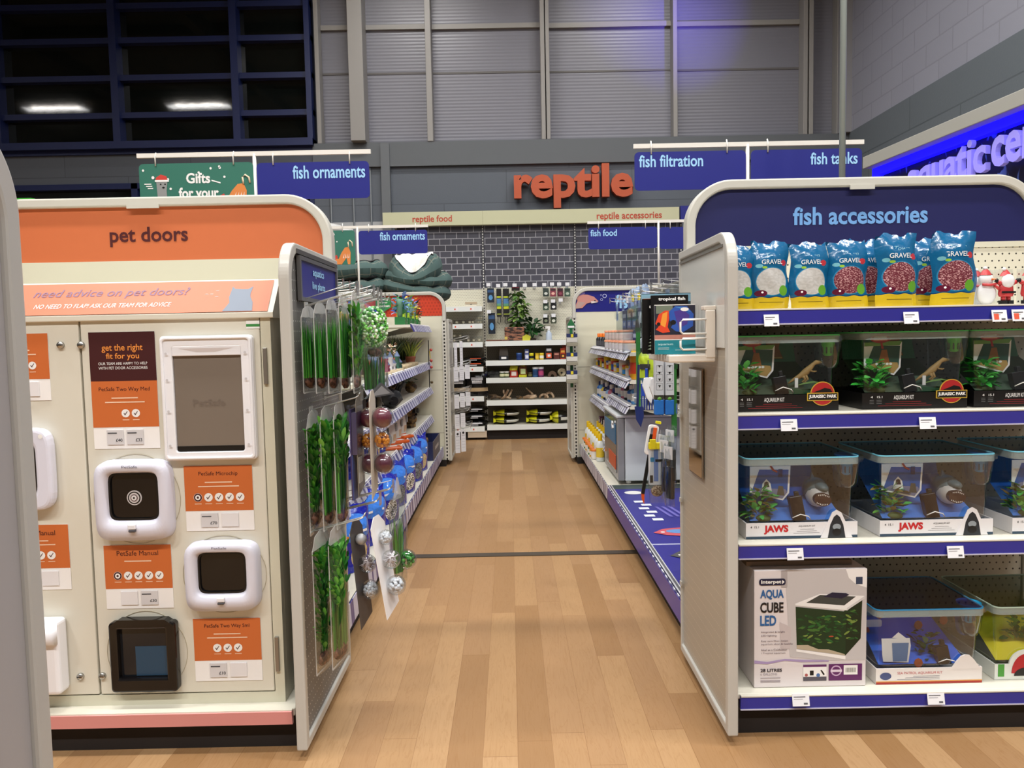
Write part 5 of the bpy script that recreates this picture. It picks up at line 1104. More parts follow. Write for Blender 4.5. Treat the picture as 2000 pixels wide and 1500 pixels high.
pl([(352, 1120), (500, 1140), (700, 1110), (900, 1125), (1200, 1135), (1200, 1150), (900, 1150), (700, 1130), (500, 1165), (352, 1155)], c('#a995c0', .4), -.0015)
m.flat(rrect(X(405), Z(294), X(705), Z(220), .008, 4), -.0018, c('#141a3c', .4)); m.text('Interpet', X(428), Z(285), X(655), Z(235), -.0021, M_WHITE, .03); pl([(665, 235), (692, 258), (665, 282)], M_WHITE, -.0021)
m.text('AQUA', X(418), Z(450), X(685), Z(340), -.0018, c('#1f5f9c', .4), .03); m.text('CUBE', X(418), Z(595), X(682), Z(480), -.0018, c('#101018', .4), .03); m.text('LED', X(418), Z(738), X(600), Z(625), -.0018, c('#1f5f9c', .4), .03)
m.text('Integrated & bright', X(430), Z(822), X(700), Z(798), -.0018, c('#6c5c66')); m.text('LED lighting', X(430), Z(862), X(605), Z(838), -.0018, c('#6c5c66')); m.text('Easy care filter, keeps', X(430), Z(922), X(735), Z(898), -.0018, c('#6c5c66')); m.text('aquarium clean & healthy', X(430), Z(958), X(790), Z(932), -.0018, c('#6c5c66')); m.text('Ideal as a Coldwater', X(430), Z(1018), X(725), Z(994), -.0018, c('#6c5c66')); m.text('/ Tropical aquarium', X(430), Z(1056), X(705), Z(1032), -.0018, c('#6c5c66'))
m.text('28 LITRES', X(422), Z(1252), X(668), Z(1215), -.0018, c('#2a2430'), .03); m.text('6 GALLONS', X(422), Z(1290), X(612), Z(1265), -.0018, c('#8f8590'))
for yy in (1315, 1345, 1360): pl([(422, yy), (650, yy), (650, yy+8), (422, yy+8)], c('#a89ca2'), -.0016)
PU = c('#5f2460', .4); pl([(1200, 1178), (1580, 1178), (1580, 1362), (1200, 1362)], PU, -.0016); m.flat(ell(X(1285), Z(1252), .017, .017, 20), -.0019, c('#c9a9c9')); m.flat(ell(X(1285), Z(1252), .013, .013, 20), -.002, PU); pl([(1220, 1240), (1350, 1240), (1350, 1266), (1220, 1266)], c('#e0d0e0'), -.0022); pl([(1370, 1192), (1528, 1192), (1528, 1298), (1370, 1298)], M_WHITE, -.0019)
for k in range(9): pl([(1392+k*13, 1222), (1398+k*13+(k % 3), 1222), (1398+k*13+(k % 3), 1272), (1392+k*13, 1272)], c('#6a6a60'), -.0021)
pl([(910, 1180), (1175, 1180), (1175, 1205), (910, 1205)], PU, -.0016); pl([(910, 1205), (1175, 1205), (1175, 1315), (910, 1315)], M_PAPER, -.0015); pl([(910, 1315), (1175, 1315), (1175, 1362), (910, 1362)], c('#55505a'), -.0016); pl([(985, 1245), (1028, 1245), (1028, 1300), (985, 1300)], M_BLACK, -.0018); m.flat(ell(X(1080), Z(1298), .006, .006, 12), -.0018, c('#4a6fa8')); m.flat(ell(X(945), Z(1295), .005, .005, 12), -.0018, c('#b05a5a')); pl([(1105, 1245), (1120, 1240), (1155, 1290), (1140, 1300)], M_BLACK, -.0018)
m.obj('printed_front', t)
t2 = thing('brown_carton', 'dull brown closed carton lying behind and above the white cube box', 'box', ((xa+xb)/2-.02, Yf+.02, z4+h_+.0025)); MB().box(-q*.95, q*.95, .02, .34, 0, .014, c('#7d6a58', .7)).obj('carton', t2)
# ---------------- hooks and hanging packs on the left end panel ----------------
def hook(label, loc, L_, rz, group, rise=.045, ticket=True, base=None):
    t = thing('display_hook', label, 'hook', loc, rz, group)
    m = MB(); 
    for dx in (-.011, .011): m.tube([(dx, 0, 0), (dx, -L_*.93, rise*.8), (dx, -L_, rise*.93)], .0019, M_WIRE, 6)
    m.tube([(-.011, -L_, rise*.93), (-.008, -L_-.004, rise*1.15), (.008, -L_-.004, rise*1.15), (.011, -L_, rise*.93)], .0019, M_WIRE, 6)
    m.box(-.016, .016, -.004, .0, -.012, .012, M_WIRE); m.obj('wire_arm', t)
    if ticket:
        m = MB(); m.tube([(0, 0, .022), (0, -L_, rise+.022)], .0016, M_WIRE, 5); m.obj('ticket_arm', t)
        MB().box(-.013, .013, -L_-.010, -L_-.006, rise-.018, rise+.026, clearm('ticket holder', '#eef0f2', .35, .4, .2)).obj('ticket_holder', t)
    return t
M_ROOT = speckle('brown shredded root', '#3a211a', '#7a5140', 90, bump=.6); M_EDGE = frost('bag seal', '#dcdcda', .42)
def plantbag(label, loc, rz, w_, h_, kind, seed, group):
    t = thing('bagged_plant', label, 'plant pack', loc, rz, group); rnd = random.Random(seed); d = .026
    hd = .05 if h_ > .3 else .035
    m = MB(); pouch(w_, h_-hd, d, M_CLEAR, seed, False, .08, .002, mb=m, o=(0, 0, -h_), nu=6, nv=8)
    m.obj('clear_bag', t)
    m = MB(); m.prism([(-w_/2, -hd-.002), (w_/2, -hd-.002), (w_*.35, -.012), (.01, 0), (-.01, 0), (-w_*.35, -.012)], -.0006, .0006, M_EDGE); 
    for s in (-1, 1): m.box(s*w_/2-.0014, s*w_/2+.0014, -.001, .001, -h_+.002, -hd, M_EDGE)
    m.box(-w_/2, w_/2, -.001, .001, -h_, -h_+.004, M_EDGE); m.obj('hang_tab', t)
    m = MB(); m.ball(0, 0, -h_+.034, w_*.33, d*.42, .022, M_ROOT, 14, 8, .08, rnd); m.obj('root_ball', t)
    m = MB(); z = -h_+.045; H = h_-hd-.06
    if kind == 'grass': blades(m, 110, H, w_*.38, w_*.12, .007, GREENS+LGREENS[:1], rnd, z, flat=.25, curl=.1)
    elif kind == 'leaf': blades(m, 26, H, w_*.25, w_*.2, .005, GREENS[:2], rnd, z, flat=.25, curl=.1); leaves(m, 190, H, w_*.42, .04, GREENS+LGREENS[:1], rnd, z, flat=.2, droop=-.6, wr=.17)
    else: blades(m, 40, H, w_*.28, w_*.2, .006, GREENS[1:3], rnd, z, flat=.25, curl=.1); leaves(m, 140, H*.6, w_*.4, .045, LGREENS[:3]+GREENS[:2], rnd, z+H*.38, flat=.2, droop=-.6, wr=.17); blades(m, 50, H, w_*.36, w_*.15, .006, GREENS, rnd, z, flat=.25, curl=.1)
    blades(m, 14, .05, w_*.15, w_*.25, .003, [c('#a9b98c', .6)], rnd, z-.008, flat=.25); m.obj('artificial_plant', t)
    return t
PX_ = -.61; H1z, H2z, H3z = 1.35, 1.035, .672
for k, (yy, zz) in enumerate(((2.24, H1z), (2.40, H1z), (2.53, H1z), (2.65, H1z))): hook('wire hook of the top row on the aisle end panel, %s from its front edge' % ORD[k], (PX_, yy, zz), (.15, .17, .16, .15)[k], R(90), 'hooks on the aquatics end panel')
for k, (yy, zz) in enumerate(((2.25, H2z), (2.42, H2z+.03))): hook('wire hook of the middle row on the aisle end panel, %s from its front edge' % ORD[k], (PX_, yy, zz), (.15, .2)[k], R(90), 'hooks on the aquatics end panel')
for k, (yy, zz) in enumerate(((2.21, H3z), (2.34, H3z+.02), (2.48, H3z+.03))): hook('wire hook of the bottom row on the aisle end panel, %s from its front edge' % ORD[k], (PX_, yy, zz), (.16, .18, .2)[k], R(90), 'hooks on the aquatics end panel', ticket=k > 0)
G1 = 'bagged plants on the end panel'
for k in range(5): plantbag('clear bag of %s, top row, %s out from the end panel' % ('leafy green plant' if k == 4 else 'tall green grass', ORD[k]), (-.603+.034*k, 2.245+.004*k, H1z+.002+.011*k), R(84+2*k), .122, .262+.012*k, 'leaf' if k == 4 else 'grass', 30+k, G1)
for k in range(3): plantbag('long clear bag of %s, middle row, %s from the end panel' % (('dark broad leaf plant', 'bright topped leaf plant', 'wide leafy plant')[k], ORD[k]), (-.598+.037*k, 2.235+.012*k, H2z+.004+.011*k), R(86), .125, .365+.01*k, ('leaf', 'top', 'top')[k], 40+k, G1)
for k in range(2): plantbag('longest clear bag of %s in the bottom row near the floor' % ('drooping broad leaves' if k == 0 else 'grassy blades'), (-.578+.045*k, 2.20+.01*k, H3z+.008+.012*k), R(80), .13, .425, ('leaf', 'top')[k], 50+k, G1)
for k in range(2): plantbag('clear bag of dark plant, top row behind the flower ball pack, %s one' % ORD[k], (-.55+.05*k, 2.52, H1z+.02+.014*k), R(86), .115, .27, 'grass', 60+k, G1)
# flower ball pack
t = thing('flower_ball_pack', 'large clear pack with pale green flower ball over dark grass, outermost in the top row', 'plant pack', (-.432, 2.35, H1z+.04), R(72)); rnd = random.Random(9)
m = MB(); pouch(.19, .30, .05, M_CLEAR, 3, False, .1, .002, mb=m, o=(0, 0, -.305), nu=6, nv=8); m.obj('clear_bag', t)
m = MB()
for k in range(430):
    a, b_ = rnd.uniform(0, 6.28), math.acos(rnd.uniform(-1, 1)); x, y, z = .062*math.sin(b_)*math.cos(a), .034*math.sin(b_)*math.sin(a), .062*math.cos(b_); r_ = rnd.uniform(.0035, .0065); m.ball(x+.01, y, z-.105, r_, r_, r_, rnd.choice(LGREENS+[c('#e6fbe2', .5)]), 6, 4)
m.obj('flower_ball', t); m = MB(); m.ball(.01, 0, -.185, .03, .02, .014, M_ROOT); m.obj('root_ball', t)
m = MB(); m.ring(rrect(-.045, -.2, .065, -.17, .004), rrect(-.042, -.197, .062, -.173, .003), -.03, .02, M_CLEARH); m.obj('clear_band', t)
m = MB(); blades(m, 70, .12, .07, .02, .006, GREENS[:2]+[c('#17501f', .5)], rnd, -.30, flat=.2, curl=.05); m.obj('grass_mat', t)
m = MB(); m.prism([(-.09, -.325), (.10, -.325), (.012, -.282)], -.02, -.012, c('#4c4c4e', .3)); m.prism([(-.06, -.32), (.07, -.32), (.012, -.292)], -.0205, -.02, c('#8b8b8c', .4)); m.obj('triangular_base', t)
# purple pack
t = thing('backing_card_pack', 'narrow purple and blue carded pack between the long plant bags and the coloured balls', 'carded pack', (-.487, 2.28, H2z+.02), R(86)); m = MB(); m.box(-.035, .035, -.002, .002, -.30, -.02, c('#3a3066', .4)); m.box(-.035, .035, -.004, -.002, -.30, -.16, c('#2b4f9c', .4)); m.obj('card', t)
m = MB(); m.box(-.032, .032, -.018, -.003, -.16, -.03, c('#4c4468', .3)); m.box(-.02, .02, -.019, -.0175, -.25, -.17, M_PAPER); m.obj('moulded_insert', t); MB().box(-.037, .037, -.022, .003, -.31, -.01, M_CLEAR).obj('clear_box', t)
# blister cards
def blister(label, loc, rz, balls, h_, cardm, rx=0, w_=.10):
    t = thing('ball_blister_pack', label, 'carded pack', loc, rz, 'blister packs of decorative balls', rx=rx); rnd = random.Random(int(loc[2]*1000))
    m = MB(); m.prism([(-w_/2, -h_), (w_/2, -h_+.02), (w_/2, -.03), (.02, 0), (-.02, 0), (-w_/2, -.03)], -.001, .001, cardm); m.obj('backing_card', t)
    for (dx, dz, r_, mt_, kind) in balls:
        q = MB(); q.ball(dx, -r_*.8, dz, r_, r_, r_, M_CLEARH, 18, 12); q.obj('blister', t)
        q = MB(); r2 = r_*.86
        if kind == 'spike':
            q.ball(dx, -r_*.8, dz, r2*.55, r2*.55, r2*.55, mt_, 10, 8)
            for k in range(70):
                a, b_ = rnd.uniform(0, 6.28), math.acos(rnd.uniform(-1, 1)); dv = Vector((math.sin(b_)*math.cos(a), math.sin(b_)*math.sin(a), math.cos(b_))); p = Vector((dx, -r_*.8, dz)); q.tube([p+dv*r2*.4, p+dv*r2], .0022, mt_, 4, r2=.0009)
        elif kind == 'tuft': 
            for k in range(60): a = rnd.uniform(0, 6.28); b_ = math.acos(rnd.uniform(-1, 1)); q.ball(dx+r2*.7*math.sin(b_)*math.cos(a), -r_*.8+r2*.7*math.sin(b_)*math.sin(a), dz+r2*.7*math.cos(b_), r2*.25, r2*.25, r2*.25, mt_, 6, 4)
        else: q.ball(dx, -r_*.8, dz, r2, r2, r2, mt_, 16, 10)
        q.obj('decorative_ball', t)
    return t
RB, OB, RB2 = c('#6f2a3a', .35), c('#e08a12', .35), c('#5d2436', .35); CW = c('#ddd8d4', .5)
blister('narrow card with dark red, orange and maroon clear balls, outer one', (-.425, 2.27, 1.09), R(90), [(0, -.085, .036, RB, 'p'), (.01, -.155, .031, OB, 'tuft'), (.01, -.228, .034, RB2, 'p')], .33, c('#bdb4a6', .5))
blister('narrow card with dark red, orange and maroon clear balls, inner one nearer the panel', (-.472, 2.30, 1.085), R(90), [(.01, -.085, .034, RB, 'p'), (.01, -.155, .030, OB, 'tuft'), (.01, -.228, .034, RB2, 'p')], .32, c('#8c857c', .5))
WB = c('#dcdce0', .4)
blister('white card with three clear balls of white spiky and beaded spheres, outermost near the floor', (-.425, 2.27, .70), R(78), [(0, -.07, .024, WB, 'tuft'), (.0, -.14, .030, c('#d8cfd0', .4), 'spike'), (.0, -.222, .031, WB, 'tuft')], .31, c('#e9e6e6', .4), rx=R(-9), w_=.11)
blister('dark card with white spiky and beaded balls, beside the lowest grassy bag', (-.49, 2.27, .69), R(80), [(-.01, -.06, .02, c('#b9b4b4', .4), 'p'), (.0, -.14, .029, c('#b9a9aa', .4), 'spike'), (.0, -.222, .03, c('#c4c4c8', .4), 'tuft')], .33, c('#4a4644', .4), rx=R(-5), w_=.1)
# grass pack with green ball
t = thing('bagged_plant', 'clear pack of bright upright grass over a green ball, hanging out over the aisle', 'plant pack', (-.372, 2.37, .80), R(70), G1); rnd = random.Random(4)
m = MB(); m.prism([(-.03, -.07), (.03, -.07), (.004, 0), (-.004, 0)], -.001, .001, M_EDGE); m.obj('hang_tab', t)
m = MB(); pouch(.10, .29, .04, M_CLEARH, 5, False, .1, .001, mb=m, o=(0, 0, -.345), nu=6, nv=8); m.obj('clear_bag', t)
m = MB(); blades(m, 60, .21, .03, .022, .0055, GREENS[1:3]+GREENS[:1], rnd, -.31, flat=.3, curl=.1); m.obj('artificial_plant', t)
m = MB(); m.ball(.012, -.02, -.27, .033, .033, .033, M_CLEARH, 16, 10); m.obj('clear_ball', t); m = MB()
for k in range(50): a = rnd.uniform(0, 6.28); b_ = math.acos(rnd.uniform(-1, 1)); m.ball(.012+.022*math.sin(b_)*math.cos(a), -.02+.022*math.sin(b_)*math.sin(a), -.27+.022*math.cos(b_), .006, .006, .006, rnd.choice(GREENS[:3]), 5, 4)
m.obj('green_ball', t)
# ---------------- hooks above the left aisle shelves ----------------
for k in range(11):
    y = 3.3+k*.145; hook('wire hook over the left aisle shelves, %s from the end panel' % ORD[k], (-1.228, y, 1.46), .46, R(90), 'hooks over the ornament shelves', rise=.04)
cols = [('#2c63c8', 'blue'), ('#2c63c8', 'blue'), ('#4c8a3c', 'green'), ('#2f5aa8', 'blue'), ('#7fae4a', 'pale green'), ('#c9b98a', 'tan')]
for k in range(11):
    y = 3.3+k*.145; cc, nm_ = cols[(k*2) % 6]; t = thing('carded_pack', 'small %s carded pack on the %s hook over the left aisle shelves' % (nm_, ORD[k]), 'carded pack', (-.98, y, 1.478), R(90), 'packs over the ornament shelves')
    m = MB(); m.box(-.04, .04, -.001, .001, -.15, 0, c(cc, .4)); m.rect(-.035, -.05, .035, -.02, -.0015, M_PAPER); m.obj('card', t); q = MB(); q.ball(0, -.012, -.1, .028, .012, .03, c('#d8b048' if k % 3 else '#8a3c6a', .4)); q.obj('ornament', t)
# ---------------- colour plants on the short top shelf ----------------
z = 1.352; rnd = random.Random(12)
def coral(y, col_, lab, leaf):
    t = thing('colour_plant_pack', lab, 'artificial plant', (-.86, y, z), R(90), 'bright artificial plants on the short top shelf')
    m = MB(); m.prism([(-.09, 0), (.09, 0), (.09, .05), (.05, .03), (.0, .055), (-.05, .03), (-.09, .06)], -.04, .04, c('#1f6a34', .5)); m.obj('green_card_tray', t)
    m = MB(); m.prism([(-.075, .03), (.075, .03), (.03, .10), (-.03, .10)], -.03, .03, c('#b9e02c', .4)); m.obj('lime_insert', t)
    m = MB(); m.tube([(-.07, 0, .04), (-.065, 0, .14), (-.08, 0, .2)], .018, c('#5d8a74', .5), 8, r2=.03); m.obj('card_wing', t)
    m = MB(); leaves(m, 60, .17, .08, .055, [c(a, .5) for a in col_], rnd, .06, flat=.7); blades(m, 26, .2, .02, .1, .008, [c(a, .5) for a in col_], rnd, .05); m.obj('artificial_plant', t)
coral(5.95, ('#5a73d8', '#8fb4f0', '#2f8a4a'), 'blue artificial plant on a green tray, nearest on the short top shelf', 1)
coral(6.22, ('#4f9a78', '#9fd0e8', '#b9e02c'), 'teal and lime artificial plant, second on the short top shelf', 1)
coral(6.50, ('#e89a1a', '#f2c23c', '#6f8ae0'), 'orange and blue artificial plant in the middle of the short top shelf', 1)
coral(6.80, ('#4a1a22', '#6a2434', '#5d7a2c'), 'dark red artificial plant at the cream panel end of the short top shelf', 1)
# ---------------- ornament shelf 1.01: dark plants, castles, pots ----------------
z = 1.012
for k, (y, x, h_) in enumerate(((4.9, -1.05, .26), (5.2, -1.05, .3), (5.55, -1.0, .3), (5.9, -.95, .28), (6.25, -.98, .3), (6.6, -.95, .3), (6.9, -.93, .27))):
    t = thing('dark_leaf_plant', 'dark spiky artificial plant under the short top shelf, %s from the near end' % ORD[k], 'artificial plant', (x, y, z), rnd.uniform(0, 3), 'dark plants on the upper ornament shelf')
    m = MB(); blades(m, 55, h_, .03, .17, .011, DGREENS+[c('#6f7d3a', .6)]*(k % 2), rnd, .03, curl=.7); m.obj('foliage', t)
    m = MB(); m.lathe([(.035, 0), (.042, .03), (.03, .04)], c('#6a5a48' if k % 2 else '#2b2622', .7), n=12); m.obj('pot_base', t)
CS = [('#3c7ab8', 'blue'), ('#d8c9a0', 'sand coloured'), ('#b05a78', 'pink'), ('#7f8a98', 'grey'), ('#e2e2e6', 'white'), ('#3a6a5c', 'teal')]
def castle(x, y, z, col_, lab, s=1, seed=0):
    rn = random.Random(seed); t = thing('ornament_castle', lab, 'aquarium ornament', (x, y, z), R(90)+rn.uniform(-.3, .3), 'little ornaments on the ornament shelves'); t.scale = (s,)*3
    m = MB(); m.lathe([(.045, 0), (.04, .012), (.03, .016)], c('#b9a98a', .7), n=12); m.obj('rock_base', t)
    for dx, h_, r_, k in ((-.02, .07, .014, 0), (.014, .05, .013, 1), (0, .038, .018, 2)):
        m = MB(); m.lathe([(r_, .01), (r_*.9, h_), (r_*1.1, h_+.002), (r_*1.1, h_+.008)], c(col_, .5), dx, (-.01, .0, -.016)[k], 0, 12); m.lathe([(r_*1.15, h_+.008), (.001, h_+.036)], c(('#5f6f90', '#c2453c', '#4f5a78')[k], .5), dx, (-.01, .0, -.016)[k], 0, 12, caps=False); m.box(dx-.004, dx+.004, (-.01, .0, -.016)[k]-r_-.001, (-.01, .0, -.016)[k]-r_+.004, .018, .03, M_BLACK); m.obj('tower', t)
for k, (x, y) in enumerate(((-.83, 4.45), (-.88, 4.62), (-.82, 4.78), (-.9, 4.95), (-.83, 5.12), (-.82, 5.32))): castle(x, y, z, CS[k][0], 'small %s castle ornament, %s from the near end of the upper ornament shelf' % (CS[k][1], ORD[k]), 1.35, k)
for k, y in enumerate((5.52, 5.72, 5.9, 6.1, 6.3)):
    t = thing('sandstone_dish', 'small sandy stone dish before the dark plants, %s from the castles' % ORD[k], 'aquarium ornament', (-.82, y, z), 0, 'stone dishes on the upper ornament shelf'); m = MB(); m.lathe([(.035, 0), (.045, .018), (.038, .03), (.03, .026), (.0, .012)], c('#a99878', .8), n=12, sy=.8); m.obj('dish', t)
t = thing('potted_plant', 'yellow green artificial plant in a terracotta pot before the dark plants', 'artificial plant', (-.86, 6.42, z)); MB().lathe([(.03, 0), (.045, .06), (.048, .075), (.04, .075)], c('#8a4a30', .7), n=14).obj('pot', t); m = MB(); blades(m, 50, .2, .03, .12, .011, [c('#8aa03a', .6), c('#b9bf5a', .6), c('#5a7a34', .6)], rnd, .06, curl=.6); m.obj('foliage', t)
t = thing('blossom_ornament', 'pale blossom tree ornament in front of the potted plant', 'aquarium ornament', (-.82, 5.6, z+.0)); t.location.x = -.9; m = MB(); m.tube([(0, 0, 0), (.01, .02, .09), (.03, .0, .15)], .006, c('#5a4634', .7), 6)
m.obj('trunk', t); m = MB(); leaves(m, 46, .1, .06, .03, [c('#e8c9a8', .5), c('#f2e8dc', .5), c('#b98a72', .5)], rnd, .09); m.obj('blossom', t)
# ---------------- shelf .77: dark rocks, caves, figurines ----------------
M_ROCK = speckle('dark grey ornament rock', '#1b1d1e', '#4a4c4a', 18, .4, .65, bump=1.0); M_ROCKB = speckle('mottled brown resin', '#2c2014', '#8a6a3c', 26, .4, .62, bump=1.0)
z = .772
def rock(x, y, z, rx, ry, rz_, mt_, lab, seed, nm2='rock_ornament', grp='rock ornaments on the ornament shelves'):
    rn = random.Random(seed); t = thing(nm2, lab, 'aquarium ornament', (x, y, z), rn.uniform(0, 3), grp); m = MB(); m.ball(0, 0, rz_*.9, rx, ry, rz_, mt_, 14, 9, .14, rn); m.v = [Vector((v.x, v.y, max(v.z, 0))) for v in m.v]; m.obj('rock_body', t)
    m = MB(); m.prism(ell(rx*.1, rz_*.7, rx*.28, rz_*.4, 12), -ry*1.02, -ry*.7, M_BLACK); m.obj('cave_mouth', t)
rock(-.86, 5.05, z, .12, .1, .075, M_ROCK, 'long black rock cave beside the ticket clip of the middle ornament shelf', 3)
rock(-.88, 4.1, z, .06, .05, .05, M_ROCKB, 'mottled brown rock ornament, nearest on the middle ornament shelf', 4)
for k, y in enumerate((3.5, 3.72, 3.92, 4.3, 4.5, 4.68, 4.84)):
    t = thing('figure_ornament', 'small dark resin figure ornament, %s from the near end of the middle ornament shelf' % ORD[k], 'aquarium ornament', (-.86-.03*(k % 2), y, z), rnd.uniform(0, 3), 'resin figures on the middle ornament shelf'); c1 = c(('#b9a48a', '#4a5a34', '#2c2c34', '#8a6a34', '#6a3a24', '#3a4a6a', '#7a7468')[k], .6)
    m = MB(); m.lathe([(.028, 0), (.03, .01), (.014, .018)], M_ROCK, n=10); m.obj('rock_base', t); m = MB(); taper(m, [(0, 0, .015), (.005, 0, .05), (-.003, 0, .085), (0, 0, .10)], [.014, .02, .016, .008], c1, 9); m.ball(0, 0, .115, .013, .013, .015, c1, 10, 7); m.obj('standing_figure', t)
    for s in (-1, 1): m = MB(); m.tube([(s*.016, 0, .085), (s*.03, -.006, .06), (s*.024, -.02, .045)], .005, c1, 6); m.obj('arm', t)
for k, (y, x) in enumerate(((5.45, -.95), (5.75, -.95), (6.05, -.93))):
    t = thing('root_ornament', 'tall dark tangled root ornament, %s behind the black rock cave' % ORD[k], 'aquarium ornament', (x, y, z), k, 'root ornaments on the middle ornament shelf'); m = MB()
    for q in range(7): a = q*.9; taper(m, [(0, 0, 0), (.03*math.cos(a), .03*math.sin(a), .07), (.065*math.cos(a+.4), .065*math.sin(a+.4), .11), (.06*math.cos(a+1), .06*math.sin(a+1), .15)], [.02, .014, .009, .004], M_ROCKB if k % 2 else M_ROCK, 6)
    m.obj('root_branches', t)
t = thing('moss_ornament', 'green moss covered ornament at the cream panel end of the middle ornament shelf', 'aquarium ornament', (-.86, 6.4, z)); m = MB(); m.ball(0, 0, .05, .05, .05, .05, M_ROCKB, 10, 7, .1, rnd); m.obj('rock_body', t); m = MB(); leaves(m, 50, .12, .05, .03, [c('#3a7a4a', .6), c('#6fa06a', .6), c('#2c5034', .6)], rnd, .07); m.obj('moss_leaves', t)
# ---------------- sacks ----------------
SACKM = {}
def sackmat(k, base, win, lab):
    SACKM[k] = printmat('sack film '+k, base, [('e', 0, .2, .11, .06, '#3f7fe0' if base[1] < '5' else '#e8e4dc'), ('e', .01, .08, .055, .06, win), ('e', -.07, .17, .012, .008, '#d8882c')], .12, 1.0, 11, .04)
sackmat('blue gravel', '#14219c', ('#55524e', '#f2eee6', 90), ''); sackmat('blue sand', '#14219c', ('#b9a27a', '#cdbb92', 70), ''); sackmat('blue slate', '#152a9e', ('#4a5058', '#7d848a', 60), '')
def sack(x, y, z, w_, h_, d_, mt_, lab, seed, grp, rz=R(90), lean=.03):
    t = thing('gravel_sack', lab, 'bag', (x, y, z), rz, grp); pouch(w_, h_, d_, mt_, seed, lean=lean, wave=.012, top=.16).obj('sack_film', t)
    m = MB(); m.text('AQUA', -.05, h_*.56, .05, h_*.64, 0, M_WHITE, .02) if False else m.rect(-w_*.2, h_*.62, w_*.2, h_*.66, 0, M_WHITE); m.v = [Vector((v.x, -d_*.5*(1-abs(2*v.x/w_)**2.6)+lean*.3-.004, v.z)) for v in m.v]; m.obj('printed_label', t); return t
ks = ['blue sand', 'blue gravel', 'blue gravel', 'blue slate', 'blue gravel', 'blue slate', 'blue sand']
for k, y in enumerate((3.35, 3.78, 4.2, 4.62, 5.02, 5.42, 5.84)):
    sack(-.765+.006*(k % 3), y, .192, .30, .285-.006*(k % 3), .15, SACKM[ks[k]], 'large blue sack with %s window on the base shelf, %s from the near end' % (('tan sand', 'speckled gravel', 'pale gravel', 'grey slate', 'speckled stone', 'dark slate', 'sand')[k], ORD[k]), 70+k, 'blue sacks on the left base shelf', lean=0, rz=R(60))
z = .502
for k, y in enumerate((3.7, 4.0, 4.3, 4.62, 4.9)): sack(-.87, y, z, .22, .235, .09, SACKM[('blue sand', 'blue gravel', 'blue slate')[k % 3]], 'smaller blue sack on the shelf above the base, %s from the near end' % ORD[k], 90+k, 'small blue sacks on the lower ornament shelf', lean=.02)
ORG = printmat('white orange pack', '#d9d5cf', [('r', -.2, .165, .2, .4, '#d8581c'), ('r', -.2, 0, .2, .018, '#d8581c'), ('r', -.05, .03, .05, .08, '#c9a888')], .3, .6, 12, .02)
for k, y in enumerate((5.15, 5.42, 5.68)): 
    t = thing('orange_topped_pouch', 'white pouch with orange top between the blue sacks and the brown skull, %s of three' % ('nearest', 'middle', 'furthest')[k] if False else 'white pouch with orange top, %s beyond the small blue sacks' % ORD[k], 'bag', (-.84, y, z), R(90), 'orange topped pouches'); pouch(.16, .235, .07, ORG, 100+k).obj('pouch_film', t); MB().box(-.03, .03, -.042, -.036, .10, .15, c('#8f8f92', .5)).obj('printed_label', t)
for k, y in enumerate((4.95, 5.25, 5.5)): 
    t = thing('flat_orange_pack', 'flat orange and white packet lying before the white pouches, %s from the near end' % ORD[k], 'packet', (-.80, y, z), R(20+20*k), 'flat orange packets'); m = MB(); m.box(-.06, .06, -.05, .05, 0, .022, c('#cf5a20', .3)); m.obj('packet', t, .008); MB().box(-.03, .03, -.02, .02, .0225, .0235, M_PAPER).obj('label_patch', t)
# resin skull-like mask ornament
t = thing('skull_ornament', 'brown resin skull ornament at the panel end of the lower ornament shelf', 'aquarium ornament', (-.86, 6.15, z), R(75)); m = MB(); m.ball(0, 0, .15, .07, .08, .075, M_ROCKB, 16, 10, .03, rnd); m.ball(0, -.02, .07, .045, .06, .05, M_ROCKB, 12, 8, .04, rnd); m.obj('skull', t)
for s in (-1, 1): MB().prism(ell(s*.026, .14, .017, .02, 12), -.085, -.06, M_BLACK).obj('eye_socket', t)
MB().prism([(-.008, .10), (.008, .10), (0, .12)], -.085, -.06, M_BLACK).obj('nose_socket', t); MB().box(-.05, .05, -.05, .05, 0, .03, M_ROCKB).obj('rock_base', t)
# tray of wood pieces at the end of the base shelf
z = .192; t = thing('cardboard_tray', 'dark blue cardboard tray of brown wood pieces at the far end of the base shelf', 'tray', (-.86, 6.6, z), R(90))
m = MB(); CT = c('#1c2450', .5); m.box(-.3, .3, -.19, -.185, 0, .16, c('#4a4550', .5)); m.box(-.3, .3, .185, .19, 0, .2, CT); m.box(-.3, -.295, -.185, .185, 0, .16, CT); m.box(.295, .3, -.185, .185, 0, .16, CT); m.box(-.295, .295, -.185, .185, 0, .01, CT); m.rect(-.15, .07, .15, .1, -.1905, c('#a9a4a0', .5)); m.obj('tray', t)
for k in range(7):
    t = thing('wood_piece', 'rough brown wood piece heaped in the blue cardboard tray, %s from its near end' % ORD[k], 'wood piece', (-.86+.06*((k*5) % 3-1), 6.38+.075*k, z+.012+.0*(k % 2)), k*1.1, 'wood pieces in the tray'); m = MB(); taper(m, [(-.05, 0, .07), (-.02, .01, .11), (.02, -.01, .10), (.06, .01, .15)], [.02, .034, .03, .012], M_ROCKB, 8); taper(m, [(0, 0, .0), (0, 0, .09)], [.035, .03], M_ROCKB, 8); m.obj('wood', t)
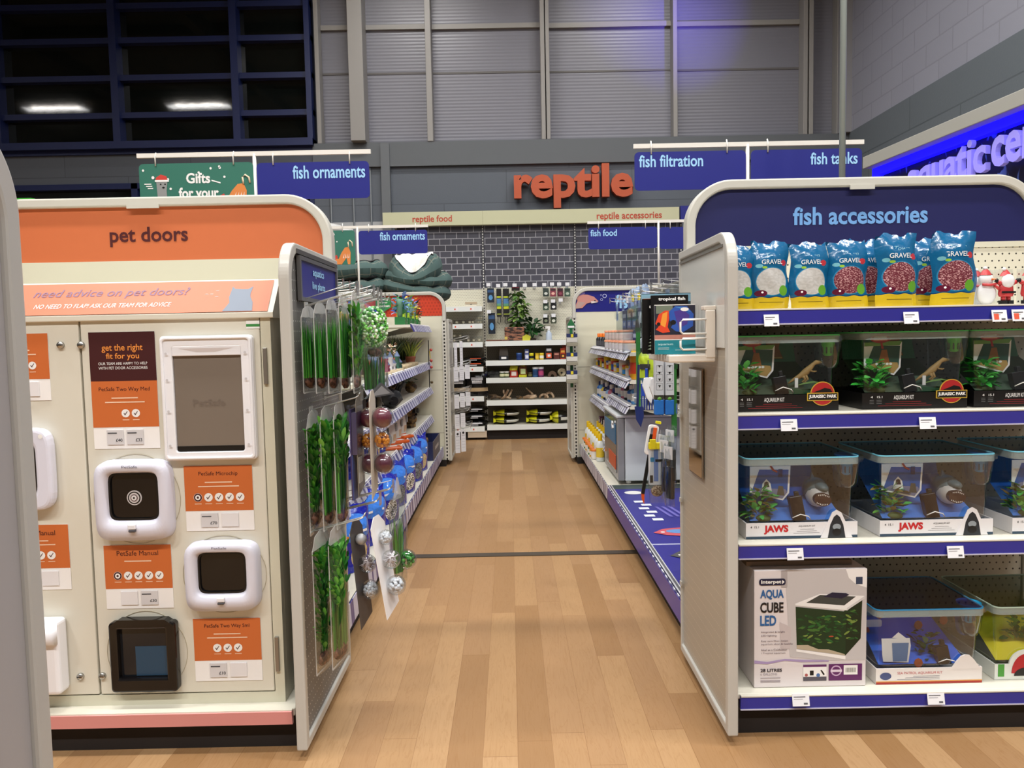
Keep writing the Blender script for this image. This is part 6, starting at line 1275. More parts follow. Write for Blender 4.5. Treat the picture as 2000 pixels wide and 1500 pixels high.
# clip strip with little red bobbers, against the cream panel
p = at(841, 700, 7.05); t = thing('clip_strip', 'black vertical clip strip with small red and gold items by the cream panel', 'clip strip', (p.x, 6.9, 0)); 
MB().box(-.004, .004, -.004, .004, .78, 1.22, M_BLACK).obj('strip', t)
for k, (zz, cc) in enumerate(((1.13, '#b8483c'), (1.03, '#b8483c'), (.97, '#b8483c'), (.83, '#5a4a2c'))): MB().ball(.022, -.01, zz, .014, .012, .014, c(cc, .4), 10, 8).obj('small_ornament', t)
MB().prism([(.004, 1.12), (.012, 1.12), (.018, 1.05), (.012, 1.05)], -.004, .0, c('#c9b02c', .4)).obj('yellow_tag', t)
# ---------------- hooks with white tags on the far left side panel ----------------
rowsT = [(664, .16, 'tall clear'), (722, .15, ''), (760, .15, ''), (805, .15, ''), (842, .15, '')]
tg = 'white tagged packs on the far left end panel'
X0 = -.588
def tagpack(x, y, z, h_, w_, lab, rz, dot=False):
    t = thing('white_tagged_pack', lab, 'carded pack', (x, y, z), rz, tg); m = MB(); m.box(-w_/2, w_/2, -.002, .002, -h_, -.012, c('#d9d9dc', .5)); m.rect(-w_*.35, -h_*.3, w_*.35, -h_*.28, -.0025, c('#8a8a90'))
    for q in range(4): m.rect(-w_*.35, -h_*(.45+.12*q), w_*.35, -h_*(.44+.12*q), -.0025, c('#9a9aa2', .6))
    if dot: m.flat(ell(0, -h_*.18, .012, .012, 8), -.003, c('#2a2624'))
    m.obj('card', t); MB().box(-.006, .006, -.001, .001, -.014, .004, M_CLEARH).obj('hang_tab', t)
for r_, (py, L_) in enumerate(((668, .17), (716, .18), (768, .18), (806, .17), (838, .18))):
    zz = AZ(900, py, 7.4)
    for s, yy in enumerate((7.28, 7.42, 7.56)): hook('wire hook on the far left end panel, %s row, %s from its near edge' % (ORD[r_], ORD[s]), (X0, yy, zz), L_, R(90), 'hooks on the far left end panel', rise=.04)
    for s in range(3 if r_ in (1, 2) else 2):
        hh = (.26, .15, .15, .15, .23)[r_]; tagpack(-.53+.055*s, 7.26+.01*s, zz+.01+.012*s, hh, .05 if r_ else .03, 'white tagged pack, %s row of the far left end panel, %s outward' % (ORD[r_], ORD[s]), R(25), r_ == 4)
# ---------------- pet beds on the far left unit ----------------
def plaid():
    m, N, L, b = nm('green plaid fabric'); t = N.new('ShaderNodeTexCoord'); s = N.new('ShaderNodeSeparateXYZ'); L.new(t.outputs['UV'], s.inputs[0]); cur = lin('#3c5250')
    def line(o, k, off, wd, col_, cur):
        f = mth(N, L, 'FRACT', mth(N, L, 'ADD', mth(N, L, 'MULTIPLY', o, k), off)); return mixc(N, L, mth(N, L, 'LESS_THAN', f, wd), cur, lin(col_))
    for o, k in ((s.outputs[0], 14), (s.outputs[1], 4)):
        cur = line(o, k, 0, .4, '#455b58', cur); cur = line(o, k, .5, .03, '#6f7d76', cur); cur = line(o, k, .45, .022, '#847a68', cur)
    L.new(cur, b.inputs['Base Color']); b.inputs['Roughness'].default_value = .9; return m
M_PLAID = plaid(); M_FLEECE = speckle('white fleece', '#e9e7e1', '#f0eee8', 60, bump=.3, rough=.95)
def petbed(label, loc, rz, R0, R1, h_, seed, tilt=(0, 0), dip=.5):
    RT = .105
    rnd = random.Random(seed); t = thing('pet_bed', label, 'pet bed', loc, rz, 'green plaid pet beds stacked on the far left unit', rx=tilt[0], ry=tilt[1])
    nu, nv = 48, 12; v = []; uv = []; f = []
    for j in range(nv+1):
        b_ = 2*math.pi*j/nv
        for i in range(nu+1):
            a = 2*math.pi*i/nu; sc = 1-.16*abs(math.cos(a*3.5))**5; rim = h_*(1-dip*max(0, math.sin(a+math.pi))**3)
            rr = RT*sc; x = (R0-RT+rr*math.cos(b_)*1.0)*math.cos(a); y = (R1-RT+rr*math.cos(b_))*math.sin(a); z = rim/2+rim/2*math.sin(b_)*sc+.008*math.sin(a*9)*math.sin(b_)
            v.append((x, y, max(z, 0))); uv.append((i/nu, j/nv))
    f = [(j*(nu+1)+i, j*(nu+1)+i+1, (j+1)*(nu+1)+i+1, (j+1)*(nu+1)+i) for j in range(nv) for i in range(nu)]
    m = MB(); m.add(v, f, M_PLAID, True); o = m.obj('bolster_rim', t); ul = o.data.uv_layers.new(name='uv')
    for l in o.data.loops: ul.data[l.index].uv = uv[l.vertex_index]
    m = MB(); v = []
    for j in range(6):
        for i in range(nu+1):
            a = 2*math.pi*i/nu; sc = 1-.16*abs(math.cos(a*3.5))**5; rim = h_*(1-dip*max(0, math.sin(a+math.pi))**3)
            if j < 5: b_ = R(78+j*34); r_ = (RT*sc+.011)*math.cos(b_)-RT; z = rim/2+(rim/2*sc+.011)*math.sin(b_)
            else: r_, z = -RT*2-.03, .035
            v.append(((R0+r_)*math.cos(a), (R1+r_)*math.sin(a), max(z, .02)))
    f = [(j*(nu+1)+i, j*(nu+1)+i+1, (j+1)*(nu+1)+i+1, (j+1)*(nu+1)+i) for j in range(5) for i in range(nu)]; f.append(tuple(5*(nu+1)+i for i in range(nu)))
    m.add(v, f, M_FLEECE, True); m.obj('fleece_lining', t)
    m = MB(); pts = []
    for i in range(nu):
        a = 2*math.pi*i/nu; sc = 1-.16*abs(math.cos(a*3.5))**5; rim = h_*(1-dip*max(0, math.sin(a+math.pi))**3); pts.append(((R0-RT+.02)*math.cos(a), (R1-RT+.02)*math.sin(a), rim/2+rim/2*sc+.001))
    m.tube(pts, .005, M_BLACK, 6, True); m.obj('dark_piping', t)
    m = MB(); m.lathe([(.001, .0), (1, 0), (1.0, .035), (.001, .04)], M_BLACK, n=24, sx=R0-.06, sy=R1-.06, caps=False); m.obj('base_pad', t); return t
PBZ = 1.675
pc = at(806, 535, 7.35)
petbed('lowest square plaid pet bed, its corner hanging over the end panel', (-.93, 7.42, PBZ-.03), 0, .36, .26, .16, 1, (0, R(9)), .3)
petbed('plaid pet bed under the upright one, nearest the dark brick panel', (-.89, 7.42, PBZ+.065), R(5), .34, .25, .18, 2, (0, R(5)), .45)
petbed('upright plaid pet bed with deep white fleece dip, topmost of the pile by the bricks', (-.90, 7.40, PBZ+.12), R(-4), .27, .23, .27, 3, (R(12), R(-3)), .6)
petbed('flat plaid pet bed tipped up with white fleece corner, behind the thin sign pole', (-1.50, 7.42, PBZ+.13), R(10), .33, .26, .19, 4, (R(-6), R(-4)), .1)
petbed('lower plaid pet bed in the shadow under the tipped one', (-1.52, 7.42, PBZ-.0), R(0), .34, .25, .17, 5, (0, 0), .2)
# ---------------- generic little products ----------------
def tub(loc, r_, h_, col_, lid, lab, grp, rz=0, lab2='#e9e6e0', sq=False):
    t = thing('product_tub', lab, 'tub', loc, rz, grp); n = 4 if sq else 14
    MB().lathe([(r_*.93, 0), (r_, .004), (r_, h_*.8)], c(col_, .35), n=n, rot=R(45) if sq else 0, smooth=not sq).obj('tub_body', t)
    MB().lathe([(r_*1.06, h_*.8), (r_*1.06, h_*.97), (r_*.98, h_)], c(lid, .35), n=n, rot=R(45) if sq else 0, smooth=not sq).obj('lid', t)
    MB().lathe([(r_*1.01, h_*.2), (r_*1.01, h_*.6)], c(lab2, .4), n=n, rot=R(45) if sq else 0, caps=False, smooth=not sq).obj('label_band', t); return t
def bottle(loc, r_, h_, col_, cap, lab, grp, lab2='#e9e6e0'):
    t = thing('product_bottle', lab, 'bottle', loc, 0, grp); MB().lathe([(r_*.9, 0), (r_, .006), (r_, h_*.62), (r_*.55, h_*.74), (r_*.45, h_*.76)], c(col_, .3), n=14).obj('bottle_body', t)
    MB().lathe([(r_*.55, h_*.75), (r_*.55, h_*.97), (r_*.45, h_)], c(cap, .35), n=12).obj('cap', t); MB().lathe([(r_*1.02, h_*.15), (r_*1.02, h_*.5)], c(lab2, .4), n=14, caps=False).obj('label_band', t); return t
def carton(loc, w_, d_, h_, col_, lab, grp, rz=0, panel='#e9e6e0', p2=None):
    t = thing('product_box', lab, 'box', loc, rz, grp); MB().box(-w_/2, w_/2, -d_/2, d_/2, 0, h_, c(col_, .4)).obj('carton', t, .0015)
    m = MB(); m.rect(-w_*.38, h_*.62, w_*.38, h_*.82, -d_/2-.0006, c(panel, .4)); 
    if p2: m.rect(-w_*.42, h_*.1, w_*.42, h_*.48, -d_/2-.0006, c(p2, .4)); m.rect(-w_*.2, h_*.2, w_*.25, h_*.38, -d_/2-.0009, c(panel, .4))
    m.box(-d_*0-w_/2-.0006, -w_/2, -d_*.3, d_*.3, h_*.3, h_*.7, c(panel, .4)); m.obj('printed_panel', t); return t
# upper fish food shelf (z 1.12)
z = 1.122; F1 = 'products on the top fish food shelf'
for k, (x, y) in enumerate(((.835, 6.95), (.835, 6.78), (.90, 6.66), (.835, 6.58), (.835, 6.42))): bottle((x, y, z), .026, .13, '#16161a', '#e8741c', 'black bottle with orange cap on the top fish food shelf, %s from the cream panel' % ORD[k], F1, '#4a4a50')
for k, (x, y) in enumerate(((.83, 6.22), (.83, 6.06), (.83, 5.86), (.83, 5.68), (.83, 5.50), (.83, 5.32), (.83, 5.12))): tub((x, y, z), .055 if k else .035, .075, '#dcd9d6' if k else '#8fd02c', '#e79a78' if k else '#8fd02c', '%s tub, lower tier of the top fish food shelf, %s from the bottles' % ('white orange lidded' if k else 'lime green', ORD[k]), F1, R(90), '#c9c4c8' if k else '#a9e04a')
for k, (x, y) in enumerate(((.83, 6.06), (.83, 5.86), (.83, 5.68), (.83, 5.50), (.83, 5.32))): tub((x, y, z+.0755), .053, .075, '#dcd9d6', '#e79a78', 'white orange lidded tub stacked in the upper tier, %s from the orange capped bottles' % ORD[k], F1, R(90), '#c9b9b4')
for k in range(4):
    for q in range(2): carton((.97, 5.95-.24*k, z+.155*q), .20, .1, .15, '#1b2a7a', 'navy box behind the white tubs, %s of its row from the cream panel, %s tier' % (ORD[k], ('lower', 'upper')[q]), 'navy boxes on the top fish food shelf', R(-90), '#cfd6ee', '#4a6fc8')
for k in range(3): 
    t = thing('clear_filter_pack', 'pale blue clear wrapped pack on top of the navy boxes, %s from the cream panel' % ORD[k], 'packet', (.97, 5.85-.26*k, z+.312), R(-90), 'clear packs over the navy boxes'); pouch(.16, .16, .07, c('#9fb4d0', .2), 200+k).obj('wrapped_pack', t); MB().box(-.03, .03, -.045, -.036, .05, .10, c('#e0d03a' if k else '#dfe3ea', .4)).obj('label_patch', t)
for k in range(12): hook('wire hook over the fish food shelves, %s from the near end' % ORD[k], (1.228, 4.2+k*.17, 1.47+.03*(k % 2)), .42-.1*(k % 2), R(-90), 'hooks over the fish food shelves', rise=.035)
for k in range(7):
    t = thing('carded_pack', 'pale blue carded pack on the hooks over the fish food, %s from the near end' % ORD[k], 'carded pack', (.93, 4.37+k*.34, 1.50), R(-90), 'packs over the fish food shelves'); m = MB(); m.box(-.05, .05, -.001, .001, -.14, 0, c('#9db6d8', .3)); m.rect(-.04, -.06, .04, -.02, -.0015, c('#2c4f9c', .4)); m.obj('card', t); MB().box(-.035, .035, -.016, -.002, -.13, -.07, M_CLEARH).obj('blister', t)
# second shelf (z .935)
z = .937; F2 = 'products on the second fish food shelf'; cc = ['#dcd9d2', '#d8582c', '#e2b81c', '#1f2430', '#e2c21c', '#e8e2d6', '#e09a1c', '#c9402c', '#f0d01c', '#3a5aa8', '#e8d8c0', '#d8b01c', '#e8e4e0', '#3f8fd0']
wn = {'#dcd9d2': 'white', '#d8582c': 'orange red', '#e2b81c': 'yellow', '#1f2430': 'black', '#e2c21c': 'bright yellow', '#e8e2d6': 'cream', '#e09a1c': 'amber', '#c9402c': 'red', '#f0d01c': 'lemon', '#3a5aa8': 'blue', '#e8d8c0': 'pale', '#d8b01c': 'mustard', '#e8e4e0': 'off white', '#3f8fd0': 'sky blue'}
for k in range(14): tub((.845, 6.98-.148*k, z), .036, .085+.03*(k % 3 == 1), cc[k], cc[(k+4) % 14], '%s tub on the second fish food shelf, %s from the cream panel' % (wn[cc[k]], ORD[k]), F2, 0, cc[(k+2) % 14])
for k in range(9): tub((.93, 6.9-.215*k, z), .05, .13+.012*(k % 2), ('#e0a81c', '#e8e2d6', '#c9522c')[k % 3], ('#e8c81c', '#3a5aa8', '#e0a81c')[k % 3], 'taller %s tub, back row of the second food shelf, %s from the cream panel' % (('amber', 'cream', 'brick red')[k % 3], ORD[k]), F2, 0, ('#c9402c', '#e0b01c', '#f0e2c0')[k % 3])
tub((.87, 5.02, z), .06, .19, '#e0a01c', '#d8a81c', 'largest yellow tub with red band at the near end of the second fish food shelf', F2, 0, '#c9401c')
# third shelves
F3 = 'products on the third fish food shelf'
bc = [('#2f6fc0', 'blue'), ('#5a9ad8', 'light blue'), ('#d8c02c', 'yellow'), ('#16204a', 'navy'), ('#8fb8e0', 'pale blue'), ('#b8607a', 'pink'), ('#2a2c34', 'black')]
for k in range(7): bottle((.85, 6.98-.155*k, .667), .034, .135+.02*(k % 2), bc[k][0], '#e8e8ea' if k % 2 else '#1f2a6a', '%s bottle on the lower stepped shelf, %s from the cream panel' % (bc[k][1], ORD[k]), F3)
for k in range(6): bottle((.85, 5.78-.15*k, .767), .034, .12+.02*(k % 2), bc[(k+3) % 7][0], '#e8e8ea' if k % 3 else '#2f8fd0', '%s bottle on the raised stepped shelf, %s from its far end' % (bc[(k+3) % 7][1], ORD[k]), F3)
for k in range(4): bottle((.94, 6.9-.24*k, .667), .045, .2, '#1b2f80', '#16204a', 'tall navy bottle, back row of the lower stepped shelf, %s from the cream panel' % ORD[k], F3, '#2f55b0')
t = thing('leaning_white_packet', 'pale blue white packet with teal band, leaning at the near end of the raised shelf', 'packet', (.86, 4.96, .767), R(-70), ry=R(14)); MB().box(-.075, .075, -.01, .01, 0, .2, c('#aebccb', .4)).obj('packet', t, .003); MB().box(-.0755, .0755, -.0105, .0105, .165, .2, c('#2c5f80', .4)).obj('teal_band', t)
for k in range(5): carton((.86, 6.95-.16*k, .342), .09, .06, .13, ('#5a2050', '#2a2026', '#c9b0b8', '#2f6f9c', '#d8c02c')[k], '%s box on the lowest short shelf, %s from the cream panel' % (('purple', 'black', 'pale pink', 'teal blue', 'yellow')[k], ORD[k]), 'boxes on the lowest short shelf', R(-90))
# yellow capped bottles on the base, front rows
for r_ in range(2):
    for k in range(7): bottle((.735+.095*r_, 7.02-.15*k, .192), .034, .23, '#dfe4e2', '#e8c012', 'large bottle with yellow cap on the base shelf, %s from the cream panel, %s row' % (ORD[k], ('front', 'back')[r_]), 'yellow capped bottles on the base shelf', '#d8dcd0' if k % 2 else '#e2c23a')
for k in range(7): tub((.70, 6.95-.12*k, .192), .03, .085, ('#e8e6e0', '#2c7a4a', '#e0a81c')[k % 3], '#e07a2c', '%s orange lidded tub at the base shelf edge, %s from the cream panel' % (('white', 'green', 'amber')[k % 3], ORD[k]), 'small tubs at the base shelf edge')
# ---------------- small fridge ----------------
y0, y1 = 5.13, 5.86; t = thing('display_fridge', 'pale grey under counter display fridge standing on the lower fish food deck', 'fridge', (.74, (y0+y1)/2, .205), 0); hy = (y1-y0)/2; GF = c('#d3d9dd', .35)
MB().box(.05, .52, -hy, hy, .012, .455, GF).obj('cabinet', t, .006); MB().box(-.01, .5, -hy-.004, hy, .457, .475, c('#dfe3e5', .35)).obj('top_lid', t, .004)
d_ = MB(); d_.box(0, .046, -hy, hy, .015, .453, c('#8f8f92', .3)); d_ = d_.obj('door', t, .004); MB().box(-.004, .0, -hy+.06, hy-.05, .06, .44, c('#4a545c', .1)).obj('door_glass', d_); MB().box(-.008, -.004, -hy+.08, hy-.3, .08, .18, c('#c8522c', .4)).obj('orange_sticker', d_); MB().box(-.008, -.004, -hy+.08, hy-.08, .26, .40, c('#3a6f98', .4)).obj('blue_sticker', d_)
m = MB(); st = [(.03*(1 if k % 2 == 0 else .4)*math.cos(k*math.pi/5), .34+.03*(1 if k % 2 == 0 else .4)*math.sin(k*math.pi/5)) for k in range(10)]; m.prism([(a-.2, b_+.05) for a, b_ in st], -.02, -.008, M_WHITE, 'x'); m.obj('snowflake_sticker', d_)
for xx in (.08, .46):
    for yy in (-hy+.05, hy-.05): MB().lathe([(.018, -.012), (.018, .014)], M_WHITE, xx, yy, 0, 10).obj('foot', t)
# ---------------- hanging tools and strips by the near right panel ----------------
for lab, px, Yf, y0_, y1_, wd in (('green display edge strip rising beside the magazine rack, next to the fridge top', 1246, 4.3, 640, 808, .012), ('green display edge strip tight beside the grey side panel', 1316, 3.35, 712, 852, .012)):
    a, b_ = at(px, y0_, Yf), at(px, y1_, Yf); t = thing('green_display_strip', lab, 'display strip', (a.x, Yf, b_.z)); MB().box(-wd, wd, -.006, .006, 0, a.z-b_.z, c('#2f7d34', .4)).obj('strip', t, .002); MB().box(-wd*1.3, wd*1.3, -.007, .007, a.z-b_.z-.02, a.z-b_.z, c('#1d4f24', .4)).obj('end_cap', t)
HG = 'cleaning tools hanging on hooks beside the magazine rack'
for k, (x, y, zz, L_) in enumerate(((1.16, 4.05, 1.10, .38), (1.16, 3.55, 1.12, .4), (1.16, 3.45, .98, .36), (1.16, 3.25, .88, .42), (1.16, 3.05, .84, .42), (1.16, 3.7, .82, .40), (1.2, 4.6, .82, .4))): hook('double wire hook carrying cleaning tools beside the grey panel, %s in the cluster' % ORD[k], (1.228, y, zz), L_+.07, R(-90), 'hooks beside the right panel', rise=.03)
def hang(name, lab, px, py, Yf, cat='aquarium tool', rz=0, ry=0): p = at(px, py, Yf); return thing(name, lab, cat, p, rz, HG, ry=ry)
t = hang('blue_fork_tool', 'dark blue pronged aquarium fork hanging below the green strip', 1263, 742, 3.9)
m = MB(); m.box(-.03, .03, -.006, .006, -.085, -.02, c('#1d3fa0', .35)); m.box(-.008, .008, -.006, .006, -.02, .06, c('#1d3fa0', .35)); m.obj('handle', t, .002)
for k in range(5): MB().box(-.03+.0135*k, -.024+.0135*k, -.004, .004, -.16, -.085, c('#152c78', .35)).obj('prong', t)
t = hang('blue_scoop', 'dark blue flat scraper scoop with long stem next to the fork', 1247, 720, 3.9, ry=R(2)); m = MB(); m.box(-.006, .006, -.005, .005, -.2, .02, c('#18224f', .35)); m.obj('stem', t); m = MB(); m.prism([(-.015, -.2), (.03, -.2), (.034, -.25), (.02, -.31), (-.005, -.27)], -.006, .006, c('#1c2c66', .35)); m.obj('blade', t)
for k, (px, yv) in enumerate(((1266, 3.75), (1280, 3.6))):
    t = hang('white_magnet_cleaner', 'white curved scoop hanging from black cord, %s' % ('beside the blue fork' if k == 0 else 'overlapping the boxed sponges'), px, 715, yv); MB().tube([(0, 0, .03), (0, 0, -.06)], .003, M_BLACK, 6).obj('cord', t); m = MB(); m.prism([(-.02, -.06), (.022, -.055), (.028, -.12), (.012, -.19), (-.01, -.16), (-.03, -.1)], -.012, .012, c('#e2e2e2', .35)); m.obj('scoop', t, .005)
for k, px in enumerate((1286, 1306)):
    t = hang('boxed_sponge_cleaner', 'white printed carton with blue sponge showing below, %s' % ('on the white scoop side' if k == 0 else 'on the green strip side'), px, 700, 3.35, 'boxed cleaner'); m = MB(); m.box(-.019, .019, -.02, .02, -.165, 0, c('#cfd2d8', .4))
    for q in range(4): m.flat([(-.006, -.03-.03*q), (.006, -.03-.03*q), (.0, -.042-.03*q)], -.0206, M_BLACK)
    for q in range(3): m.ring(rrect(-.014, -.062-.04*q, .014, -.03-.04*q, .003), rrect(-.0125, -.0605-.04*q, .0125, -.0315-.04*q, .003), -.0205, -.02, c('#8a8d94', .5))
    m.obj('carton', t); MB().box(-.019, .019, -.018, .018, -.185, -.166, c('#3a3a2c', .6)).obj('black_bristle_pad', t); MB().box(-.02, .02, -.02, .02, -.255, -.186, c('#1f6fc4', .6)).obj('blue_sponge', t, .004); MB().ball(0, -.014, -.182, .012, .008, .01, c('#5f9a34', .6), 8, 6).obj('green_scourer', t)
t = hang('algae_scraper', 'long black scraper with white and orange handle and orange tip, hanging before the fridge side', 1278, 830, 3.15, ry=R(10))
m = MB(); m.ring(rrect(-.024, -.13, .022, .0, .014), rrect(-.012, -.115, .011, -.012, .008), -.006, .006, M_WHITE); m.obj('white_handle', t, .002); MB().box(-.014, .014, -.012, .012, -.085, -.04, M_BLACK).obj('black_grip', t, .003); MB().box(-.002, .012, -.013, -.004, -.14, -.01, c('#e2571c', .4)).obj('orange_clip', t); MB().box(-.007, .007, -.005, .005, -.30, -.12, M_BLACK).obj('shaft', t); MB().prism([(-.007, -.30), (.007, -.30), (.014, -.345), (.0, -.325)], -.004, .004, c('#e2571c', .4)).obj('orange_blade', t); MB().box(.004, .026, -.008, .008, .008, .018, c('#e8dc1c', .4)).obj('yellow_label', t)
t = hang('gravel_cleaner_pack', 'white and blue carded gravel cleaner in a clear sleeve with yellow top clip', 1283, 868, 2.98, 'boxed cleaner'); 
m = MB(); m.prism(rrect(-.034, -.165, .034, -.01, .006), -.004, .004, c('#dfe4ec', .35)); m.rect(-.014, -.15, .004, -.02, -.0045, c('#6f8fd0', .4)); m.flat(rrect(-.028, -.07, -.012, -.052, .003), -.005, c('#2f8fc0', .4)); m.text('Tetra', -.008, -.072, .022, -.058, -.0052, M_BLACK, .02) if False else m.rect(-.008, -.07, .022, -.060, -.0052, M_BLACK); m.rect(-.03, -.155, -.018, -.125, -.005, M_BLACK); m.obj('backing_card', t)
m = MB(); m.box(-.034, .036, -.012, .008, -.018, .008, c('#e8d81c', .4)); m.box(-.03, -.006, -.014, .0, -.018, .022, c('#e8d81c', .4)); m.obj('yellow_clip', t, .002); m = MB(); pouch(.07, .24, .03, M_CLEARH, 8, False, .1, .001, mb=m, o=(0, 0, -.24), nu=6, nv=8); m.obj('clear_sleeve', t); MB().ball(0, 0, -.19, .026, .01, .024, speckle('brown gravel sample', '#6b4f3c', '#b9a58c', 160, bump=0), 12, 8).obj('gravel_sample', t)
for k, (px, py, yv) in enumerate(((1300, 850, 2.95), (1308, 862, 2.92), (1297, 840, 3.1), (1311, 830, 3.05))):
    t = hang('clear_accessory_pack', 'narrow clear pack with dark fittings beside the grey panel, %s in the bunch' % ORD[k], px, py, yv, 'carded pack', R(-60)); m = MB(); pouch(.06, .26, .03, M_CLEARH, 210+k, False, .1, .001, mb=m, o=(0, 0, -.26), nu=6, nv=8); m.obj('clear_sleeve', t); MB().box(-.02, .02, -.008, .008, -.23, -.10, c(('#3a3430', '#22242a', '#2c3a6a', '#4a4640')[k], .4)).obj('dark_fitting', t, .004); MB().box(-.024, .024, -.01, -.006, -.07, -.02, c('#d9dade', .4)).obj('white_label', t)
for k, (px, py, yv, cc_) in enumerate(((1262, 640, 4.3, '#d8dce2'), (1254, 655, 4.5, '#3a2a2c'), (1258, 690, 4.4, '#c9cdd4'), (1262, 720, 4.2, '#a9c02c'))):
    t = hang('hanging_pouch', '%s hanging pouch behind the magazine rack, %s from the top' % (('white', 'brown', 'grey striped', 'lime green')[k], ORD[k]), px, py-30, yv, 'carded pack', R(-35)); pouch(.09, .14, .03, c(cc_, .35), 230+k, False, mb=None, o=(0, 0, -.14)).obj('pouch_film', t); MB().box(-.03, .03, -.02, -.012, -.09, -.06, c('#2c2c30' if k != 1 else '#e2e0d8', .4)).obj('printed_label', t)
# ---------------- magazine rack on the right side panel ----------------
t = thing('magazine_rack', 'white wire and steel magazine rack fixed to the grey side panel', 'magazine rack', (0, 0, 0)); MC = c('#e0d8cc', .35)
rx0, rx1, ry_ = AX(1262, 690, 2.5), AX(1383, 690, 2.26), 2.25
zb_ = AZ(1340, 700, 2.3); zt2 = AZ(1370, 606, 2.3)
y_a, y_b = 2.30, 2.62
m = MB(); m.box(.49, .634, y_a-.012, y_b, zb_-.012, zb_+.012, MC); m.obj('bottom_tray', t, .004)
m = MB(); m.box(.604, .634, y_a-.014, y_a-.002, zb_, zt2, MC); m.obj('upright_plate', t, .003); m = MB(); m.box(.60, .637, y_a-.01, y_a+.03, zt2, zt2+.014, MC); m.obj('top_bracket', t, .003)
for z0, z1 in ((AZ(1340, 652, 2.28), AZ(1340, 624, 2.28)), (AZ(1340, 683, 2.28), AZ(1340, 661, 2.28))): 
    xx = AX(1330, 640, 2.28); MB().tube([(.606, y_a-.012, z0), (xx+.008, y_a-.012, z0), (xx, y_a-.012, z0+.008), (xx, y_a-.012, z1-.008), (xx+.008, y_a-.012, z1), (.606, y_a-.012, z1)], .0034, M_WWIRE, 8).obj('wire_loop', t)
m = MB(); m.box(.40, .634, y_b, y_b+.006, zb_, zb_+.16, M_CLEARH); m.obj('clear_back_guard', t)
def magz(lab, px0, px1, py0, py1, Yf, draw, th=.005, base='#f0eeea'):
    pa, pb = at(px0, py1, Yf), at(px1, py0, Yf); w_, h_ = (pb.x-pa.x), pb.z-pa.z; t = thing('fish_book', lab, 'magazine', ((pa.x+pb.x)/2, Yf, zb_+.013), R(-4), 'fish books in the rack', rx=R(-2)); h_ = pb.z-zb_-.013
    m = MB(); m.box(-w_/2+.001, w_/2-.001, -th+.001, -.001, .001, h_-.001, M_PAPER); m.obj('pages', t); m = MB(); m.box(-w_/2, w_/2, -th, -th+.001, 0, h_, c(base, .25)); m.box(-w_/2, -w_/2+.001, -th, 0, 0, h_, c(base, .25)); m.box(-w_/2, w_/2, -.001, 0, 0, h_, c(base, .25)); draw(m, w_, h_, -th-.0005); m.obj('cover', t)
def cov_aq(m, w_, h_, y):
    m.rect(-w_/2, 0, w_/2, h_*.29, y, c('#237f8c', .3)); m.rect(-w_/2, h_*.285, w_/2, h_*.30, y-.0002, M_PAPER); m.rect(-w_/2, h_*.30, w_/2, h_*.985, y, c('#2a2a38', .3)); m.rect(-w_/2, h_*.30, w_/2, h_*.39, y-.0002, c('#b97f72', .3)); m.rect(-w_*.46, h_*.82, -w_*.05, h_*.985, y-.0002, c('#6f7a6a', .3))
    m.flat([(-.48*w_, .62*h_), (-.4*w_, .80*h_), (-.25*w_, .88*h_), (-.15*w_, .88*h_), (-.14*w_, .72*h_), (-.18*w_, .55*h_), (-.12*w_, .45*h_), (-.3*w_, .43*h_), (-.47*w_, .50*h_), (-.40*w_, .56*h_)], y-.0004, c('#d9472a', .3)); m.flat([(-.36*w_, .60*h_), (-.3*w_, .82*h_), (-.18*w_, .86*h_), (-.2*w_, .68*h_), (-.24*w_, .54*h_)], y-.0005, c('#e8973a', .3)); m.flat(ell(-.4*w_, .61*h_, .006, .006, 8), y-.0007, M_BLACK)
    m.flat([(-.14*w_, .86*h_), (.02*w_, .97*h_), (.3*w_, .96*h_), (.46*w_, .8*h_), (.44*w_, .56*h_), (.2*w_, .44*h_), (.02*w_, .46*h_), (-.1*w_, .54*h_), (-.03*w_, .62*h_), (-.13*w_, .68*h_)], y-.0004, c('#2f55a8', .3)); m.flat([(-.02*w_, .86*h_), (.2*w_, .9*h_), (.36*w_, .78*h_), (.3*w_, .6*h_), (.1*w_, .52*h_), (.06*w_, .62*h_)], y-.0005, c('#4a3a8c', .3)); m.flat([(.0*w_, .95*h_), (.25*w_, .94*h_), (.4*w_, .84*h_), (.2*w_, .9*h_)], y-.0006, c('#4f8fc8', .3)); m.flat(ell(-.04*w_, .64*h_, .009, .008, 8), y-.0007, M_BLACK)
    m.flat(ell(.24*w_, .9*h_, .013, .006, 10), y-.0008, M_WHITE); m.text('aquarium', -.42*w_, .17*h_, -.05*w_, .225*h_, y-.0004, c('#bfe6ea', .4), .0); m.rect(-.42*w_, .125*h_, -.15*w_, .13*h_, y-.0004, M_PAPER); m.rect(-.42*w_, .10*h_, -.15*w_, .105*h_, y-.0004, M_PAPER); m.rect(.0*w_, .08*h_, .42*w_, .085*h_, y-.0004, M_PAPER)
def cov_tr(m, w_, h_, y): m.text('tropical fish', -w_*.3, h_*.895, w_*.42, h_*.965, y-.0003, M_WHITE, .03)
def cov_ac(m, w_, h_, y):
    m.text('ac', -w_*.32, h_*.83, -w_*.12, h_*.88, y-.0003, M_WHITE, .03)
    for k in range(9): m.flat([(-w_*.38+k*.002, h_*(.08+.06*k)), (-w_*.05, h_*(.05+.06*k)), (-w_*.02, h_*(.08+.06*k)), (-w_*.3+k*.002, h_*(.11+.06*k))], y-.0003, c('#8fa08c' if k < 5 else '#a89a5a', .4))
def cov_bl(m, w_, h_, y): m.rect(-w_/2, h_*.86, w_/2, h_*.99, y, c('#7fa8bc', .2))
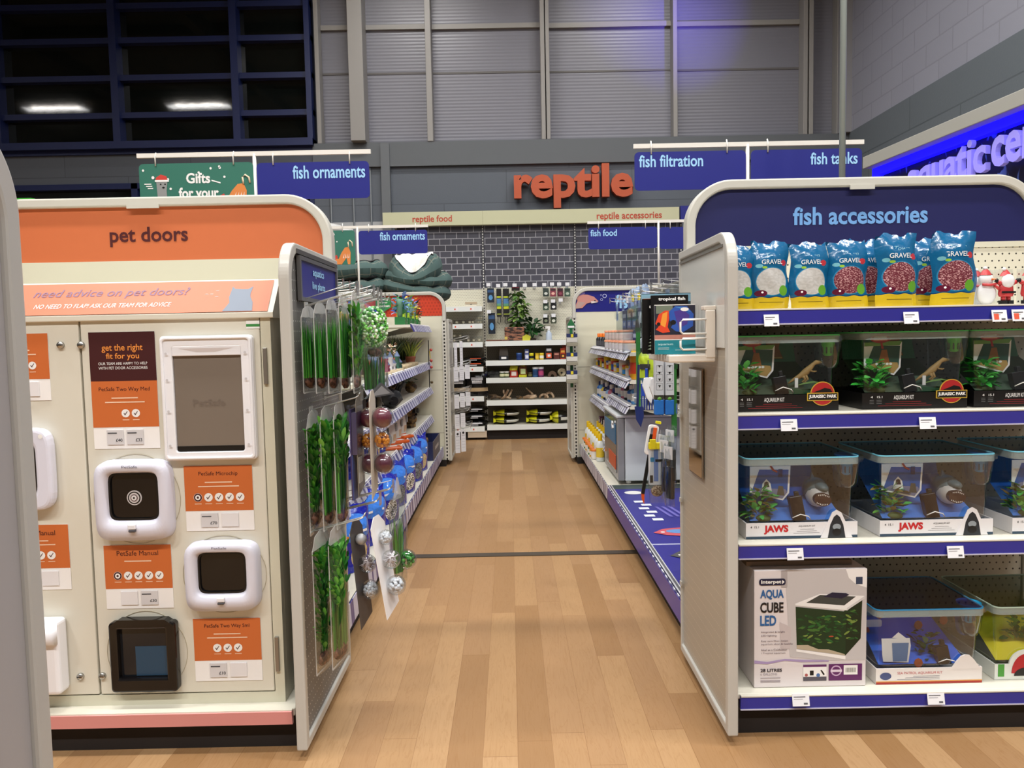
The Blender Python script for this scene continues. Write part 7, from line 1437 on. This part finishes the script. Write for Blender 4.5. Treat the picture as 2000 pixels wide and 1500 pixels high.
magz('front book with orange and blue discus fish and teal aquarium band', 1279, 1357, 594, 694, 2.33, cov_aq, .006)
magz('black tropical fish book directly behind the teal banded one', 1272, 1343, 576, 694, 2.37, cov_tr, .012, '#0c0c0e')
magz('black striped fish book with letters ac, left uncovered beside the tropical fish one', 1255, 1330, 583, 694, 2.42, cov_ac, .012, '#0e0d0e')
magz('tall blue topped book, rearmost in the rack', 1254, 1348, 572, 694, 2.50, cov_bl, .008, '#24404a')
magz('orange spined book between the black ones and the blue topped one', 1257, 1340, 582, 694, 2.46, lambda m, w_, h_, y: None, .008, '#c96a2c')
# acrylic guard above the rack and the mirror strip below
a, b_ = at(1212, 612, 3.0), at(1318, 548, 2.7)
tag(MB().add([(.46, 3.2, 1.25), (.645, 2.79, 1.25), (.645, 2.79, 1.44), (.46, 3.2, 1.33)], [(0, 1, 2, 3)], M_CLEARH).obj('acrylic_guard'), 'clear acrylic guard sheet sloping behind the magazine rack', 'plastic guard')
ob = bpy.data.objects['acrylic_guard']; ob.modifiers.new('s', 'SOLIDIFY').thickness = .003
t = thing('mirror_strip', 'narrow tall mirror fixed to the pegboard side panel below the magazine rack', 'mirror', (.6385, 2.54, .94)); 
m = MB(); m.box(-.004, 0, -.09, .09, -.185, .185, c('#7a6a58', .4)); m.obj('mirror_frame', t); m = MB(); m.box(-.0055, -.004, -.085, .088, -.18, .18, c('#c9c4bc', .03, 1.0)); m.obj('mirror_glass', t)
# ---------------- leaflet clip strip on the far right panel ----------------
t = thing('leaflet_clip_strip', 'green clip strip down the far right end panel', 'clip strip', (AX(1117, 700, 7.05), 7.10, 0)); zz = [AZ(1117, q, 7.08) for q in (628, 640, 668, 705, 745, 757)]
MB().box(-.014, .014, -.004, .0, zz[5], zz[0], c('#1f6a3a', .4)).obj('strip', t); MB().prism([(-.035, zz[1]-.01), (.035, zz[1]-.01), (.035, zz[1]+.03), (0, zz[0]+.03), (-.035, zz[1]+.03)], -.010, -.004, c('#1f6a3a', .4)).obj('top_header', t); MB().box(-.03, .03, -.012, -.010, zz[1], zz[1]+.018, M_PAPER).obj('white_label', t)
for k, py in enumerate((665, 702, 737)):
    p = at(1117, py, 7.03); t = thing('leaflet_bundle', 'folded %s bundle clipped to the green strip, %s from its top' % (('white and navy', 'navy edged', 'grey printed')[k], ORD[k]), 'leaflets', (p.x, 7.03, p.z-.02), 0, 'leaflet bundles on the green strip'); MB().box(-.052, .052, -.03, .05, 0, .05, c('#cfcdc6', .5)).obj('folded_stack', t, .006); MB().box(-.053, .053, -.031, .045, -.035, -.002, c('#8f8a78', .6)).obj('lower_stack', t, .004); MB().box(-.05, .05, -.031, .02, .051, .085, c('#1c2a5c', .5)).obj('navy_flap', t); MB().box(-.012, .012, -.033, -.03, .05, .08, c('#e0cf2c', .5)).obj('yellow_tag', t)
# ---------------- reptile wall products ----------------
YW = YK-.0
def wp(px, py, Y=YS+.06): return at(px, py, Y)
zr = [z_+.002 for z_ in SZR]; zl_ = [z_+.002 for z_ in SZL]
WH = 'hooks on the reptile wall'
for k, (px, py) in enumerate(((954, 556), (973, 558), (987, 556), (1005, 557), (1025, 557), (1044, 556), (1063, 556), (1078, 555), (1092, 555), (1108, 555), (955, 609), (1065, 589), (1080, 588), (1095, 586), (1065, 617), (1081, 616))):
    p = at(px, py, YK-.14); t = hook('wire hook with white ticket on the reptile pegboard, %s' % ('%s along its top row' % ORD[k] if k < 10 else ('below the first top hook', 'second row under the pale packs', 'second row middle', 'second row empty one', 'third row first', 'third row second')[k-10]), (p.x, YK, p.z-.03), .14, 0, WH, rise=.01, ticket=False); MB().box(-.025, .025, -.15, -.146, .01, .05, M_TICK).obj('ticket_holder', t)
def wcard(px, y0, y1, w_, cols_, lab, name='carded_lamp_pack', cat='carded pack', Yc=YK-.1):
    a, b_ = at(px, y0, Yc), at(px, y1, Yc); h_ = a.z-b_.z; t = thing(name, lab, cat, (a.x, Yc, a.z), 0, 'packs hanging on the reptile pegboard'); m = MB(); m.box(-w_/2, w_/2, -.012, .012, -h_, 0, c(cols_[0], .4))
    if len(cols_) > 1: m.rect(-w_*.42, -h_*.3, w_*.42, -h_*.12, -.0125, c(cols_[1], .5))
    if len(cols_) > 2: m.flat(ell(0, -h_*.65, w_*.3, h_*.18, 12), -.013, c(cols_[2], .5))
    m.obj('card', t); MB().box(-.012, .012, -.003, .003, 0, .03, M_CLEARH).obj('hang_tab', t); return t
for px, lab, col_ in ((1066, 'dark green carded bulb pack with a white egg shape, first of the top pale row', ('#2c3a34', '#3f4a44', '#d8dcd4')), (1080, 'pink and black carded bulb pack in the top row', ('#8a3a4a', '#2c2226', '#f0b9a8')), (1094, 'dark red carded bulb pack in the top row', ('#5a2030', '#22181c', '#8a3f50')), (1108, 'grey green carded bulb pack in the top row beside the fish frame', ('#3f5a4a', '#2c3430', '#b9c4b4'))): wcard(px, 563, 579, .07, col_, lab)
for px, y0, lab, col_ in ((1066, 590, 'green carded bulb pack with pale spiral in the second row', ('#3a4f40', '#222c26', '#cfd8c8')), (1081, 589, 'black carded bulb pack with white bulb in the second row', ('#14181c', '#2c3034', '#f2f2f0')), (1066, 616, 'black and olive carded bulb pack in the third row', ('#181c18', '#3f4a34', '#8a9478')), (1081, 616, 'olive carded pack with white corner in the third row', ('#3c4634', '#22281f', '#e0e2d4'))): wcard(px, y0, y0+16, .07, col_, lab)
wcard(958, 563, 591, .085, ('#18222f', '#2c4f7a', '#5a9ad0'), 'navy black box with blue lizard print, upper of two beside the slotted post')
wcard(960, 611, 652, .085, ('#18222f', '#2c4f7a', '#5a9ad0'), 'taller navy black box with blue print, lower of two beside the slotted post')
for k, (px, w_) in enumerate(((974, .06), (988, .075))):
    a = at(px, 564, YK-.12); t = thing('heat_mat_pack', 'long black hanging pack with lime and blue print, %s' % ('narrower one' if k == 0 else 'wider one beside the hanging plant'), 'carded pack', a, 0, 'packs hanging on the reptile pegboard'); m = MB(); m.box(-w_/2, w_/2, -.015, .015, -.34, 0, c('#101012', .4)); 
    for z0, z1, cc_ in ((-.11, -.09, '#b8c82c'), (-.18, -.12, '#4f7fae'), (-.21, -.18, '#5f9a7a'), (-.245, -.215, '#c8d02c'), (-.315, -.30, '#8a9434')): m.rect(-w_*.42, z0, w_*.42, z1, -.0155, c(cc_, .4))
    m.obj('card', t); m = MB(); m.tube([(-.015, 0, -.34), (-.02, 0, -.41), (0, 0, -.43), (.015, 0, -.40), (.012, 0, -.34)], .004, M_BLACK, 6); m.obj('cable_loop', t)
a = at(1005, 566, YK-.14); t = thing('hanging_vine', 'long hanging artificial vine of green leaves on the reptile pegboard', 'artificial plant', a); m = MB(); m.tube([(0, 0, 0), (.02, 0, -.2), (.03, 0, -.46)], .008, c('#3a4a24', .7), 6); m.obj('vine_stem', t); rnd = random.Random(33); m = MB()
for k in range(170):
    tt = rnd.random(); cx = .02+.03*math.sin(tt*4); w_ = .10*(1-abs(tt-.4)*.9); leaves(m, 1, .01, w_, .085, [c('#3f6a2a', .6), c('#587f34', .6), c('#2c4f22', .6), c('#7a9a48', .6)], rnd, -.5*tt-.02, cx, -.03, .5, .8)
m.obj('leaves', t); wcard(1007, 560, 568, .1, ('#201418', '#8a2c3c'), 'black and red card holding the hanging vine', 'vine_header_card')
# shelf things, right bay top shelf
p = wp(1007, 662); t = thing('bark_pack', 'wrapped brown bark chip block with a yellow corner on the white wall shelf', 'pack', (AX(1004, 650, YS+.12), YS+.14, zr[0])); MB().box(-.115, .125, -.07, .07, 0, .165, speckle('bark chips', '#2c1a12', '#8f5f48', 34, bump=1, stretch=(.5, 1, 1.6))).obj('bark_block', t, .015); MB().prism([(.1, 0), (.19, 0), (.2, .05), (.15, .075), (.1, .05)], -.075, .0, c('#c8c43a', .4)).obj('yellow_corner', t); MB().box(-.115, -.08, -.074, -.07, .0, .05, c('#c9b45a', .4)).obj('small_label', t)
t = thing('leafy_plant', 'bushy dark green artificial plant beside the bark block', 'artificial plant', (AX(1040, 650, YS+.14), YS+.16, zr[0])); m = MB(); leaves(m, 60, .19, .13, .10, [c('#1f4422', .5), c('#2f5f2c', .5), c('#16331a', .5)], rnd, .05, flat=.6); m.obj('leaves', t); MB().lathe([(.04, 0), (.05, .02), (.02, .03)], c('#3a2c22', .8), n=12).obj('root_base', t); m = MB(); [m.tube([(0, 0, .02), (.04*math.cos(q), .03*math.sin(q), .12), (.08*math.cos(q), .05*math.sin(q), .19)], .004, GREENS[0], 5) for q in range(6)]; m.obj('stems', t)
t = thing('spray_bottle', 'clear spray bottle with white trigger on the wall shelf', 'spray bottle', (AX(1072, 650, YS+.1), YS+.12, zr[0])); MB().lathe([(.036, 0), (.038, .01), (.036, .08), (.018, .105), (.015, .115)], c('#b9c6d6', .15), n=16).obj('bottle_body', t); m = MB(); m.box(-.045, .02, -.012, .012, .135, .165, M_WHITE); m.box(-.012, .014, -.012, .012, .115, .14, M_WHITE); m.obj('trigger_head', t, .005); MB().box(-.055, -.045, -.008, .008, .14, .16, M_BLACK).obj('nozzle', t); MB().box(-.035, -.028, -.006, .006, .10, .14, M_BLACK).obj('trigger', t)
for k, px in enumerate((958, 972, 985)): tag(MB().box(AX(px, 660, YS+.1)-.05, AX(px, 660, YS+.1)+.05, YS+.04, YS+.14, zr[0], zr[0]+.016, c('#6a4030', .7)).obj('flat_cork_piece', None, .005), 'flat brown cork piece lying on the white wall shelf, %s from the slotted post' % ORD[k], 'cork piece', 'flat cork pieces')
# second shelf: cartons and tubs
S2W = 'products on the second reptile shelf'
def wx_(px, y=YS+.08): return AX(px, 700, y)
t = thing('grey_card_packet', 'grey topped black packet standing on the second reptile shelf', 'packet', (wx_(984), YS+.1, zr[1])); MB().prism([(-.05, 0), (.05, 0), (.055, .07), (.045, .15), (-.045, .15), (-.055, .07)], -.03, .03, c('#4c463f', .5)).obj('packet', t); MB().box(-.055, .055, -.035, .035, 0, .055, c('#131722', .4)).obj('lower_tray', t); MB().box(-.03, .03, -.037, -.035, .015, .04, M_PAPER).obj('white_label', t)
tub((wx_(1014), YS+.08, zr[1]), .034, .085, '#24407a', '#3a5f9c', 'dark blue tub alone on the second reptile shelf', S2W, 0, '#16306a')
carton((wx_(1029), YS+.08, zr[1]), .05, .05, .13, '#3a4a8a', 'slim white topped blue box beside the dark blue tub', S2W, 0, '#e8e8f0', '#c9cce0')
for k, px in enumerate((1038, 1049, 1058)): tub((wx_(px), YS+.08, zr[1]), .028, .08, ('#d8c81c', '#d8b01c', '#e0c42c')[k], ('#e8e02c', '#c9a81c', '#e8d02c')[k], '%s tub in the yellow trio on the second reptile shelf' % ('lime yellow', 'amber square', 'bright yellow')[k], S2W, 0, ('#1c1c1c', '#e8c84a', '#f0f0e0')[k], k == 1)
carton((wx_(1072), YS+.08, zr[1]), .075, .05, .16, '#12161c', 'black box with white emblem and orange foot on the second reptile shelf', S2W, 0, '#e2e4e8', '#d8592c')
carton((wx_(1087), YS+.08, zr[1]), .07, .05, .085, '#5a2a24', 'low maroon box beside the black emblem box', S2W, 0, '#c98a78')
carton((wx_(1099), YS+.07, zr[1]), .06, .05, .13, '#a8361c', 'tall red orange box at the end of the second reptile shelf', S2W, 0, '#e8b04a', '#3a1a16')
carton((wx_(1103), YS+.16, zr[1]), .06, .05, .18, '#6a1f1c', 'taller dark red box behind the red orange one', S2W, 0, '#c9402c')
# third shelf
S3W = 'products on the third reptile shelf'
t = thing('dark_bark_piece', 'long dark bark piece at the post end of the third reptile shelf', 'bark piece', (wx_(965), YS+.12, zr[2])); m = MB(); taper(m, [(-.08, 0, .035), (-.02, 0, .05), (.04, .0, .045), (.09, 0, .06)], [.03, .04, .04, .015], M_ROCK, 8, .8); m.box(-.06, .06, -.03, .03, 0, .03, M_ROCK); m.obj('bark', t)
for k, px in enumerate((980, 989)): tub((wx_(px), YS+.07, zr[2]), .03, .075, '#3a4a2c', '#e8e8e2', 'small white lidded tub in the pair on the third reptile shelf, %s' % ('by the bark' if k == 0 else 'by the red pouch'), S3W, 0, '#d8d8b0')
PM = printmat('red lime pouch', '#b8322c', [('r', -.1, .085, .1, .3, '#c8c82c'), ('r', -.03, .02, .03, .07, '#e8d8d0')], .35, .4, 12, .01); PM2 = printmat('brown lime pouch', '#6a3a18', [('r', -.03, .04, .03, .1, '#c8d89a'), ('r', -.1, 0, .1, .03, '#c8c82c')], .35, .4, 12, .01)
for k, (px, mt_) in enumerate(((1003, PM), (1021, PM2))): t = thing('food_pouch', ('red pouch with lime yellow top on the third reptile shelf', 'brown pouch with green label beside the red pouch')[k], 'pouch', (wx_(px), YS+.07, zr[2]), 0, S3W); pouch(.095, .135, .05, mt_, 240+k).obj('pouch_film', t); MB().box(-.03, .03, -.0005, .0005, .125, .14, c('#d8d02c', .4)).obj('seal_strip', t)
tub((wx_(1035), YS+.08, zr[2]), .028, .055, '#3c3a30', '#5a4a2c', 'low dark tub between the brown pouch and the tall pair', S3W, 0, '#6a6a3a')
for k, px in enumerate((1045, 1056)): tub((wx_(px), YS+.07, zr[2]), .034, .12, ('#2c5a8c', '#7a3a6a')[k], '#eceef0', '%s tall tub with white lid' % ('blue', 'purple')[k]+' on the third reptile shelf', S3W, 0, ('#1c3f6a', '#b84a78')[k])
t = thing('arched_hide', 'brown arched reptile hide on the third reptile shelf', 'hide', (wx_(1078), YS+.09, zr[2])); m = MB(); m.ring(ell(0, 0, .055, .07, 16, 0, 180), ell(0, 0, .022, .03, 16, 0, 180), -.05, .05, c('#5a4434', .8)); m.obj('arch', t)
t = thing('pale_skull_ornament', 'pale knobbly ornament at the end of the third reptile shelf', 'hide', (wx_(1097), YS+.09, zr[2])); m = MB(); m.ball(0, 0, .05, .05, .04, .05, speckle('pale resin', '#9c8c6c', '#d8ccb0', 20, bump=1), 12, 8, .1, rnd); m.obj('ornament_body', t); MB().prism(ell(-.005, .045, .014, .012, 10), -.044, -.03, M_BLACK).obj('opening', t)
# fourth shelf: driftwood
DW = speckle('bleached driftwood', '#8a6f54', '#cdb394', 16, bump=.6)
def wood(px, lab, segs, mt_=DW, dx=0):
    t = thing('driftwood', lab, 'driftwood', (wx_(px), YS+.1, zr[3]), 0, 'driftwood on the fourth reptile shelf'); m = MB()
    for pts, rad in segs: taper(m, pts, rad, mt_, 8)
    m.obj('branches', t)
wood(966, 'low dark tangle of driftwood at the post end', [([(-.06, 0, .015), (0, 0, .04), (.07, .0, .03)], [.012, .02, .01]), ([(-.08, .02, .06), (0, .02, .05), (.06, .02, .012)], [.01, .018, .01])], speckle('brown driftwood', '#4a3826', '#7d6448', 16, bump=.6))
wood(987, 'upright antler like branching driftwood with cut pale ends', [([(-.06, 0, .012), (-.02, 0, .03), (.0, 0, .07), (.03, 0, .12)], [.012, .018, .016, .014]), ([(-.01, 0, .06), (-.03, 0, .09), (-.028, 0, .12)], [.014, .012, .01]), ([(.02, .0, .02), (.05, 0, .07), (.075, 0, .12)], [.012, .012, .01]), ([(.0, 0, .03), (.06, 0, .014)], [.014, .01])])
wood(1012, 'small dark round driftwood knot', [([(-.03, 0, .022), (.0, 0, .028), (.035, 0, .02)], [.016, .024, .012])], M_ROCKB)
wood(1034, 'long bleached driftwood piece with one dark rising branch', [([(-.09, 0, .018), (-.03, 0, .03), (.03, 0, .028), (.08, 0, .04)], [.014, .024, .026, .018]), ([(.04, .02, .05), (0, .02, .09), (-.05, .02, .14)], [.014, .012, .004])])
for k, px in enumerate((1061, 1072)): wood(px, 'curved pale half ring driftwood, %s' % ('lower one' if k == 0 else 'upright one'), [([(.05*math.cos(a), 0, .01+(.045+.02*k)*math.sin(a)) for a in [i*math.pi/8 for i in range(9)]], [.014]*9)])
# base: yellow and black sacks
YBm = printmat('yellow black sack', '#17170f', [('r', -.3, -.3, -.03, .4, '#c9c81c'), ('r', .0, .02, .2, .055, '#d8d8cc'), ('r', -.3, .04, -.03, .052, '#3c3c14')], .2, .8, 10, .03)
for k, (px, py_, w_, dz, ry) in enumerate(((987, 0, .30, 0, 0), (988, 0, .31, .085, 0), (1050, 0, .29, 0, 0), (1052, 0, .3, .085, 0), (1092, 0, .24, .02, R(-25)))):
    t = thing('substrate_sack', ('lower flat yellow and black sack on the base shelf by the post', 'upper flat yellow and black sack by the post, lying on another', 'lower flat yellow and black sack in the middle of the base shelf', 'upper flat yellow and black sack in the middle of the base shelf', 'rumpled yellow and black sack at the end of the base shelf, half on edge')[k], 'bag', (wx_(px, YS+.2), YS+.16, zr[4]+dz), 0, 'yellow and black substrate sacks'); m = MB(); m.ball(0, 0, .045, w_/2, .13, .042 if k < 4 else .08, YBm, 20, 10, .03, random.Random(k)); m.obj('sack_body', t); MB().prism([(-w_/2-.01, .02), (-w_/2+.02, .03), (-w_/2+.02, .06), (-w_/2-.01, .075)], -.09, .09, c('#c9c81c', .3)).obj('crimped_end', t)
# left bay
EGG = c('#cfc3a8', .8)
def clearbox(px, y, z, w_, h_, lab, egg=True):
    t = thing('clear_tub', lab, 'tub', (AX(px, 640, y), y, z), 0, 'clear tubs in the egg tray bay'); MB().ring(rrect(-w_/2, 0, w_/2, h_, .01), rrect(-w_/2+.003, .003, w_/2-.003, h_-.003, .008), -.06, .06, M_CLEARH).obj('clear_walls', t)
    if egg:
        m = MB(); n_ = max(2, int(w_/.05)); [m.ball(-w_/2+.03+(w_-.06)*k/(n_-1), 0, .022, .02, .04, .018, EGG, 10, 6) for k in range(n_)]; m.obj('egg_tray', t)
    MB().box(-w_/2-.003, w_/2+.003, -.063, .063, h_, h_+.006, M_CLEARH).obj('lid', t)
YL = YS+.1
for k, (px, r_, w_, h_) in enumerate(((899, 1, .14, .04), (921, 1, .10, .045), (937, 1, .09, .04), (893, 2, .13, .05), (925, 2, .19, .06), (893, 2, .13, .05), (938, 1, .09, .04))): clearbox(px, YL, zl_[r_]+(.058 if k in (5,) else .05 if k == 6 else 0), w_, h_, ('clear tub with egg tray on the second shelf, by the tag hooks', 'clear tub with egg tray on the second shelf, middle', 'lower clear tub at the post end of the second shelf', 'lower clear egg tray tub on the third shelf, by the tag hooks', 'wide clear tub with pale egg cups on the third shelf', 'upper clear egg tray tub on the third shelf, by the tag hooks', 'upper clear tub stacked at the post end of the second shelf')[k])
t = thing('folded_card_tray', 'flat beige card tray on the top shelf of the egg tray bay', 'card tray', (AX(920, 590, YL), YL, zl_[0])); MB().box(-.07, .07, -.05, .05, .03, .055, c('#b9a68c', .6)).obj('upper_card', t); MB().box(-.07, .07, -.05, .05, 0, .022, c('#d8d0be', .6)).obj('lower_card', t); MB().box(-.01, .01, -.04, .04, .022, .03, c('#3a342c')).obj('spacer', t)
BBM = printmat('black bedding bag', '#0c0c0e', [('r', -.07, .19, .07, .225, '#c9c9cc'), ('r', -.06, .15, .06, .18, '#a9a9ae'), ('r', -.13, .055, .13, .10, '#b9a07c')], .22, .8, 9, .03)
for k, (px, r_, w_, h_) in enumerate(((932, 4, .26, .30), (895, 4, .24, .27))): t = thing('bedding_bag', ('tall black bedding bag with white lettering and tan window', 'black bedding bag behind the white tags')[k], 'bag', (AX(px, 750, YL), YL+.04*k, zl_[r_]), 0, 'black bedding bags'); pouch(w_, h_, .1, BBM, 260+k).obj('bag_film', t); m = MB(); m.text('BEDDING', -.06, h_*.55, .06, h_*.62, -.056, M_PAPER, .03); m.obj('lettering', t)
for k, (r_, dz) in enumerate(((3, 0), (3, .062), (5, 0), (5, .085), (5, .17))):
    t = thing('flat_black_bag', ('lower flat black bag on the fourth shelf', 'upper flat black bag on the fourth shelf with orange writing', 'lowest flat black bag on the bottom shelf with white lettering', 'middle flat black bag on the bottom shelf', 'topmost flat black bag on the bottom shelf')[k], 'bag', (AX(928, 750, YL), YL+.06, zl_[r_]+dz), 0, 'flat black bags in the egg tray bay'); m = MB(); m.ball(0, 0, .036 if k > 1 else .028, .15, .13, .04 if k > 1 else .03, wrinkle('#0d0d0f', .22), 18, 9, .03, random.Random(k)); m.obj('bag_body', t); m = MB(); m.rect(-.05, .03, .08, .042, -.136, c('#c9522c' if k < 2 else '#d8d8da', .4)); m.rect(-.06, .012, .03, .022, -.136, c('#b9b9bc', .4)); m.obj('printed_label', t)
